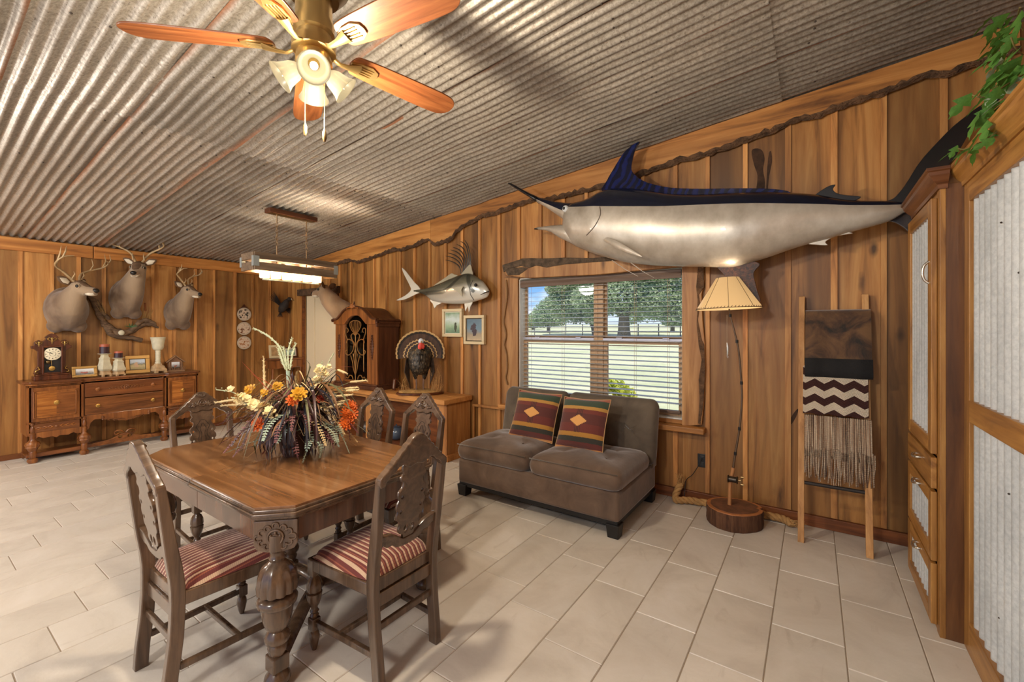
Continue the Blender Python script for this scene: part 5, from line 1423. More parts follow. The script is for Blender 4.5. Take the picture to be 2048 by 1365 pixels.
# ================================================================== far wall: sideboard and mounts.  local x = to the right, -y = out of the wall
Q = R(90)
M['walnut'] = wood('walnut', (176,112,56), (138,82,38), (82,46,22), 'z', 1.1, .32, vary=.1, coat=.3, blotch=.5, bmp=.04)
M['walnut_x'] = wood('walnut_drawer', (150,92,48), (118,68,34), (76,42,22), 'x', 1.1, .32, vary=.15, coat=.3, blotch=.6, bmp=.04)
M['burl'] = wood('burl_veneer', (206,140,70), (168,104,46), (116,66,28), 'x', 2.0, .3, vary=.2, coat=.3, blotch=.2, bmp=.02)
M['burl_dark'] = wood('burl_veneer_dark', (158,100,52), (130,78,38), (92,54,26), 'x', 2.0, .3, vary=.2, coat=.3, blotch=.2, bmp=.02)
M['knob'] = plain('brass_knob', (196,160,90), .3, .9)
BY0, BY1, BXF = .905, 2.545, -7.145
bf = thing('sideboard', 'carved walnut sideboard with turned legs against the far wall', 'sideboard', (BXF, (BY0+BY1)/2, 0), Q)
w = (BY1 - BY0) / 2; dp = -(WA + .02) + BXF   # depth
x1, x2 = 1.365 - (BY0+BY1)/2, 2.155 - (BY0+BY1)/2
topo = [(-w-.03, dp), (-w-.03, .045), (-w+.02, -.03), (x1-.03, -.03), (x1, -.005), (x2, -.005), (x2+.03, -.03), (w-.02, -.03), (w+.03, .045), (w+.03, dp)]
G().prism(topo, .882, .906, 'xy').build('top', M['walnut_x'], bf, bevel=.006, seg=3)
G().prism([(x*.985, y*.98 + .012) for x, y in topo], .864, .883, 'xy').build('top_moulding', M['walnut'], bf, bevel=.005)
for a, b, nm in ((-w, x1, 0), (x2, w, 1)):
    G().box(a, a+.02, .03, dp, .30, .866).box(b-.02, b, .03, dp, .30, .866).box(a, b, .03, .05, .84, .866).box(a, b, .03, .05, .43, .45).box(a+.02, b-.02, .045, dp, .30, .32).build('cabinet_body', M['walnut'], bf)
    d = G().box(a+.035, b-.035, .005, .03, .452, .838).build('door', M['walnut'], bf, bevel=.006)
    m = (a+b)/2
    G().box(a+.075, m, -.001, .008, .492, .798).build('door_veneer', M['burl'], d)
    G().box(m, b-.075, -.001, .008, .492, .798).build('door_veneer', M['burl_dark'], d)
    g = G()
    for q, r_ in ((.068, .006), (.052, .005)):
        g.tube([(a+q, .002, .445+q-.002), (b-q, .002, .445+q-.002)], r_, 6).tube([(a+q, .002, .845-q), (b-q, .002, .845-q)], r_, 6).tube([(a+q, .002, .445+q), (a+q, .002, .845-q)], r_, 6).tube([(b-q, .002, .445+q), (b-q, .002, .845-q)], r_, 6)
    g.build('door_moulding', M['walnut'], d, smooth=60)
    G().lathe([(.026, 0), (.024, .006), (.010, .010), (.013, .020), (.010, .028), (0.001, .030)], 16, (m, -.001, .655), Euler((Q, 0, 0)).to_matrix()).build('door_knob', M['knob'], d, smooth=50)
    dr = G().box(a+.035, b-.035, .008, .03, .335, .428).build('drawer', M['walnut_x'], bf, bevel=.005)
    g = G()
    for s in (-1, 1):
        for q in range(3): g.tube([(m + s*(.03+.045*q), .006, .382), (m + s*(.05+.045*q), .004, .396), (m + s*(.075+.045*q), .006, .382), (m + s*(.05+.045*q), .004, .368), (m + s*(.03+.045*q), .006, .382)], .004, 5)
    g.build('drawer_carving', M['burl'], dr, smooth=60)
    G().lathe([(.012, 0), (.014, .012), (.008, .018)], 12, (m, .006, .382), Euler((Q, 0, 0)).to_matrix()).build('drawer_knob', M['walnut'], dr, smooth=50)
    k = (b-a)/2
    sk = [(a+.02, .335), (a+.02, .265), (a+.06, .262), (a+.09, .285), (a+.13, .262), (m-.03, .27), (m, .25), (m+.03, .27), (b-.13, .262), (b-.09, .285), (b-.06, .262), (b-.02, .265), (b-.02, .335)]
    G().prism(sk, .012, .03).build('skirt', M['walnut'], bf, bevel=.003)
G().box(x1, x1+.02, .05, dp, .44, .866).box(x2-.02, x2, .05, dp, .44, .866).box(x1, x2, .05, dp, .44, .455).build('centre_body', M['walnut'], bf)
for z0, z1, mt in ((.676, .848, M['walnut_x']), (.458, .668, M['burl_dark'])):
    dr = G().box(x1+.012, x2-.012, .022, .05, z0, z1).build('drawer', mt, bf, bevel=.008, seg=3)
    for s in (.16, .84):
        x = x1 + (x2-x1)*s
        G().lathe([(.024, 0), (.022, .006), (.009, .010), (.012, .020), (.009, .026)], 14, (x, .022, (z0+z1)/2), Euler((Q,0,0)).to_matrix()).build('drawer_knob', M['knob'] if z0 < .6 else M['walnut'], dr, smooth=50)
    if z0 > .6:
        g = G(); m = (x1+x2)/2
        for s in (-1, 1):
            for q in range(5): g.tube(smooth_poly([(m + s*(.01+.03*q), .02, .762), (m + s*(.03+.032*q), .014, .790 - .006*q), (m + s*(.055+.030*q), .018, .772), (m + s*(.04+.03*q), .014, .745 + .003*q)], 3, False), .005, 5)
        for q in range(8): g.ball((m + .022*math.cos(R(45*q)), .018, .765 + .022*math.sin(R(45*q))), .011, 7, 5)
        g.ball((m, .014, .765), .014, 8, 6); g.build('drawer_carving', M['burl_dark'], dr, smooth=60)
m = (x1+x2)/2; hw = (x2-x1)/2
ap = [(x1, .458), (x1, .25), (x1+.02, .26), (x1+.05, .30), (x1+.06, .36), (x1+.10, .40), (x1+.15, .395), (x1+.19, .378), (x1+.22, .385), (x1+.26, .37), (m-.06, .35), (m, .335)]
G().prism(ap + [(2*m - x, z) for x, z in ap[::-1][1:]], .028, .046).build('apron', M['walnut'], bf, bevel=.004)
g = G()
for s in (-1, 1):
    for q in range(3): g.tube(smooth_poly([(m + s*.02*q, .026, .352), (m + s*(.05+.05*q), .020, .375+.006*q), (m + s*(.08+.05*q), .024, .36+.008*q), (m + s*(.06+.05*q), .02, .352+.008*q)], 3, False), .006, 5)
    g.lathe([(.006, .375), (.014, .385), (.008, .395), (.016, .41), (.010, .43)], 10, (m + s*.225, .022, 0))
g.build('apron_carving', M['burl_dark'], bf, smooth=60)
# stretcher with scrolls
st = [(x1, .10), (x1, .058), (x2, .058), (x2, .10), (x2-.1, .10), (m+.16, .115), (m+.10, .135), (m+.05, .165), (m, .175), (m-.05, .165), (m-.10, .135), (m-.16, .115), (x1+.1, .10)]
hole = [[(m + s*.045 + .022*math.cos(R(a)), .13 + .018*math.sin(R(a))) for a in range(0, 360, 30)] for s in (-1, 1)]
me = plate([st] + hole, .03, .004); me.materials.append(M['walnut']); place('stretcher', me, bf, 40, loc=(0, .10, 0), rot=(Q, 0, 0))
g = G()
for s in (-1, 1): g.tube(smooth_poly([(m + s*.01, .09, .18), (m + s*.05, .085, .215), (m + s*.10, .09, .20), (m + s*.09, .085, .165), (m + s*.06, .09, .175)], 4, False), .010, 6)
g.build('stretcher_scroll', M['walnut'], bf, smooth=60)
for a, b in ((-w, x1), (x2, w)): G().box(a, b, .04, .07, .055, .10).box(a, b, .05, dp-.02, .05, .075).build('base_shelf', M['walnut_x'], bf, bevel=.004)
lg = [(.020, .45), (.014, .435), (.020, .425), (.013, .41), (.020, .385), (.024, .36), (.016, .335), (.026, .325), (.022, .30), (.026, .29), (.022, .27), (.034, .245), (.058, .228), (.064, .205), (.056, .188), (.060, .178), (.046, .165), (.038, .145), (.028, .13), (.032, .12), (.030, .07), (.026, .055), (.042, .045), (.046, .025), (.036, .005), (.034, 0)]
for x in (-w+.045, x1+.005, x2-.005, w-.045):
    G().lathe(lg, 20, (x, .02, 0), flute=lambda i, j: (.9 if j % 2 else 1) if 12 <= i <= 15 else 1).build('leg', M['walnut'], bf, smooth=40)
for x in (-w+.03, w-.03): G().box(x-.022, x+.022, dp-.05, dp-.01, 0, .30).build('rear_leg', M['walnut'], bf, bevel=.003)
TOPZ = .906
def onbuf(px, back=.18): return onX(px, 700, BXF - back)

# ---- shelf clock
M['clockwood'] = wood('clock_walnut', (118,62,30), (92,46,22), (56,28,14), 'z', 1.4, .35, vary=0, coat=.3)
p = onbuf(104, .20)
ck = thing('shelf_clock', 'carved walnut shelf clock with white dial on the sideboard', 'clock', (p.x, p.y, TOPZ), Q)
G().box(-.155, .155, -.075, .075, 0, .05).box(-.135, .135, -.065, .07, .05, .07).build('base', M['clockwood'], ck, bevel=.006)
side = [(-.145, .07), (.145, .07), (.135, .12), (.115, .16), (.115, .33), (.14, .36), (.165, .365), (.165, .395), (.145, .40), (.14, .44), (.105, .465), (.075, .445), (.055, .465), (.045, .485), (.06, .49), (.03, .525), (0, .54)]
pr = side + [(-x, z) for x, z in side[::-1][1:-2]]
bodyo = G().prism(smooth_poly(pr, 1), .0, .06).build('case', M['clockwood'], ck, bevel=.004)
G().box(-.085, -.07, -.045, .0, .07, .385).box(.07, .085, -.045, .0, .07, .385).box(-.07, .07, -.045, 0, .07, .085).box(-.085, .085, -.045, 0, .375, .395).build('door_frame', M['clockwood'], ck, bevel=.004)
G().box(-.07, .07, -.008, -.002, .085, .375).build('door_back', M['black'], ck)
G().lathe([(.072, 0), (.074, .008), (.066, .012), (.001, .012)], 32, (0, -.022, .300), Euler((Q,0,0)).to_matrix()).build('dial', plain('clock_dial', (228,218,190), .4), ck, smooth=40)
g = G()
for k in range(12):
    a = R(30*k); q = Vector((.053*math.sin(a), -.0355, .300 + .053*math.cos(a)))
    g.obox(q, (.005, .002, .014), Euler((0, a, 0)))
g.obox((-.012, -.037, .308), (.005, .002, .032), Euler((0, R(-58), 0))); g.obox((-.020, -.037, .311), (.004, .002, .046), Euler((0, R(-62), 0)))
g.tube([(.026*math.cos(R(a)), -.036, .300 + .026*math.sin(R(a))) for a in range(0, 361, 20)], .0012, 4)
tag(g.build('dial_marks', M['black'], ck), kind='stuff')
G().tube([(-.01, -.02, .235), (-.005, -.02, .15)], .002, 5).lathe([(.028, 0), (.026, .006), (.012, .009), (.001, .010)], 20, (-.004, -.018, .130), Euler((Q,0,0)).to_matrix()).build('pendulum', M['knob'], ck, smooth=50)
G().ball((-.035, -.02, .205), .022, 12, 8, (1,.6,1)).build('bell', M['brass_dark'], ck, smooth=180)
for x, z, s in ((-.105, .425, .8), (.105, .425, .8), (0, .465, 1.1)):
    g = G()
    for t in (-1, 1): g.tube(smooth_poly([(x, -.004, z-.02*s), (x+t*.02*s, -.008, z-.005*s), (x+t*.034*s, -.006, z+.010*s), (x+t*.018*s, -.008, z+.022*s), (x+t*.008*s, -.006, z+.010*s)], 3, False), .004*s, 5)
    g.tube([(x, -.005, z-.045*s), (x, -.008, z), (x, -.005, z+.024*s)], [.003, .006*s, .003], 6); g.build('brass_ornament', M['knob'], ck, smooth=60)
for t in (-1, 1):
    G().tube(smooth_poly([(t*.118, -.02, .155), (t*.105, -.022, .125), (t*.13, -.024, .11), (t*.135, -.022, .09), (t*.115, -.022, .08)], 4, False), .006, 6).build('brass_ornament', M['knob'], ck, smooth=60)
# ---- things along the top
bwp = photo_mat('snow_photo', ((.2, rgb((60,54,50))), (.5, rgb((150,146,144))), (.8, rgb((210,212,216)))), (.5, .35, .3, .2, 'X', rgb((150,70,60))), sc=40)
p = onbuf(169, .14)
f = picture('small rounded gold frame leaning beside the clock', (p.x, p.y, TOPZ + .070), .225, .135, .030, .02, M['gold'], bwp, rotz=Q + R(2), tilt=R(-14), mat_w=.004, matm=M['mat_cream'])
dogs = photo_mat('field_photo', ((.15, rgb((130,116,76))), (.45, rgb((168,150,100))), (.62, rgb((96,92,70))), (.75, rgb((170,186,204)))), (.42, .45, .2, .3, 'X', rgb((176,140,104))), sc=30)
p = onbuf(274.5, .20)
picture('square gold frame with field photograph between candle and goblet', (p.x, p.y, TOPZ + .122), .255, .235, .045, .025, M['gold'], dogs, rotz=Q, tilt=R(-10), mat_w=.006, matm=M['mat_dark'])
M['stoneware'] = plain('cream_stoneware', (204,196,170), .5, bumps=(40, .15), var=.12)
M['stone_worn'] = plain('worn_cream', (186,156,118), .6, var=.25)
M['candle'] = plain('dark_plum_candle', (58,36,44), .25, coat=.6); M['jar_red'] = plain('candle_top', (168,88,60), .3, coat=.6)
def candlestick(label, px_, back, h, rc, hc):
    p = onbuf(px_, back); o = thing('candle_holder', label, 'candle holder', (p.x, p.y, TOPZ), Q + R(20), 'stone candle holders on the sideboard')
    def sq(r, z): return [(r*a, r*b, z) for a, b in ((-1,-1),(1,-1),(1,1),(-1,1))]
    G().loft([sq(r, z*h) for r, z in ((.050, .06), (.052, .10), (.045, .13), (.040, .20), (.042, .24))]).build('foot', M['stone_worn'], o, bevel=.004)
    for a in (-1, 1):
        for b in (-1, 1): G().box(a*.040-.012, a*.040+.012, b*.040-.012, b*.040+.012, 0, .07*h).build('foot_pad', M['stone_worn'], o, bevel=.003)
    G().loft([sq(r, z*h) for r, z in ((.040, .24), (.054, .32), (.052, .40), (.042, .55), (.036, .72), (.040, .80), (.030, .84), (.026, .94))]).build('column', M['stoneware'], o, bevel=.003)
    G().lathe([(.028, .93*h), (.052, .97*h), (.066, .985*h), (.066, h), (.02, h)], 20).build('dish', M['stoneware'], o, smooth=40)
    c = thing('jar_candle', label.replace('stone holder', 'jar candle').replace('cream holder', 'jar candle'), 'candle', (p.x, p.y, TOPZ + h + .001), 0, 'jar candles on the stone holders')
    G().lathe([(rc, 0), (rc, hc*.72), (rc-.004, hc*.72)], 20).build('wax', M['candle'], c, smooth=40)
    G().lathe([(rc, hc*.72), (rc, hc), (rc-.003, hc), (rc-.003, hc*.73)], 20).build('jar_rim', M['jar_red'], c, smooth=40)
candlestick('taller cream holder with dark candle, nearer the clock', 209, .14, .285, .048, .115)
candlestick('shorter cream holder with dark candle, beside the square frame', 237, .12, .225, .044, .082)
p = onbuf(316, .16)
gb = thing('stone_goblet', 'tall cream pedestal goblet vase on the sideboard', 'vase', (p.x, p.y, TOPZ), Q + R(15))
def sq(r, z): return [(r*a, r*b, z) for a, b in ((-1,-1),(1,-1),(1,1),(-1,1))]
G().loft([sq(r, z) for r, z in ((.072, .02), (.074, .045), (.060, .06), (.055, .085), (.034, .105), (.030, .125))]).build('foot', M['stone_worn'], gb, bevel=.006)
for a in (-1, 1):
    for b in (-1, 1): G().box(a*.055-.018, a*.055+.018, b*.055-.018, b*.055+.018, 0, .024).build('foot_pad', M['stone_worn'], gb, bevel=.004)
G().lathe([(.030, .12), (.034, .14), (.026, .15), (.032, .165), (.026, .18), (.030, .20), (.028, .215), (.030, .23), (.028, .245), (.030, .26), (.028, .275), (.032, .29), (.028, .305)], 20).build('stem', M['stoneware'], gb, smooth=50)
G().lathe([(.030, .30), (.052, .315), (.062, .34), (.066, .38), (.074, .43), (.086, .478), (.082, .48), (.070, .43), (.060, .38), (.02, .33)], 28).build('bowl', M['stoneware'], gb, smooth=60)
p = onbuf(351, .17)
M['rust'] = plain('rusty_tin', (120,84,58), .6, .2, var=.4); M['twig'] = plain('twig', (134,100,70), .8, bumps=(60, .5))
bh = thing('birdhouse_frame', 'small rustic house-shaped twig photo frame at the right end of the sideboard', 'picture frame', (p.x, p.y, TOPZ), Q + R(-6))
hp_ = [(-.085, 0), (.085, 0), (.085, .13), (0, .205), (-.085, .13)]
G().prism(hp_, .0, .03).build('house_back', M['rust'], bh, bevel=.003)
G().box(-.045, .045, -.006, .002, .045, .13).build('photo', bwp, bh)
for s in (-1, 1): G().obox((s*.05, .008, .175), (.145, .07, .012), Euler((0, R(s*41), 0))).build('roof_board', M['twig'], bh, bevel=.003)
G().box(-.10, .10, -.04, .04, 0, .02).build('base', M['twig'], bh, bevel=.003)
for x in (-.07, .07): G().tube([(x, -.012, .02), (x, -.012, .135)], .007, 7).build('twig_post', M['twig'], bh, smooth=60)
g = G(); rr = random.Random(2)
for i in range(16): 
    x = rr.uniform(-.09, .09); g.tube([(x, -.02, .02), (x + rr.uniform(-.02,.02), -.03, .02 + rr.uniform(.03, .06))], .003, 5)
tag(g.build('twig_bits', M['twig'], bh), kind='stuff')

# ---- deer mounts
def fur_mat(name, body, dark, pale):
    m, nt, b = nmat(name)
    tc_ = nt.nodes.new('ShaderNodeTexCoord'); sx = nt.nodes.new('ShaderNodeSeparateXYZ'); nt.links.new(tc_.outputs['Object'], sx.inputs[0])
    a = noise(nt, coords(nt, (1,1,.4)), 26, 4, .6); bg = noise(nt, coords(nt), 4, 3)
    c = mix(nt, a, rgb(dark), rgb(body)); c = mix(nt, ramp(nt, bg, ((.45, (0,0,0,1)), (.7, (.5,.5,.5,1)))), c, rgb(pale))
    # paler front of the neck
    fr_ = ramp(nt, math_n(nt, 'MULTIPLY_ADD', sx.outputs['Y'], -2.2, math_n(nt, 'MULTIPLY', math_n(nt, 'ABSOLUTE', sx.outputs['X']), -2.5)), ((.25, (0,0,0,1)), (.75, (.75,.75,.75,1))))
    c = mix(nt, fr_, c, rgb(pale))
    nt.links.new(c, b.inputs['Base Color']); b.inputs['Roughness'].default_value = .85; b.inputs['Sheen Weight'].default_value = .35
    bump(nt, b, noise(nt, coords(nt, (1,1,.25)), 90, 3), .35, .004); return m
M['deer'] = fur_mat('deer_coat', (124,98,74), (86,66,50), (166,142,114))
M['deer_face'] = plain('deer_face', (104,78,56), .85, bumps=(90, .3), var=.25); M['deer_white'] = plain('deer_white', (216,204,182), .85, bumps=(90, .3))
M['deer_tan'] = plain('deer_eyelid', (176,152,122), .85); M['antler'] = plain('antler', (176,148,108), .5, var=.25, bumps=(50, .3)); M['nose'] = plain('deer_nose', (26,22,20), .35)
def deer(name, label, loc, rz, neck, yaw, pitch, s=1.0, antler=None, chest=(.20, .27), group='deer head mounts', coat=None, wallfix=True):
    o = thing(name, label, 'deer mount', loc, rz, group); o.scale = (s, s, s)
    coat = coat or M['deer']
    # one continuous skin: chest, neck and head lofted together and fused
    g = G(); n = 20
    def ring(c, ax, ay, fwd, up=Vector((0,0,1))):
        f = fwd.normalized(); r_ = f.cross(up).normalized(); u = r_.cross(f); c = Vector(c)
        return [c + r_*ax*math.cos(2*math.pi*i/n) + u*ay*math.sin(2*math.pi*i/n) for i in range(n)]
    P = [Vector(p) for p in neck]; hd = P[-1]
    dirs = [(P[min(i+1, len(P)-1)] - P[max(i-1, 0)]) for i in range(len(P))]
    rad = [chest, (chest[0]*.97, chest[1]*.97), (chest[0]*.80, chest[1]*.74), (.118, .135), (.095, .108), (.080, .090)]
    rings = []
    for i, p in enumerate(P):
        f = dirs[i] if i else Vector((0, -1, 0)); up = Vector((0, 0, 1)) if abs(f.normalized().z) < .75 else Vector((0, 1, 0))
        if i <= 1: up = Vector((0,0,1)); f = Vector((0,-1,.15))
        else: up = Vector((0, .6, 1))
        rings.append(ring(p, rad[i][0], rad[i][1], f, up))
    g.loft(rings)
    F_ = Euler((0, 0, yaw)).to_matrix() @ Vector((0, -math.cos(pitch), -math.sin(pitch))); sidev = F_.cross(Vector((0,0,1))).normalized(); U = sidev.cross(F_)
    hs = [(-.09, .040, .050, -.01), (-.06, .072, .082, .0), (0, .086, .090, .008), (.05, .078, .080, .002), (.09, .060, .064, -.008), (.13, .047, .054, -.014), (.17, .043, .050, -.018), (.195, .032, .040, -.018)]
    g.loft([[hd + F_*d + U*(off) + sidev*a*math.cos(2*math.pi*i/n) + U*b*math.sin(2*math.pi*i/n) for i in range(n)] for d, a, b, off in hs])
    # brisket lobes
    for sx_ in (-1, 1): g.ball((sx_*chest[0]*.48, -.07, -chest[1]*.80), .085, 12, 8, (1, .85, 1))
    body = g.build('body', coat, o, smooth=180)
    rm = body.modifiers.new('fuse', 'REMESH'); rm.mode = 'VOXEL'; rm.voxel_size = .011; rm.use_smooth_shade = True
    sm_ = body.modifiers.new('soft', 'SMOOTH'); sm_.iterations = 6; sm_.factor = .5
    def H(d, r_, u): return hd + F_*d + sidev*r_ + U*u
    # dark forehead and muzzle cap
    g = G(); 
    cap = [(-.05, .060, .066, .022), (.0, .072, .076, .022), (.05, .062, .068, .016), (.09, .048, .054, .004), (.13, .037, .044, -.006), (.165, .030, .038, -.010)]
    g.loft([[H(d, a*math.cos(math.pi*i/10), off + b*math.sin(math.pi*i/10)) for i in range(11)] for d, a, b, off in cap], cap=False)
    g.build('forehead', M['deer_face'], o, smooth=180, solid=.006)
    G().ball(H(.185, 0, -.004), .036, 12, 8, (1,1,.8)).build('nose', M['nose'], o, smooth=180)
    g = G().loft([[H(d, .036*k*math.cos(2*math.pi*i/14), off + .020*k*math.sin(2*math.pi*i/14)) for i in range(14)] for d, k, off in ((.10, 1.1, -.048), (.14, 1.25, -.050), (.185, 1.0, -.044))]); g.build('chin', M['deer_white'], o, smooth=180)
    G().loft([[H(d, .065*k*math.cos(2*math.pi*i/14), off + .03*k*math.sin(2*math.pi*i/14)) for i in range(14)] for d, k, off in ((-.02, .7, -.075), (.03, 1.0, -.066), (.08, .7, -.050))]).build('throat_patch', M['deer_white'], o, smooth=180)
    for t in (-1, 1):
        e = G().ball(H(.04, t*.072, .028), .022, 12, 8).build('eye', M['nose'], o, smooth=180)
        G().tube([H(.04 + .024*math.cos(R(a)), t*.078, .028 + .019*math.sin(R(a))) for a in range(0, 361, 30)], .0042, 5).build('eye_ring', M['deer_tan'], e, smooth=60)
        ev = (sidev*t*.9 + U*.45 - F_*.25).normalized(); eb = H(-.055, t*.055, .045)
        ee = G().tube([eb, eb + ev*.03, eb + ev*.08, eb + ev*.125, eb + ev*.155], [.020, .036, .046, .032, .004], 10, sq=.35, up=tuple(U)).build('ear', M['deer_face'], o, smooth=60)
        G().tube([eb + ev*.03 + F_*.010, eb + ev*.08 + F_*.014, eb + ev*.13 + F_*.008], [.018, .032, .008], 10, sq=.3, up=tuple(U)).build('ear_lining', M['deer_white'], ee, smooth=60)
        if antler:
            sp_, hh, fw = antler['spread'], antler['h'], antler['fwd']
            ab = H(-.03, t*.032, .070)
            W_ = Vector((0,0,1))
            pts = [ab, ab + sidev*t*sp_*.28 + W_*hh*.28 - F_*.05, ab + sidev*t*sp_*.72 + W_*hh*.46 - F_*.04, ab + sidev*t*sp_ + W_*hh*.62 + F_*fw*.3, ab + sidev*t*sp_*.98 + W_*hh*.78 + F_*fw*.75, ab + sidev*t*sp_*.72 + W_*hh*.84 + F_*fw]
            sp2 = smooth_poly([tuple(p) for p in pts], 4, False); nn = len(sp2)
            g = G().tube(sp2, [.015 - .011*i/nn for i in range(nn)], 7)
            for i, tl_ in antler['tines']:
                b = Vector(sp2[min(nn-1, int(i*nn))]); tip = b + W_*hh*tl_ + F_*.03 - sidev*t*.01
                g.tube([b, (b+tip)/2 + F_*.02 + sidev*t*.012, tip], [.009, .008, .002], 6)
            bt = ab + sidev*t*.03 + W_*.04; g.tube([bt, bt + W_*hh*.16 + F_*.03, bt + W_*hh*.24 + F_*.015], [.010, .007, .002], 6)
            g.build('antler', M['antler'], o, smooth=60)
    return o
p = onX(132, 617, WA + .03)
deer('deer_mount', 'buck head with wide antlers turned right, above the clock', (WA + .022, p.y, p.z), Q, [(0,0,-.02), (0,-.10,.0), (.0,-.20,.06), (.02,-.26,.13), (.04,-.29,.19), (.06,-.31,.23)], R(40), R(6), 1.0, dict(spread=.27, h=.36, fwd=.16, tines=((.40, .40), (.58, .48), (.75, .36))))
p = onX(250, 597, WA + .03)
deer('deer_mount', 'middle and highest buck head, looking left', (WA + .022, p.y, p.z), Q, [(0,0,-.02), (0,-.10,.02), (.02,-.19,.13), (.04,-.25,.24), (.06,-.29,.33), (.07,-.32,.40)], R(-34), R(24), .95, dict(spread=.26, h=.42, fwd=.14, tines=((.42, .38), (.62, .46))), chest=(.18, .26))
p = onX(353, 625, WA + .03)
deer('deer_mount', 'smaller buck head with narrow antlers, right of the three over the sideboard', (WA + .022, p.y, p.z), Q, [(0,0,-.02), (0,-.10,.0), (.01,-.19,.10), (.03,-.24,.20), (.05,-.27,.27), (.06,-.29,.32)], R(34), R(14), .92, dict(spread=.17, h=.34, fwd=.12, tines=((.40, .34), (.6, .36))), chest=(.17, .24))
# doe on the window wall above the hutch
M['doe'] = fur_mat('doe_coat', (158,124,90), (122,92,64), (180,152,120))
p = onY(690, 618, WB - .05)
deer('doe_mount', 'antlerless tan deer head looking left above the wooden hutch', (p.x + .02, WB - .028, p.z), 0, [(.0,0,-.10), (-.02,-.10,-.05), (-.06,-.18,.05), (-.10,-.24,.14), (-.14,-.27,.21), (-.17,-.28,.26)], R(-66), R(8), .98, None, chest=(.15, .20), coat=M['doe'], group=None)

# ---- driftwood with grasses
M['drift'] = wood('driftwood', (140,112,84), (104,80,60), (58,44,34), 'x', 2.4, .9, vary=0, bmp=1.0)
dw = thing('driftwood_spray', 'twisted driftwood branch with dried grass and cattail between the bucks', 'wall decoration', tuple(onX(240, 660, WA + .06)), Q)
DL = Vector(dw.location); RM = Matrix.Rotation(-Q, 3, 'Z')
def dwp(x, y, o=.06): return RM @ (onX(x, y, WA + o) - DL)
def knotty(pts, rads, seed):
    rr = random.Random(seed); sp_ = smooth_poly([tuple(p) for p in pts], 4, False); n = len(sp_)
    rs_ = [interp([(i/(len(rads)-1), r) for i, r in enumerate(rads)], k/(n-1)) * rr.uniform(.8, 1.25) for k in range(n)]
    return G().tube([Vector(p) + Vector((rr.uniform(-.008,.008), 0, rr.uniform(-.008,.008))) for p in sp_], rs_, 8)
knotty([dwp(x, y) for x, y in ((170,588),(184,599),(194,618),(202,636),(214,652),(228,662),(245,668),(262,662),(280,652),(298,648),(316,656))], [.016, .03, .035, .032, .04, .045, .05, .04, .042, .03, .012], 1).build('branch', M['drift'], dw, smooth=60)
knotty([dwp(x, y, .07) for x, y in ((206,640),(215,660),(232,673),(255,676),(284,681))], [.02, .03, .032, .03, .024], 2).build('branch', M['drift'], dw, smooth=60)
knotty([dwp(x, y, .08) for x, y in ((262,664),(280,645),(296,642),(312,650))], [.03, .03, .028, .012], 3).build('branch', M['drift'], dw, smooth=60)
knotty([dwp(x, y, .08) for x, y in ((196,600),(204,622),(218,640))], [.008, .018, .02], 4).build('branch', M['drift'], dw, smooth=60)
M['straw'] = plain('dried_grass', (150,118,66), .8, var=.3); M['sprig'] = plain('green_sprig', (52,92,50), .7)
g = G(); rr = random.Random(6)
for bx_, by_, n_, hx_ in ((212, 640, 16, -14), (290, 648, 16, 6)):
    for i in range(n_):
        b = dwp(bx_ + rr.uniform(-6,6), by_, .07); t_ = dwp(bx_ + hx_ + rr.uniform(-12,12), by_ - rr.uniform(22,40), .07 + rr.uniform(-.02,.06))
        g.tube([b, (b+t_)/2 + Vector((rr.uniform(-.01,.01),0,0)), t_], [.003, .0025, .001], 4)
tag(g.build('grass_blades', M['straw'], dw), kind='stuff')
G().tube([dwp(291, 622, .10), dwp(290, 606, .10)], .012, 8).build('cattail', plain('cattail', (120,66,30), .9), dw, smooth=60)
G().tube([dwp(290, 606, .10), dwp(290, 602, .10)], .003, 5).build('cattail_tip', M['straw'], dw)
g = G()
for i in range(26):
    a = rr.uniform(0, 6.28); b = dwp(261, 655, .09); t_ = b + Vector((.07*math.cos(a), -.02, .05*abs(math.sin(a))))
    g.tube([b, t_], [.004, .001], 4)
tag(g.build('sprig', M['sprig'], dw), kind='stuff')
G().ball(dwp(243, 666, .12), .034, 12, 8, (1, .5, 1)).build('shelf_fungus', M['stoneware'], dw, smooth=180)
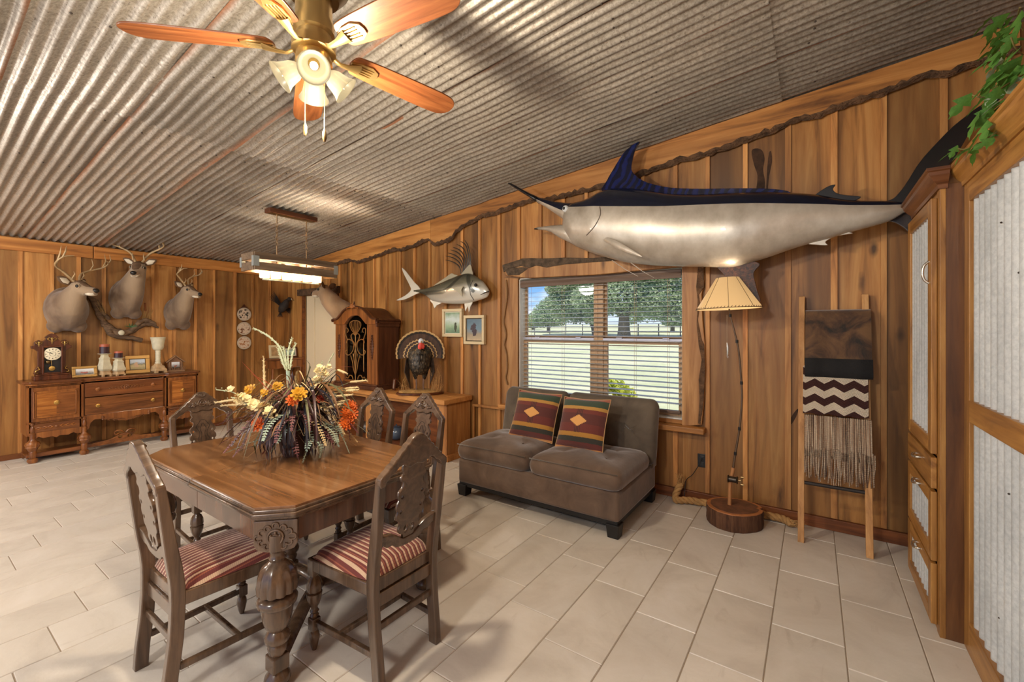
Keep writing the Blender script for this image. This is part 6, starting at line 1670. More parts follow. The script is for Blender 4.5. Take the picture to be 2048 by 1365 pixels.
# ---- three hunting plates on a hanger
hg = thing('plate_hanger', 'dark wooden hanger holding three round plates on the far wall', 'plate rack', tuple(onX(488, 658, WA + .012)), Q)
G().prism([(-.03, -.30), (0, -.34), (.03, -.30), (.02, -.1), (.03, 0), (.02, .1), (.03, .30), (.06, .33), (.03, .36), (0, .40), (-.03, .36), (-.06, .33), (-.03, .30), (-.02, .1), (-.03, 0), (-.02, -.1)], -.008, .008).build('backboard', M['clockwood'], hg, bevel=.003)
for k, (y, lab, c0) in enumerate(((629, 'round plate with dark retriever scene, top of three', (40,36,36)), (657.5, 'round plate with brown bird scene, middle of three', (110,66,44)), (686, 'round plate with gold and white scene, lowest of three', (150,90,40)))):
    p = onX(488, y, WA + .035)
    o = thing('hunting_plate', lab, 'plate', tuple(p), Q, 'hunting plates on the hanger')
    rm_ = Euler((Q, 0, 0)).to_matrix()
    G().lathe([(.02, -.006), (.075, -.004), (.104, .006), (.106, .008), (.102, .010), (.075, .002)], 28, (0,0,0), rm_).build('rim', plain('plate_rim', (176,160,140), .3, coat=.5), o, smooth=60)
    m, nt, b = nmat('plate_scene'); a_ = noise(nt, coords(nt, (1,1,1), rand=3), 16 + k*6, 4, .65)
    nt.links.new(ramp(nt, a_, ((.40, rgb(c0)), (.50, rgb((206,186,164))), (.62, rgb((196,170,146))), (.68, rgb(c0)))), b.inputs['Base Color']); b.inputs['Roughness'].default_value = .2
    G().lathe([(.001, .0), (.086, .001), (.09, .003)], 28, (0,-.002,0), rm_).build('scene', m, o, smooth=60)
# ---- dark bird mount in the corner
p = onX(572, 612, WA + .12)
bd = thing('bird_mount', 'small dark mounted bird with raised wings in the far corner', 'bird mount', (WA + .024, p.y - .05, p.z), Q)
M['darkfeather'] = plain('dark_feathers', (48,38,32), .8, var=.4, bumps=(60, .6))
g = G(); g.tube([(0,0,-.10), (.0,-.06,-.06), (.02,-.10,0), (.05,-.12,.07), (.07,-.13,.10)], [.03, .06, .07, .045, .032], 12); g.ball((.085,-.14,.115), .036, 12, 8)
g.build('body', M['darkfeather'], bd, smooth=180)
g = G().ball((.105, -.165, .115), .012, 8, 6); g.build('cheek_patch', M['deer_white'], bd, smooth=180)
G().tube([(.11,-.165,.105), (.145,-.19,.09)], [.010, .003], 8, sq=.5).build('bill', M['straw'], bd, smooth=60)
for s, tip in ((-1, (-.10, -.03, .24)), (1, (.17, -.05, -.14))):
    for q in range(7):
        t = Vector(tip) + Vector((.012*q*s - .03, .0, -.022*q if s < 0 else .012*q)); G().tube([(-.01 + .005*q, -.05, .02 - .01*q), tuple((Vector((0,-.05,0)) + t)/2 + Vector((0,-.01,0))), tuple(t)], [.012, .022, .004], 6, sq=.25, up=(0,1,0)).build('wing_feather', M['darkfeather'], bd, smooth=60)
for q in range(5): G().tube([(-.01, -.03, -.10), (-.06 + .02*q, -.03, -.19)], [.012, .010], 6, sq=.3, up=(0,1,0)).build('tail_feather', M['darkfeather'], bd, smooth=60)
G().tube([(0,0,-.06), (0,-.04,-.05)], .012, 8).build('mount_peg', M['twig'], bd)
# ---- slim stand in the far corner with two frames
stp = onX(566, 716, -7.22)
sx_ = thing('corner_stand', 'slim brown wooden stand in the far corner behind the flowers', 'stand', (-7.22, stp.y, 0), Q)
G().box(-.28, .28, -.18, .18, stp.z - .03, stp.z).build('top', M['walnut_x'], sx_, bevel=.006)
G().box(-.26, .26, -.16, .16, stp.z - .16, stp.z - .03).build('drawer_case', M['walnut'], sx_, bevel=.004)
for a in (-1, 1):
    for b in (-1, 1): G().lathe([(.014, 0), (.02, .05), (.016, .2), (.024, .3), (.016, .4), (.022, stp.z - .3), (.018, stp.z - .2), (.024, stp.z - .16)], 12, (a*.23, b*.13, 0)).build('leg', M['walnut'], sx_, smooth=50)
G().box(-.24, .24, -.14, .14, .18, .20).build('shelf', M['walnut_x'], sx_, bevel=.004)
picture('pale woven frame on the corner stand, left of two', (-7.26, stp.y - .11, stp.z + .105), .20, .21, .035, .02, M['cream_frame'], plain('weave', (176,140,96), .8, bumps=(120, 1.0), var=.3), rotz=Q, tilt=R(-8))
picture('dark landscape photo frame on the corner stand, right of two', (-7.24, stp.y + .13, stp.z + .085), .23, .17, .02, .02, M['clockwood'], ph1, rotz=Q, tilt=R(-8), mat_w=.02, matm=M['mat_cream'])
# ================================================================== pine counter, hutch, turkey
M['pine_x'] = wood('pine_top', (214,158,92), (190,132,70), (150,98,50), 'x', .8, .5, knots=.5, vary=.1, blotch=.3)
M['pine_z'] = wood('pine_plank', (206,152,90), (180,124,68), (140,90,46), 'z', .9, .55, knots=.6, vary=.25, blotch=.3)
CT = .705; CX0, CX1, CY0, CY1 = -6.02, -3.385, 3.60, WB - .026
ct = thing('pine_counter', 'low pine plank counter with open front along the board wall', 'counter', ((CX0+CX1)/2, (CY0+CY1)/2, 0))
hx_, hy_ = (CX1-CX0)/2, (CY1-CY0)/2
G().box(-hx_ - .01, hx_ + .03, -hy_ - .07, -.02, CT - .055, CT).build('top_plank', M['pine_x'], ct, bevel=.006)
G().box(-hx_ - .01, hx_ + .03, -.016, hy_, CT - .055, CT).build('top_plank', M['pine_x'], ct, bevel=.006)
n = 5
for k in range(n):
    y0 = -hy_ + 2*hy_*k/n
    G().box(hx_ - .02, hx_ + random.uniform(-.001, .002), y0 + .001, y0 + 2*hy_/n - .001, .0, CT - .055).build('end_plank', M['pine_z'], ct, bevel=.002)
G().box(hx_, hx_ + .014, -hy_, hy_, 0, .075).build('end_base_trim', M['pine_x'], ct, bevel=.003)
for x in (hx_ - .14, -.12, -hx_): G().box(x, x + .12, -hy_, -hy_ + .02, 0, CT - .055).build('front_stile', M['pine_z'], ct, bevel=.002)
G().box(-hx_, hx_ - .02, -hy_ + .002, -hy_ + .02, CT - .10, CT - .055).build('front_rail', M['pine_x'], ct, bevel=.002)
G().box(-hx_, hx_ - .02, hy_ - .015, hy_, 0, CT - .055).build('back_panel', M['base'], ct)
G().box(-hx_, hx_ - .02, -hy_ + .02, hy_ - .015, .04, .06).build('floor_shelf', M['base'], ct)
M['bluepot'] = plain('blue_glaze', (70,84,100), .25, coat=.5); M['pewter'] = plain('pewter', (96,90,84), .35, .6)
for px_, Y, r_, lab, mt in ((793, 3.80, .10, 'round dark blue pot under the pine counter', M['bluepot']), (735, 3.82, .09, 'pewter bowl inside the counter behind the dining chairs', M['pewter'])):
    p = onY(px_, 880, Y)
    pot = thing('pot', lab, 'pot', (p.x, Y, .061))
    G().lathe([(r_*.5, 0), (r_*.9, r_*.4), (r_, r_*.9), (r_*.85, r_*1.4), (r_*.6, r_*1.6), (r_*.66, r_*1.7), (r_*.56, r_*1.68), (r_*.5, r_*1.5)], 24).build('vessel', mt, pot, smooth=60)
    G().lathe([(r_*.3, r_*1.66), (r_*.58, r_*1.70), (r_*.3, r_*1.78), (r_*.08, r_*1.82), (r_*.1, r_*1.95), (.001, r_*2.0)], 20).build('lid', mt, pot, smooth=60)

# ---- hutch
M['hutch'] = wood('hutch_oak', (176,112,54), (142,86,40), (96,56,26), 'z', 1.0, .38, vary=.08, coat=.2, blotch=.3)
M['hutch_dark'] = wood('hutch_side', (112,68,42), (92,54,34), (68,40,26), 'z', 1.2, .4, vary=0, blotch=.3)
HX0, HX1, HY0, HY1 = -5.486, -4.594, 3.60, 3.955
hu = thing('bonnet_hutch', 'wooden hutch cabinet with arched bonnet top and scrolled iron door grille', 'cabinet', ((HX0+HX1)/2, HY0, CT))
hw = (HX1 - HX0) / 2; dp = HY1 - HY0; Hc = 1.615 - CT
G().box(-hw, -hw+.02, .02, dp, 0, Hc).box(hw-.02, hw, .02, dp, 0, Hc).box(-hw+.02, hw-.02, dp-.015, dp, 0, Hc).box(-hw+.02, hw-.02, .02, dp-.015, .04, .06).build('case', M['hutch_dark'], hu)
G().prism([(hw-.17, .02), (hw+.004, .02), (hw+.004, Hc), (hw-.17, Hc)], -.002, .022).build('stile', M['hutch'], hu, bevel=.003)
G().prism([(-hw-.004, .02), (-hw+.17, .02), (-hw+.17, Hc), (-hw-.004, Hc)], -.002, .022).build('stile', M['hutch'], hu, bevel=.003)
G().box(-hw-.02, hw+.02, -.03, dp, 0, .05).box(-hw-.01, hw+.01, -.018, dp, .05, .075).build('base_moulding', M['hutch_dark'], hu, bevel=.006)
arch = [(-hw-.03, Hc-.01), (-hw-.03, Hc+.012), (-hw+.06, Hc+.02), (-hw+.14, Hc+.07), (-hw+.22, Hc+.13), (-hw+.30, Hc+.163), (-.08, Hc+.175), (0, Hc+.178)]
arch = arch + [(-x, z) for x, z in arch[::-1][1:]]
low = [(hw+.03, Hc-.05), (hw-.18, Hc-.06), (hw-.24, Hc-.03), (hw-.32, Hc+.035), (.06, Hc+.06), (0, Hc+.062)]
low = low + [(-x, z) for x, z in low[::-1][1:]]
G().prism(smooth_poly(arch, 2, False) + smooth_poly(low, 2, False), -.015, .025).build('bonnet_front', M['hutch'], hu, bevel=.004)
sa = smooth_poly(arch, 3, False)
g = G(); g.loft([[(x, y, z) for y, z in ((-.045, zc_ - .012), (-.05, zc_ + .004), (-.035, zc_ + .014), (0, zc_ + .008), (0, zc_ - .012))] for x, zc_ in sa]); g.build('bonnet_moulding', M['hutch_dark'], hu, smooth=40)
g = G(); g.loft([[(x, y, z) for y, z in ((-.0, zc_ - .03), (-.0, zc_ - .004), (dp, zc_ - .004), (dp, zc_ - .03))] for x, zc_ in sa]); g.build('bonnet_roof', M['hutch_dark'], hu, smooth=40)
G().box(hw-.005, hw+.03, -.03, dp, Hc-.05, Hc+.012).box(hw-.005, hw+.018, -.02, dp, Hc-.09, Hc-.05).build('cornice', M['hutch_dark'], hu, bevel=.006)
# leaf finial
g = G()
for q in range(7):
    a = R(-66 + 22*q); g.tube([(0, -.05, Hc+.165), (.035*math.sin(a), -.06, Hc+.165+.035*math.cos(a)), (.07*math.sin(a), -.05, Hc+.165+.06*math.cos(a))], [.008, .016, .004], 6, sq=.5)
for s in (-1, 1): g.tube(smooth_poly([(s*.02, -.05, Hc+.165), (s*.08, -.05, Hc+.17), (s*.12, -.05, Hc+.155), (s*.10, -.05, Hc+.14)], 3, False), .007, 6)
g.build('leaf_finial', M['hutch'], hu, smooth=60)
G().tube([(0, -.02, Hc+.17), (0, -.02, Hc+.25)], [.02, .006], 8).build('finial_spike', M['hutch_dark'], hu, smooth=60)
# door with grille
G().box(-hw+.17, -hw+.20, -.002, .02, .08, Hc-.03).box(hw-.20, hw-.17, -.002, .02, .08, Hc-.03).box(-hw+.20, hw-.20, -.002, .02, .075, .105).build('door_frame', M['hutch'], hu, bevel=.003)
M['darkglass'] = plain('dark_glass', (26,24,24), .08, coat=.5)
G().box(-hw+.19, hw-.19, .012, .018, .09, Hc+.06).build('door_glass', M['glass'], hu)
G().box(-hw+.02, hw-.02, dp-.03, dp-.02, .06, Hc).build('interior_back', M['black'], hu)
for z in (.35, .62): G().box(-hw+.02, hw-.02, .05, dp-.02, z, z+.014).build('shelf', M['hutch_dark'], hu)
for x, z, r_, sd_n in ((-.12, .364, .065, 'left'), (.11, .364, .075, 'right')):
    o = G().lathe([(r_*.5, 0), (r_, r_*.6), (r_*.95, r_*1.3), (r_*.7, r_*1.9), (r_*.62, r_*1.9), (r_*.8, r_*1.2), (r_*.4, .01)], 20).build('jar', M['pewter'], smooth=60, loc=Vector(hu.location) + Vector((x, .15, z)))
    tag(o, 'dark pewter jar behind the hutch grille, %s of two' % sd_n, 'jar', 'jars inside the hutch')
HL = Vector(hu.location)
def hz(zx, zy): return onY(660 + zx*.1538, 590 + zy*.1538, HY0 - .008) - HL
M['grille'] = plain('bronze_grille', (190,142,84), .35, .7)
def gr(pts, r_=.006, sub=4):
    G().tube(smooth_poly([tuple(hz(*p)) for p in pts], sub, False), r_, 6).build('grille_scroll', M['grille'], hu, smooth=60)
for m_ in (0, 1):
    f = (lambda x: x) if m_ == 0 else (lambda x: 660 - x)
    gr([(f(330), 520), (f(290), 470), (f(262), 410), (f(265), 360), (f(300), 338), (f(330), 335)])
    gr([(f(328), 515), (f(305), 440), (f(298), 345)], .004); gr([(f(330), 515), (f(322), 440), (f(322), 338)], .004); gr([(f(328), 515), (f(288), 430), (f(278), 352)], .004)
    gr([(f(225), 490), (f(238), 465), (f(225), 435), (f(200), 440), (f(198), 500), (f(215), 550), (f(228), 590)])
    gr([(f(330), 530), (f(300), 505), (f(275), 530), (f(285), 580), (f(315), 630), (f(330), 690)])
    gr([(f(215), 630), (f(220), 595), (f(255), 580), (f(295), 610), (f(308), 660), (f(295), 730), (f(255), 780), (f(215), 775), (f(200), 740), (f(215), 720)])
    gr([(f(222), 600), (f(222), 1000)], .005)
    gr([(f(270), 790), (f(295), 880), (f(305), 960), (f(330), 1045)]); gr([(f(300), 765), (f(318), 880), (f(330), 1045)], .004); gr([(f(330), 690), (f(310), 800), (f(318), 900), (f(330), 980)], .004)
    gr([(f(205), 1090), (f(215), 1070), (f(235), 1085), (f(255), 1050), (f(285), 1055), (f(300), 1100)])
gr([(330, 520), (330, 1110)], .005)
for s in (-1, 1):
    g = G(); x = s*(hw - .09)
    for q in range(9):
        z = .40 + .035*q; k = 1 - abs(q - 4)/5.5
        g.ball((x, -.004, z), .022*k + .006, 8, 6, (1, .5, .9)); g.tube([(x, -.006, z), (x + .035*k, -.010, z + .02), (x + .02*k, -.006, z + .035)], .006, 5); g.tube([(x, -.006, z), (x - .035*k, -.010, z + .02), (x - .02*k, -.006, z + .035)], .006, 5)
    g.build('stile_carving', M['hutch_dark'], hu, smooth=60)
# small frame by the hutch
p = onZ(790, 781, CT)
picture('tiny dark photo frame standing between hutch and turkey', (p.x, p.y, CT + .078), .10, .15, .018, .02, M['clockwood'], plain('sepia_photo', (176,150,128), .5, var=.3), rotz=R(-25), tilt=R(-6))

# ---- wild turkey in display
TX, TY = -3.93, 3.715
tk = thing('turkey_mount', 'standing wild turkey mount with fanned tail on an oval base', 'turkey mount', (TX, TY, CT), R(43))
def ell(rx, ry, z): return [(rx*math.cos(2*math.pi*i/36), ry*math.sin(2*math.pi*i/36), z) for i in range(36)]
G().loft([ell(.275, .135, 0), ell(.285, .145, .008), ell(.285, .145, .022), ell(.265, .13, .03)]).build('oval_base', M['clockwood'], tk, smooth=40)
G().loft([ell(.26, .127, .028), ell(.25, .12, .045), ell(.15, .08, .06)]).build('straw_ground', plain('straw_ground', (170,130,74), .95, bumps=(90, 1.0, .01), var=.3), tk, smooth=60)
fm, nt, b = nmat('turkey_feathers')
a = noise(nt, coords(nt, (1,1,1)), 22, 5, .7, .5); vo = nt.nodes.new('ShaderNodeTexVoronoi'); vo.inputs['Scale'].default_value = 46; nt.links.new(coords(nt, (1,1,.6)), vo.inputs['Vector'])
c = ramp(nt, a, ((.35, rgb((34,28,24))), (.52, rgb((78,66,50))), (.68, rgb((130,108,76))))); c = mix(nt, ramp(nt, vo.outputs['Distance'], ((.35, (0,0,0,1)), (.6, (.8,.8,.8,1)))), c, rgb((24,20,18)))
nt.links.new(c, b.inputs['Base Color']); b.inputs['Roughness'].default_value = .45; b.inputs['Metallic'].default_value = .15; bump(nt, b, vo.outputs['Distance'], .6, .01)
M['turkey'] = fm
g = G(); g.ball((0, -.02, .42), .15, 18, 12, (.95, .95, 1.05)); g.ball((0, -.06, .36), .12, 16, 10, (1.05, .9, 1)); g.ball((-.06, -.02, .47), .085, 12, 8); g.ball((.06, -.02, .47), .085, 12, 8)
g.tube([(0, -.06, .50), (.01, -.10, .57), (.02, -.125, .62)], [.07, .045, .032], 12); g.ball((.02, -.135, .635), .036, 12, 8)
for s in (-1, 1): g.tube([(s*.06, -.02, .34), (s*.055, -.02, .24), (s*.05, -.02, .18)], [.06, .035, .014], 10)
bo = g.build('body', M['turkey'], tk, smooth=180)
rm = bo.modifiers.new('fuse', 'REMESH'); rm.mode = 'VOXEL'; rm.voxel_size = .009; rm.use_smooth_shade = True
M['thead'] = plain('turkey_head', (206,212,220), .5); M['wattle'] = plain('wattle', (214,72,58), .5)
G().ball((.02, -.148, .645), .036, 12, 8, (.9, .8, 1.05)).build('face', M['thead'], tk, smooth=180)
g = G(); g.tube([(.02, -.17, .63), (.012, -.175, .59), (.005, -.17, .555)], [.018, .028, .018], 8, sq=.6); g.tube([(.035, -.16, .62), (.045, -.165, .585), (.04, -.16, .56)], [.014, .02, .012], 8, sq=.6); g.build('wattle', M['wattle'], tk, smooth=60)
G().tube([(.025, -.178, .642), (.03, -.205, .632)], [.009, .002], 6).build('beak', M['straw'], tk, smooth=60)
G().tube([(.0, -.16, .50), (.005, -.175, .42), (.0, -.17, .36)], [.012, .010, .003], 6).build('beard', M['black'], tk, smooth=60)
for s in (-1, 1):
    l = G().tube([(s*.045, -.02, .20), (s*.04, -.03, .12), (s*.045, -.02, .05)], [.013, .009, .009], 8).build('leg', plain('turkey_leg', (120,92,76), .6), tk, smooth=60)
    for a in (-40, 0, 40): G().tube([(s*.045, -.02, .052), (s*.045 + .05*math.sin(R(a)), -.02 - .05*math.cos(R(a)), .050)], [.008, .003], 6).build('toe', M['straw'], l, smooth=60)
    # drooping wing
    for q in range(6):
        x = s*(.125 + .008*q); G().tube([(x*.95, .0 - .01*q, .44), (x*1.05, -.02 - .012*q, .28), (x*.92 - s*.006*q, -.02 - .012*q, .07 + .012*q)], [.02, .026, .006], 6, sq=.35, up=(0, 1, 0)).build('wing_feather', plain('barred_wing', (70,56,46), .6, var=.5) if q == 0 and s == -1 else bpy.data.materials['barred_wing'], tk, smooth=60)
# tail fan
M['tailbrown'] = wood('tail_feather', (104,74,52), (84,58,42), (58,40,30), 'z', 2, .5, vary=.3); M['tailtip'] = plain('tail_tip', (208,170,112), .6); M['tailband'] = plain('tail_band', (40,30,24), .6)
tc0 = Vector((.0, .07, .46))
for k in range(19):
    a = R(-92 + 184*k/18); dx, dz = math.sin(a), math.cos(a); w_ = R(5.6)
    def fp_(r_, da, y): return (tc0.x + r_*math.sin(a+da), tc0.y + y, tc0.z + r_*math.cos(a+da))
    y = .004*(k % 2)
    RR = .318 - .03*(abs(k-9)/9)**3
    ft = G(); ft.add([fp_(.05, -w_*.5, y), fp_(RR*.86, -w_, y-.02), fp_(RR*.86, w_, y-.02), fp_(.05, w_*.5, y), fp_(.05, -w_*.5, y+.003), fp_(RR*.86, -w_, y-.017), fp_(RR*.86, w_, y-.017), fp_(.05, w_*.5, y+.003)], [(0,1,2,3),(7,6,5,4),(0,4,5,1),(1,5,6,2),(2,6,7,3),(3,7,4,0)])
    f_ = ft.build('tail_feather', M['tailbrown'], tk)
    for r0, r1, mt, nm in ((.86, .935, M['tailband'], 'dark_band'), (.935, 1.0, M['tailtip'], 'feather_tip')):
        g = G(); vs = [fp_(RR*r0, -w_, y-.021), fp_(RR*r1, -w_*.8, y-.026), fp_(RR*(r1+.01), 0, y-.027), fp_(RR*r1, w_*.8, y-.026), fp_(RR*r0, w_, y-.021)]
        g.add(vs + [(x, yy+.003, z) for x, yy, z in vs], [(0,1,2,3,4),(9,8,7,6,5)] + [(i,5+i,5+(i+1)%5,(i+1)%5) for i in range(5)]); g.build(nm, mt, f_)
for r_, n_, mt in ((.21, 15, M['tailtip']), (.196, 15, M['tailbrown']), (.168, 13, M['tailtip']), (.156, 13, M['tailband'])):
    for k in range(n_):
        a = R(-88 + 176*k/(n_-1)); w_ = R(7.5); y = -.03 - (.21 - r_)*.25
        vs = [(tc0.x + q*math.sin(a+da), tc0.y + y, tc0.z + q*math.cos(a+da)) for q, da in ((.04, -w_*.6), (r_*.93, -w_), (r_, 0), (r_*.93, w_), (.04, w_*.6))]
        g = G().add(vs + [(x, yy+.004, z) for x, yy, z in vs], [(0,1,2,3,4),(9,8,7,6,5)] + [(i,5+i,5+(i+1)%5,(i+1)%5) for i in range(5)]); g.build('covert_feather', mt, tk)
M['drygrass'] = plain('dry_grass', (196,150,90), .8, var=.25)
g = G(); rr = random.Random(3)
for i in range(70):
    s = 1 if i % 5 else -1; x = s*rr.uniform(.13, .25); y = rr.uniform(-.08, .04); h = rr.uniform(.08, .34) if s > 0 else rr.uniform(.06, .2)
    g.tube([(x, y, .04), (x + rr.uniform(-.03,.03), y + rr.uniform(-.02,.02), .04 + h*.6), (x + rr.uniform(-.06,.05), y + rr.uniform(-.03,.03), .04 + h)], [.0016, .0014, .0008], 4)
tag(g.build('dry_grass', M['drygrass'], tk), kind='stuff')
# ================================================================== oak cabinets with corrugated doors on the right
M['oak_z'] = wood('oak_stile', (196,146,78), (168,118,58), (122,80,36), 'z', 1.4, .42, vary=.15, coat=.15, blotch=.25)
M['oak_y'] = wood('oak_rail', (196,146,78), (168,118,58), (122,80,36), 'y', 1.4, .42, vary=.15, coat=.15, blotch=.25)
M['oak_dark'] = wood('oak_panel', (128,86,48), (104,66,36), (76,46,24), 'z', 1.0, .42, vary=.1, coat=.15, blotch=.5)
M['oak_dy'] = wood('oak_crown', (150,98,54), (124,76,40), (88,52,28), 'y', 1.4, .4, vary=.1, coat=.15, blotch=.3)
M['oak_dx'] = wood('oak_crown_return', (140,90,50), (116,70,38), (84,48,26), 'x', 1.4, .4, vary=.1, coat=.15, blotch=.3)
M['chrome'] = plain('brushed_nickel', (206,198,184), .22, .9)
TX0, TYA, TYB, TZT = .508, 2.922, 3.62, 2.20
def corr_panel(name, x, y0, y1, z0, z1, parent, pitch=.068, amp=.008):
    """corrugated sheet facing -x with vertical ribs"""
    k = max(4, int((y1 - y0) / pitch * 10)); rows = []
    for z in (z0, z1): rows.append([(x - amp*math.cos(2*math.pi*(y0 + (y1-y0)*j/k)/pitch), y0 + (y1-y0)*j/k, z) for j in range(k+1)])
    return G().grid(rows).build(name, M['iron_pale'], parent, smooth=180, fix=False)
tw = thing('drawer_tower', 'narrow oak cabinet with corrugated metal door and three drawers', 'cabinet', (0, 0, 0))
G().box(TX0, 1.27, TYA, TYA + .02, 0, TZT).build('side_panel', M['oak_dark'], tw, bevel=.002)
G().box(TX0, 1.27, TYB - .02, TYB, 0, TZT).box(TX0 + .03, 1.27, TYA + .02, TYB - .02, TZT - .03, TZT - .01).build('carcass', M['oak_dark'], tw)
G().box(TX0 - .004, TX0 + .018, TYA - .002, TYA + .055, 0, TZT).build('face_stile', M['oak_z'], tw, bevel=.002)
G().box(TX0 - .004, TX0 + .018, TYB - .04, TYB, 0, TZT).build('face_stile', M['oak_z'], tw, bevel=.002)
for z0, z1 in ((2.15, TZT), (.862, .876), (.692, .704), (.336, .345), (0, .03)): G().box(TX0, TX0 + .016, TYA + .055, TYB - .04, z0, z1).build('face_rail', M['oak_y'], tw)
DY0, DY1 = TYA + .045, TYB - .012; xd0, xd1 = TX0 - .028, TX0 - .005
def framed(name, z0, z1, fw, parent, inner=True):
    f = bpy.data.objects.new(name, None); COL.objects.link(f); f.parent = parent
    G().box(xd0, xd1, DY0, DY0 + fw, z0, z1).build('stile', M['oak_z'], f, bevel=.003)
    G().box(xd0, xd1, DY1 - fw, DY1, z0, z1).build('stile', M['oak_z'], f, bevel=.003)
    G().box(xd0, xd1, DY0 + fw, DY1 - fw, z1 - fw, z1).build('rail', M['oak_y'], f, bevel=.003)
    G().box(xd0, xd1, DY0 + fw, DY1 - fw, z0, z0 + fw).build('rail', M['oak_y'], f, bevel=.003)
    corr_panel('iron_panel', (xd0 + xd1)/2 + .006, DY0 + fw - .005, DY1 - fw + .005, z0 + fw - .005, z1 - fw + .005, f)
    return f
d = framed('door', .878, 2.148, .075, tw)
for z0, z1 in ((.347, .690), (.034, .334)):
    fr = framed('drawer', z0, z1, .065, tw)
    z = z1 - .035; y = 3.27
    G().tube(smooth_poly([(xd0, y - .045, z), (xd0 - .018, y - .04, z - .002), (xd0 - .026, y, z - .008), (xd0 - .018, y + .04, z - .002), (xd0, y + .045, z)], 4, False), .007, 8).build('cup_pull', M['chrome'], fr, smooth=60)
dr = G().box(xd0, xd1, DY0, DY1, .706, .860).build('drawer', M['oak_y'], tw, bevel=.004)
y, z = 3.265, .80
G().tube(smooth_poly([(xd0, y - .045, z), (xd0 - .018, y - .04, z - .002), (xd0 - .026, y, z - .008), (xd0 - .018, y + .04, z - .002), (xd0, y + .045, z)], 4, False), .007, 8).build('cup_pull', M['chrome'], dr, smooth=60)
G().tube(smooth_poly([(xd0, 3.012, 1.73), (xd0 - .018, 3.012, 1.75), (xd0 - .024, 3.012, 1.785), (xd0 - .018, 3.012, 1.82), (xd0, 3.012, 1.84)], 4, False), .006, 8).build('bow_handle', M['chrome'], d, smooth=60)
cr = [(.0, 0), (-.012, .0), (-.014, .02), (-.03, .035), (-.048, .06), (-.052, .075), (-.06, .08), (-.06, .095), (0, .095)]
def crown_y(x, y0, y1, z, mat, name, parent, miter0=0, miter1=0):
    g = G(); g.loft([[(x + a, y0 + miter0 * a, z + b) for a, b in cr], [(x + a, y1 + miter1 * a, z + b) for a, b in cr]]); return g.build(name, mat, parent)
def crown_x(y, x0, x1, z, mat, name, parent, miter0=0):
    g = G(); g.loft([[(x0 + miter0 * a, y + a, z + b) for a, b in cr], [(x1, y + a, z + b) for a, b in cr]]); return g.build(name, mat, parent)
crown_y(TX0, TYA, TYB, TZT - .022, M['oak_dy'], 'crown_moulding', tw, 1, 0)
crown_x(TYA, TX0, .531, TZT - .022, M['oak_dx'], 'crown_moulding', tw, 1)
# wide cabinet
BX = .592; BYA, BYB = 1.75, TYA - .002
bc = thing('wide_oak_cabinet', 'wide oak cabinet with tall corrugated metal door at right edge', 'cabinet', (0, 0, 0))
G().box(BX + .02, 1.27, BYA, BYA + .02, 0, TZT).box(BX + .02, 1.27, BYB - .02, BYB, 0, TZT).box(BX + .02, 1.27, BYA, BYB, TZT - .04, TZT - .02).build('carcass', M['oak_dark'], bc)
G().box(BX - .004, BX + .02, BYB - .045, BYB, 0, TZT).build('face_stile', M['oak_z'], bc, bevel=.002)
G().box(BX - .004, BX + .02, BYA, BYA + .045, 0, TZT).build('face_stile', M['oak_z'], bc, bevel=.002)
G().box(BX - .004, BX + .02, BYA + .045, BYB - .045, 2.15, TZT).build('face_rail', M['oak_y'], bc)
G().box(BX - .004, BX + .02, BYA + .045, BYB - .045, 0, .055).build('toe_rail', M['oak_y'], bc, bevel=.002)
xd0, xd1 = BX - .012, BX + .012
dd = bpy.data.objects.new('door', None); COL.objects.link(dd); dd.parent = bc
y1, y0, fw = BYB - .05, BYA + .05, .065
for a, b in ((y1 - fw, y1), (y0, y0 + fw)): G().box(xd0, xd1, a, b, .06, 2.145).build('stile', M['oak_z'], dd, bevel=.003)
for z0, z1 in ((.06, .165), (1.075, 1.175), (2.08, 2.145)): G().box(xd0, xd1, y0 + fw, y1 - fw, z0, z1).build('rail', M['oak_y'], dd, bevel=.003)
corr_panel('iron_panel', BX + .006, y0 + fw - .005, y1 - fw + .005, .16, 1.08, dd, .075, .009)
corr_panel('iron_panel', BX + .006, y0 + fw - .005, y1 - fw + .005, 1.17, 2.085, dd, .075, .009)
g = G(); rr = random.Random(7)
for i in range(9):
    y = rr.uniform(y0 + .1, y1 - .1); z = rr.uniform(.25, 2.0); g.ball((BX + .001, y, z), .004, 6, 4)
tag(g.build('nail_hole', M['screw'], dd), kind='stuff')
crown_y(BX, BYA, BYB + .0, TZT - .022, M['oak_y'], 'crown_moulding', bc)
G().box(BX - .002, 1.27, BYA, BYB, TZT + .03, TZT + .045).build('top_board', M['oak_dark'], bc)

# ---- ivy trailing from the cabinet top
iv = thing('ivy_garland', 'green artificial ivy trailing over the top of the oak cabinet', 'ivy', (.70, 2.45, TZT + .075))
IL = Vector(iv.location)
M['ivy'] = leaf_mat('ivy_leaf', (44,98,44), (112,164,70)); M['ivy_pale'] = leaf_mat('variegated_leaf', (96,136,96), (196,214,184)); M['ivy_stem'] = plain('ivy_stem', (120,110,60), .7)
def ip(x, y, X=.56): return onX(x, y, X) - IL
stems = [[(2046,150,.72),(2015,168,.62),(1990,185,.57),(1965,195,.55),(1945,190,.53)], [(2040,205,.66),(2010,215,.58),(1992,232,.55),(1975,250,.53),(1968,268,.52)], [(2015,250,.60),(1985,270,.54),(1955,288,.52),(1930,299,.51),(1912,296,.50)], [(2046,60,.75),(2035,40,.72),(2040,15,.70)], [(2046,110,.70),(2030,95,.66),(2022,75,.64)]]
for st_ in stems: G().tube(smooth_poly([tuple(ip(*p)) for p in st_], 3, False), .003, 5).build('vine_stem', M['ivy_stem'], iv, smooth=60)
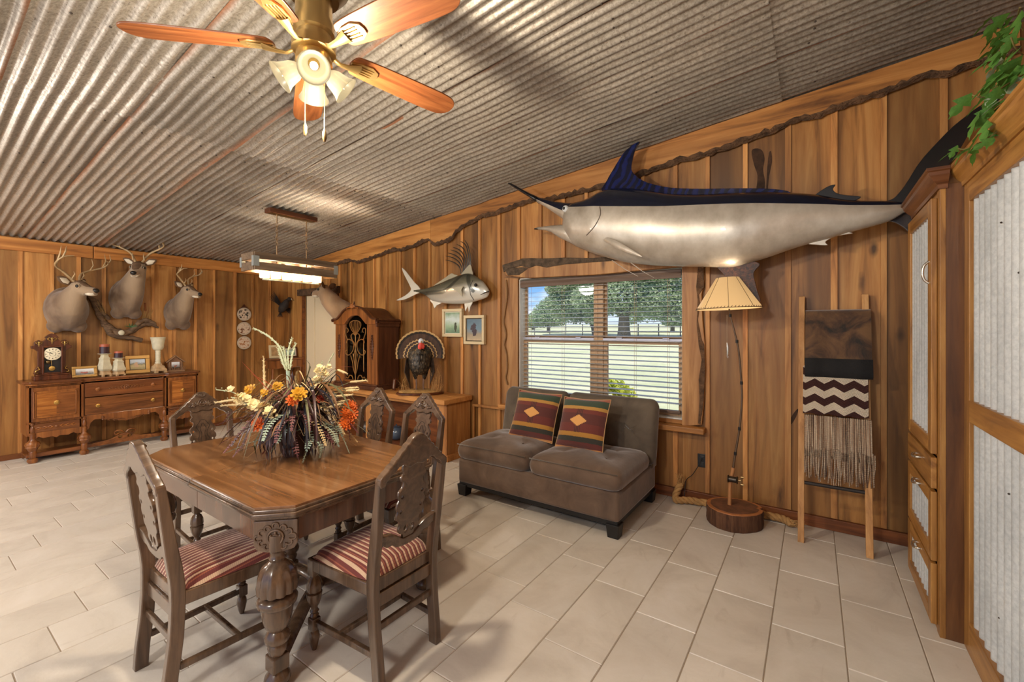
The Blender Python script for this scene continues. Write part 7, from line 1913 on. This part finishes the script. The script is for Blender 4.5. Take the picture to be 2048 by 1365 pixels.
lf = [(0, 0), (.20, -.16), (.42, -.34), (.46, -.10), (.62, -.20), (.80, -.14), (.86, -.04), (1, 0), (.86, .04), (.80, .14), (.62, .20), (.46, .10), (.42, .34), (.20, .16)]
g = G(); vs = [(x, y, .10*abs(y) - .12*x*x) for x, y in lf]; mid = [(.3, 0, -.03), (.6, 0, -.06)]
g.add(vs + mid, [(0,1,14),(1,2,3,14),(3,4,15,14),(4,5,6,15),(6,7,15),(7,8,15),(8,9,10,15),(10,11,14,15),(11,12,13,14),(13,0,14)])
leafm = bpy.data.meshes.new('leaf'); leafm.from_pydata(g.v, [], g.f); leafm.materials.append(M['ivy']); leafm.polygons.foreach_set('use_smooth', [True]*len(leafm.polygons))
leafp = leafm.copy(); leafp.materials.clear(); leafp.materials.append(M['ivy_pale'])
rr = random.Random(12)
lv = [(1945,185,.53,.11,0),(1960,222,.53,.12,0),(1972,195,.55,.10,0),(1985,160,.57,.10,0),(1998,185,.58,.09,1),(2008,195,.58,.08,1),(1985,208,.56,.10,0),(1975,240,.53,.10,0),(1962,262,.52,.10,0),(1985,255,.55,.09,0),(1955,285,.52,.09,0),(1948,292,.52,.08,0),(1928,300,.51,.07,0),(1912,298,.50,.07,0),(1916,290,.50,.06,0),(2020,150,.62,.11,0),(2035,130,.66,.13,0),(2030,100,.66,.13,0),(2040,78,.70,.13,0),(2044,50,.72,.12,0),(2030,40,.72,.13,0),(2044,20,.70,.12,0),(2010,140,.60,.10,0),(2000,170,.57,.10,0),(2045,180,.66,.12,0),(2030,190,.64,.10,0),(2020,215,.60,.10,0),(2000,225,.57,.09,0),(1990,275,.54,.07,0),(2046,110,.68,.12,0)]
for k in range(46): 
    lv.append((rr.uniform(1990, 2050), rr.uniform(20, 215), rr.uniform(.62, .80), rr.uniform(.08, .12), int(rr.random() < .2)))
for x, y, X, s, pale in lv:
    if y > 1.15 * (2048 - x) + 240 and X > .58: continue
    o = bpy.data.objects.new('leaf', leafp if pale else leafm); COL.objects.link(o); o.parent = iv
    o.location = ip(x, y, X); o.scale = (s, s, s)
    o.rotation_euler = (rr.uniform(-.6, .6), rr.uniform(.3, 1.3), math.pi + rr.uniform(-1.1, 1.3))

# ================================================================== autumn flower arrangement on the dining table
FC = Vector((-2.50, 1.385, 0)); FD = -SN*FC.x + CS*FC.y
EX, ED = Vector((CS, SN, 0)), Vector((-SN, CS, 0))
fa = thing('flower_arrangement', 'large autumn arrangement of dried leaves and silk flowers on the dining table', 'flower arrangement', (FC.x, FC.y, TZ))
FL = Vector(fa.location)
def fp(x, y, dd=0):
    d = FD + dd; r_ = ray(x, y); return Vector((r_[0]*d, r_[1]*d, CAMH + r_[2]*d)) - FL
M['dkleaf'] = plain('burgundy_blade', (62,38,40), .35, var=.35); M['olive'] = plain('olive_blade', (104,102,72), .45, var=.3); M['rustleaf'] = plain('rust_blade', (124,88,56), .55, var=.3); M['redblade'] = plain('red_blade', (176,66,46), .45); M['inkleaf'] = plain('ink_blade', (44,44,54), .3, var=.3)
M['wheatgrass'] = plain('fine_grass', (150,120,82), .8, var=.4); M['wheat'] = plain('wheat_ear', (214,190,140), .7, bumps=(140, .8), var=.15); M['fern'] = plain('pale_fern', (158,176,156), .6, var=.15); M['plumfern'] = plain('plum_fern', (112,66,66), .6, var=.2)
M['creamf'] = plain('cream_petal', (232,212,160), .6, var=.1); M['yellowf'] = plain('yellow_rose', (206,152,34), .55, var=.15); M['orangef'] = plain('orange_mum', (206,96,26), .6, var=.2); M['budg'] = plain('bud_green', (170,176,140), .6); M['cactus'] = plain('pale_plume', (186,192,156), .7, var=.1)
G().lathe([(.07, 0), (.085, .03), (.095, .10), (.10, .16), (.09, .165), (.075, .12)], 24).build('urn', plain('wicker_urn', (70,44,34), .7, bumps=(60, 1.0)), fa, smooth=60)
G().ball((0, 0, .17), .105, 14, 8, (1, 1, .6)).build('moss', plain('dark_moss', (46,38,28), .95, bumps=(60, 1)), fa, smooth=180)
def blade(pts, w, mat, name='leaf_blade', twist=0):
    P = [Vector(p) for p in smooth_poly([tuple(p) for p in pts], 4, False)]; n = len(P); L_, Mi, R_ = [], [], []
    for i, p in enumerate(P):
        t = (P[min(i+1,n-1)] - P[max(i-1,0)]).normalized(); s = t.cross(Vector((0,0,1)))
        if s.length < .05: s = EX.copy()
        s.normalize(); u = s.cross(t); f = i/(n-1); ww = w * (math.sin(math.pi * min(1, f*.9 + .12)) ** .7) * (1 if f < .98 else .05)
        s = (s*math.cos(twist*f) + u*math.sin(twist*f)); L_.append(p - s*ww + u*ww*.35); Mi.append(p); R_.append(p + s*ww + u*ww*.35)
    return G().grid([L_, Mi, R_]).build(name, mat, fa, smooth=180, fix=False)
rr = random.Random(31)
O = Vector((0, 0, .20))
mats = ['dkleaf', 'dkleaf', 'inkleaf', 'olive', 'rustleaf', 'dkleaf']
for k in range(92):      # short blades falling straight over the urn
    a = 2*math.pi*k/92 + rr.uniform(-.1, .1); rad = rr.uniform(.11, .23); d = Vector((math.cos(a), math.sin(a), 0)); sw_ = Vector((-d.y, d.x, 0))*rr.uniform(-.04, .04)
    top_ = O + d*rad*.55 + Vector((0, 0, rr.uniform(.05, .12)))
    blade([O + d*.04 + Vector((0,0,.03)), top_, d*rad*.92 + sw_*.5 + Vector((0,0,rr.uniform(.15,.22))), d*rad*1.05 + sw_ + Vector((0,0,.09)), d*rad + sw_*1.3 + Vector((0,0,rr.uniform(.008,.05)))], rr.uniform(.006, .012), M[rr.choice(['dkleaf', 'inkleaf', 'inkleaf', 'dkleaf', 'olive', 'dkleaf'])])
for k in range(84):      # longer arching leaves
    a = 2*math.pi*k/84 + rr.uniform(-.15, .15); rad = rr.uniform(.24, .43); d = Vector((math.cos(a), math.sin(a), 0)); sw_ = Vector((-d.y, d.x, 0))*rr.uniform(-.08, .08)
    z1 = rr.uniform(.24, .42); z2 = rr.uniform(.06, .30)
    blade([O + d*.03, d*rad*.45 + Vector((0,0,z1)), d*rad*.8 + sw_*.6 + Vector((0,0,(z1+z2)*.55)), d*rad + sw_ + Vector((0,0,z2))], rr.uniform(.004, .010), M[rr.choice(mats)])
for k in range(76):      # upright crown
    a = rr.uniform(0, 2*math.pi); rad = rr.uniform(.06, .30); d = Vector((math.cos(a), math.sin(a), 0)); h = rr.uniform(.30, .52) - rad*.3; sw_ = Vector((-d.y, d.x, 0))*rr.uniform(-.08, .08)
    blade([O + d*.02, O + d*rad*.3 + Vector((0,0,h*.5)), d*rad*.7 + sw_*.4 + Vector((0,0,h)), d*rad*1.05 + sw_ + Vector((0,0,h - rr.uniform(-.03,.12)))], rr.uniform(.003, .007), M[rr.choice(['dkleaf', 'olive', 'rustleaf', 'dkleaf', 'olive', 'plumfern', 'inkleaf', 'wheat'])])
g = G()
for k in range(260):     # fine dried grass between the leaves
    a = rr.uniform(0, 2*math.pi); rad = rr.uniform(.10, .36); d = Vector((math.cos(a), math.sin(a), 0)); h = max(.1, rr.uniform(.14, .46) - rad*.3); sw_ = Vector((-d.y, d.x, 0))*rr.uniform(-.06, .06)
    g.tube([O + d*.04, d*rad*.55 + Vector((0,0,h + .04)), d*rad + sw_ + Vector((0,0,h - rr.uniform(0,.06)))], [.0014, .0012, .0006], 3)
tag(g.build('dried_grass', M['wheatgrass'], fa), kind='stuff')
for (x0,y0),(xm,ym),(x1,y1),m_,w_ in (((590,835),(545,790),(482,722),'redblade',.006), ((580,820),(540,770),(498,748),'redblade',.004), ((620,800),(665,740),(715,735),'redblade',.004), ((620,810),(650,770),(682,742),'dkleaf',.010), ((640,805),(672,750),(690,790),'inkleaf',.010), ((560,840),(500,860),(440,910),'dkleaf',.012), ((575,850),(530,885),(458,908),'dkleaf',.014), ((600,840),(660,830),(722,795),'olive',.005), ((590,800),(585,740),(605,735),'dkleaf',.006), ((610,770),(620,735),(612,720),'olive',.006)):
    blade([O, fp(x0, y0, -.05), fp(xm, ym, -.06), fp(x1, y1, -.06)], w_, M[m_])
def ear(p0, p1, r_, mat, name):
    v = p1 - p0; P = [p0 + v*t for t in (0, .1, .3, .6, .85, 1)]; s = G().tube(P, [r_*.5, r_*.9, r_, r_*.9, r_*.6, r_*.15], 7)
    n_ = int(v.length/.008); q = v.normalized(); sd = q.orthogonal().normalized(); 
    for i in range(n_):
        c_ = p0 + v*(i/n_); a = i*2.4; dd_ = (sd*math.cos(a) + q.cross(sd)*math.sin(a)); s.tube([c_ + dd_*r_*.6, c_ + dd_*r_*1.5 + q*.010], [r_*.35, .0006], 4)
    return s.build(name, mat, fa)
for x0, y0, x1, y1 in ((700,765,736,761),(690,778,718,775),(692,782,719,780),(672,793,707,790),(660,808,700,800),(665,802,695,812),(655,816,690,806),(675,740,696,748),(640,815,680,815),(500,800,470,812),(505,808,440,812),(470,800,428,806),(520,800,545,760),(530,790,527,712)):
    dd = rr.uniform(-.12, .1); ear(fp(x0, y0, dd), fp(x1, y1, dd), .007, M['wheat'], 'wheat_ear'); G().tube([O + Vector((0,0,.05)), (O + fp(x0, y0, dd))/2 + Vector((0,0,.05)), fp(x0, y0, dd)], .0022, 5).build('stem', M['olive'], fa)
# tall pale plumes
for pts, r_ in (([(574,745),(562,700),(538,674),(506,656)], .008), ([(571,740),(562,715),(556,696)], .009), ([(574,740),(570,712),(566,694)], .008), ([(577,738),(576,705),(584,676)], .008), ([(580,740),(584,712),(592,686)], .009)):
    P = smooth_poly([tuple(fp(x, y, .02)) for x, y in pts], 5, False); n_ = len(P)
    s = G().tube(P, [r_*(.4 + .6*math.sin(math.pi*min(1, .15 + .8*i/(n_-1)))) for i in range(n_-1)] + [.001], 6, sq=.5)
    for i in range(n_ - 1):
        for q in range(4):
            p = Vector(P[i]).lerp(Vector(P[i+1]), q/4); v = (Vector(P[i+1]) - Vector(P[i])).normalized(); sd = v.orthogonal().normalized(); a_ = rr.uniform(0, 6.3); dd_ = sd*math.cos(a_) + v.cross(sd)*math.sin(a_)
            s.tube([p + dd_*r_*.4, p + dd_*r_*1.25 + v*.009], [r_*.3, .0006], 4)
    s.build('pale_plume', M['cactus'], fa, smooth=60)
G().tube([O, fp(578, 790, .02), fp(576, 742, .02)], [.012, .009, .012], 8).build('plume_stalk', M['fern'], fa, smooth=60)
# ferns
def fern(pts, mat, w_=.026):
    P = smooth_poly([tuple(p) for p in pts], 6, False); n_ = len(P); g = G().tube(P, .0018, 4)
    for i in range(2, n_):
        p = Vector(P[i]); t = (Vector(P[min(i+1,n_-1)]) - Vector(P[i-1])).normalized(); s = t.cross(Vector((0,0,1))).normalized(); f = i/(n_-1); ww = w_*(1.1 - f)*min(1, f*4) + .004
        for q in (-1, 1):
            e_ = p + s*q*ww + t*.006; g.add([p - t*.003, e_ - t*.002 + Vector((0,0,.003)), e_ + t*.003, p + t*.004], [(0,1,2,3)])
    g.build('fern_frond', mat, fa, fix=False)
for (a, b, c_), m_, dd in ((((570,860),(555,885),(543,905)), 'fern', -.18), (((660,850),(680,865),(698,905)), 'fern', -.1), (((655,855),(672,880),(677,893)), 'fern', -.14), (((620,870),(615,895),(606,925)), 'fern', -.2), (((540,850),(480,868),(440,888)), 'plumfern', -.1), (((530,830),(470,838),(435,850)), 'plumfern', -.05), (((545,870),(490,890),(455,905)), 'fern', -.12), (((645,860),(662,880),(668,900)), 'plumfern', -.1), (((560,870),(540,892),(526,908)), 'plumfern', -.18), (((520,820),(470,822),(446,846)), 'plumfern', .0), (((585,870),(592,900),(600,930)), 'plumfern', -.2), (((640,840),(690,850),(700,880)), 'plumfern', -.02), (((600,860),(640,890),(640,915)), 'fern', -.16)):
    fern([O + Vector((0,0,.02)), fp(*a, dd*.6), fp(*b, dd), fp(*c_, dd)], M[m_])
for k in range(26):
    a = 2*math.pi*k/26 + rr.uniform(-.1,.1); rad = rr.uniform(.26, .42); d = Vector((math.cos(a), math.sin(a), 0)); z2 = rr.uniform(.05, .22)
    fern([O + d*.03, d*rad*.5 + Vector((0,0,rr.uniform(.22,.30))), d*rad*.85 + Vector((0,0,z2 + .06)), d*rad + Vector((0,0,z2))], M[rr.choice(['plumfern', 'plumfern', 'dkleaf', 'fern', 'wheat'])], rr.uniform(.02, .032))
# blossoms
def petals(c, n_, r0, mat, name, layers=3, up=Vector((0,0,1)), cup=.6):
    up = up.normalized(); s = up.orthogonal().normalized(); q = up.cross(s); g = G()
    for l in range(layers):
        k = r0 * (1 - .27*l); lift = cup * l / layers
        for i in range(n_ - l):
            a = 2*math.pi*(i + .5*l)/(n_ - l); d = s*math.cos(a) + q*math.sin(a); e_ = up.cross(d); o_ = c + up*(.012*l)
            w_ = k*2.2/(n_-l) 
            vs = [o_, o_ + d*k*.5 - e_*w_ + up*k*(.25 + lift), o_ + d*k*(1 - lift*.4) - e_*w_*.7 + up*k*(.35 + lift*1.3), o_ + d*k*(1.04 - lift*.4) + e_*w_*.1 + up*k*(.28 + lift*1.3), o_ + d*k*(1 - lift*.4) + e_*w_*.8 + up*k*(.38 + lift*1.3), o_ + d*k*.5 + e_*w_ + up*k*(.25 + lift)]
            g.add(vs, [(0,1,2,3),(0,3,4,5)])
    return g.build(name, mat, fa, smooth=180, fix=False)
VW = -ED*.8 + Vector((0, 0, .6))
for x, y, dd, r_, m_, nm, n_, ly in ((503,782,-.16,.036,'yellowf','yellow_rose',7,4), (530,788,-.16,.022,'yellowf','yellow_rose',6,3), (598,790,-.22,.042,'yellowf','yellow_rose',8,4), (586,802,-.22,.036,'orangef','orange_mum',10,5), (698,830,-.02,.050,'orangef','orange_mum',14,6), (693,848,-.04,.042,'orangef','orange_mum',12,5), (518,850,-.24,.040,'orangef','orange_mum',10,5), (700,815,.0,.040,'orangef','orange_mum',12,5), (556,775,-.12,.03,'yellowf','yellow_rose',7,4), (640,800,-.05,.026,'redblade','red_blossom',6,3)):
    c_ = fp(x, y, dd); petals(c_, n_, r_, M[m_], nm, ly, VW + EX*rr.uniform(-.4,.4) + (c_ - O).normalized()*.8)
def spray(pts, n_, r_, dd):
    P = smooth_poly([tuple(fp(x, y, dd)) for x, y in pts], 6, False); G().tube([O] + P, .003, 5).build('stem', M['budg'], fa, smooth=60); N = len(P)
    for i in range(n_):
        f = i/(n_-1); p = Vector(P[min(N-1, int(f*(N-1)))]) + Vector((rr.uniform(-.018,.018), rr.uniform(-.018,.018), rr.uniform(-.018,.018)))
        if f > .78: G().ball(p, .008*(1.4-f), 7, 5).build('flower_bud', M['budg'], fa, smooth=180)
        else: petals(p, 5, r_*(1.15 - .6*f), M['creamf'], 'cream_blossom', 2, VW + Vector((rr.uniform(-.8,.8), rr.uniform(-.8,.8), rr.uniform(-.3,.8))), .5)
spray([(545,830),(520,815),(490,800),(465,785),(432,780)], 17, .028, -.22)
spray([(530,820),(500,812),(478,800),(462,795)], 9, .026, -.2)
spray([(625,800),(640,760),(652,735),(668,706)], 16, .024, .06)
spray([(630,790),(632,760),(640,735),(645,722)], 9, .024, .10)
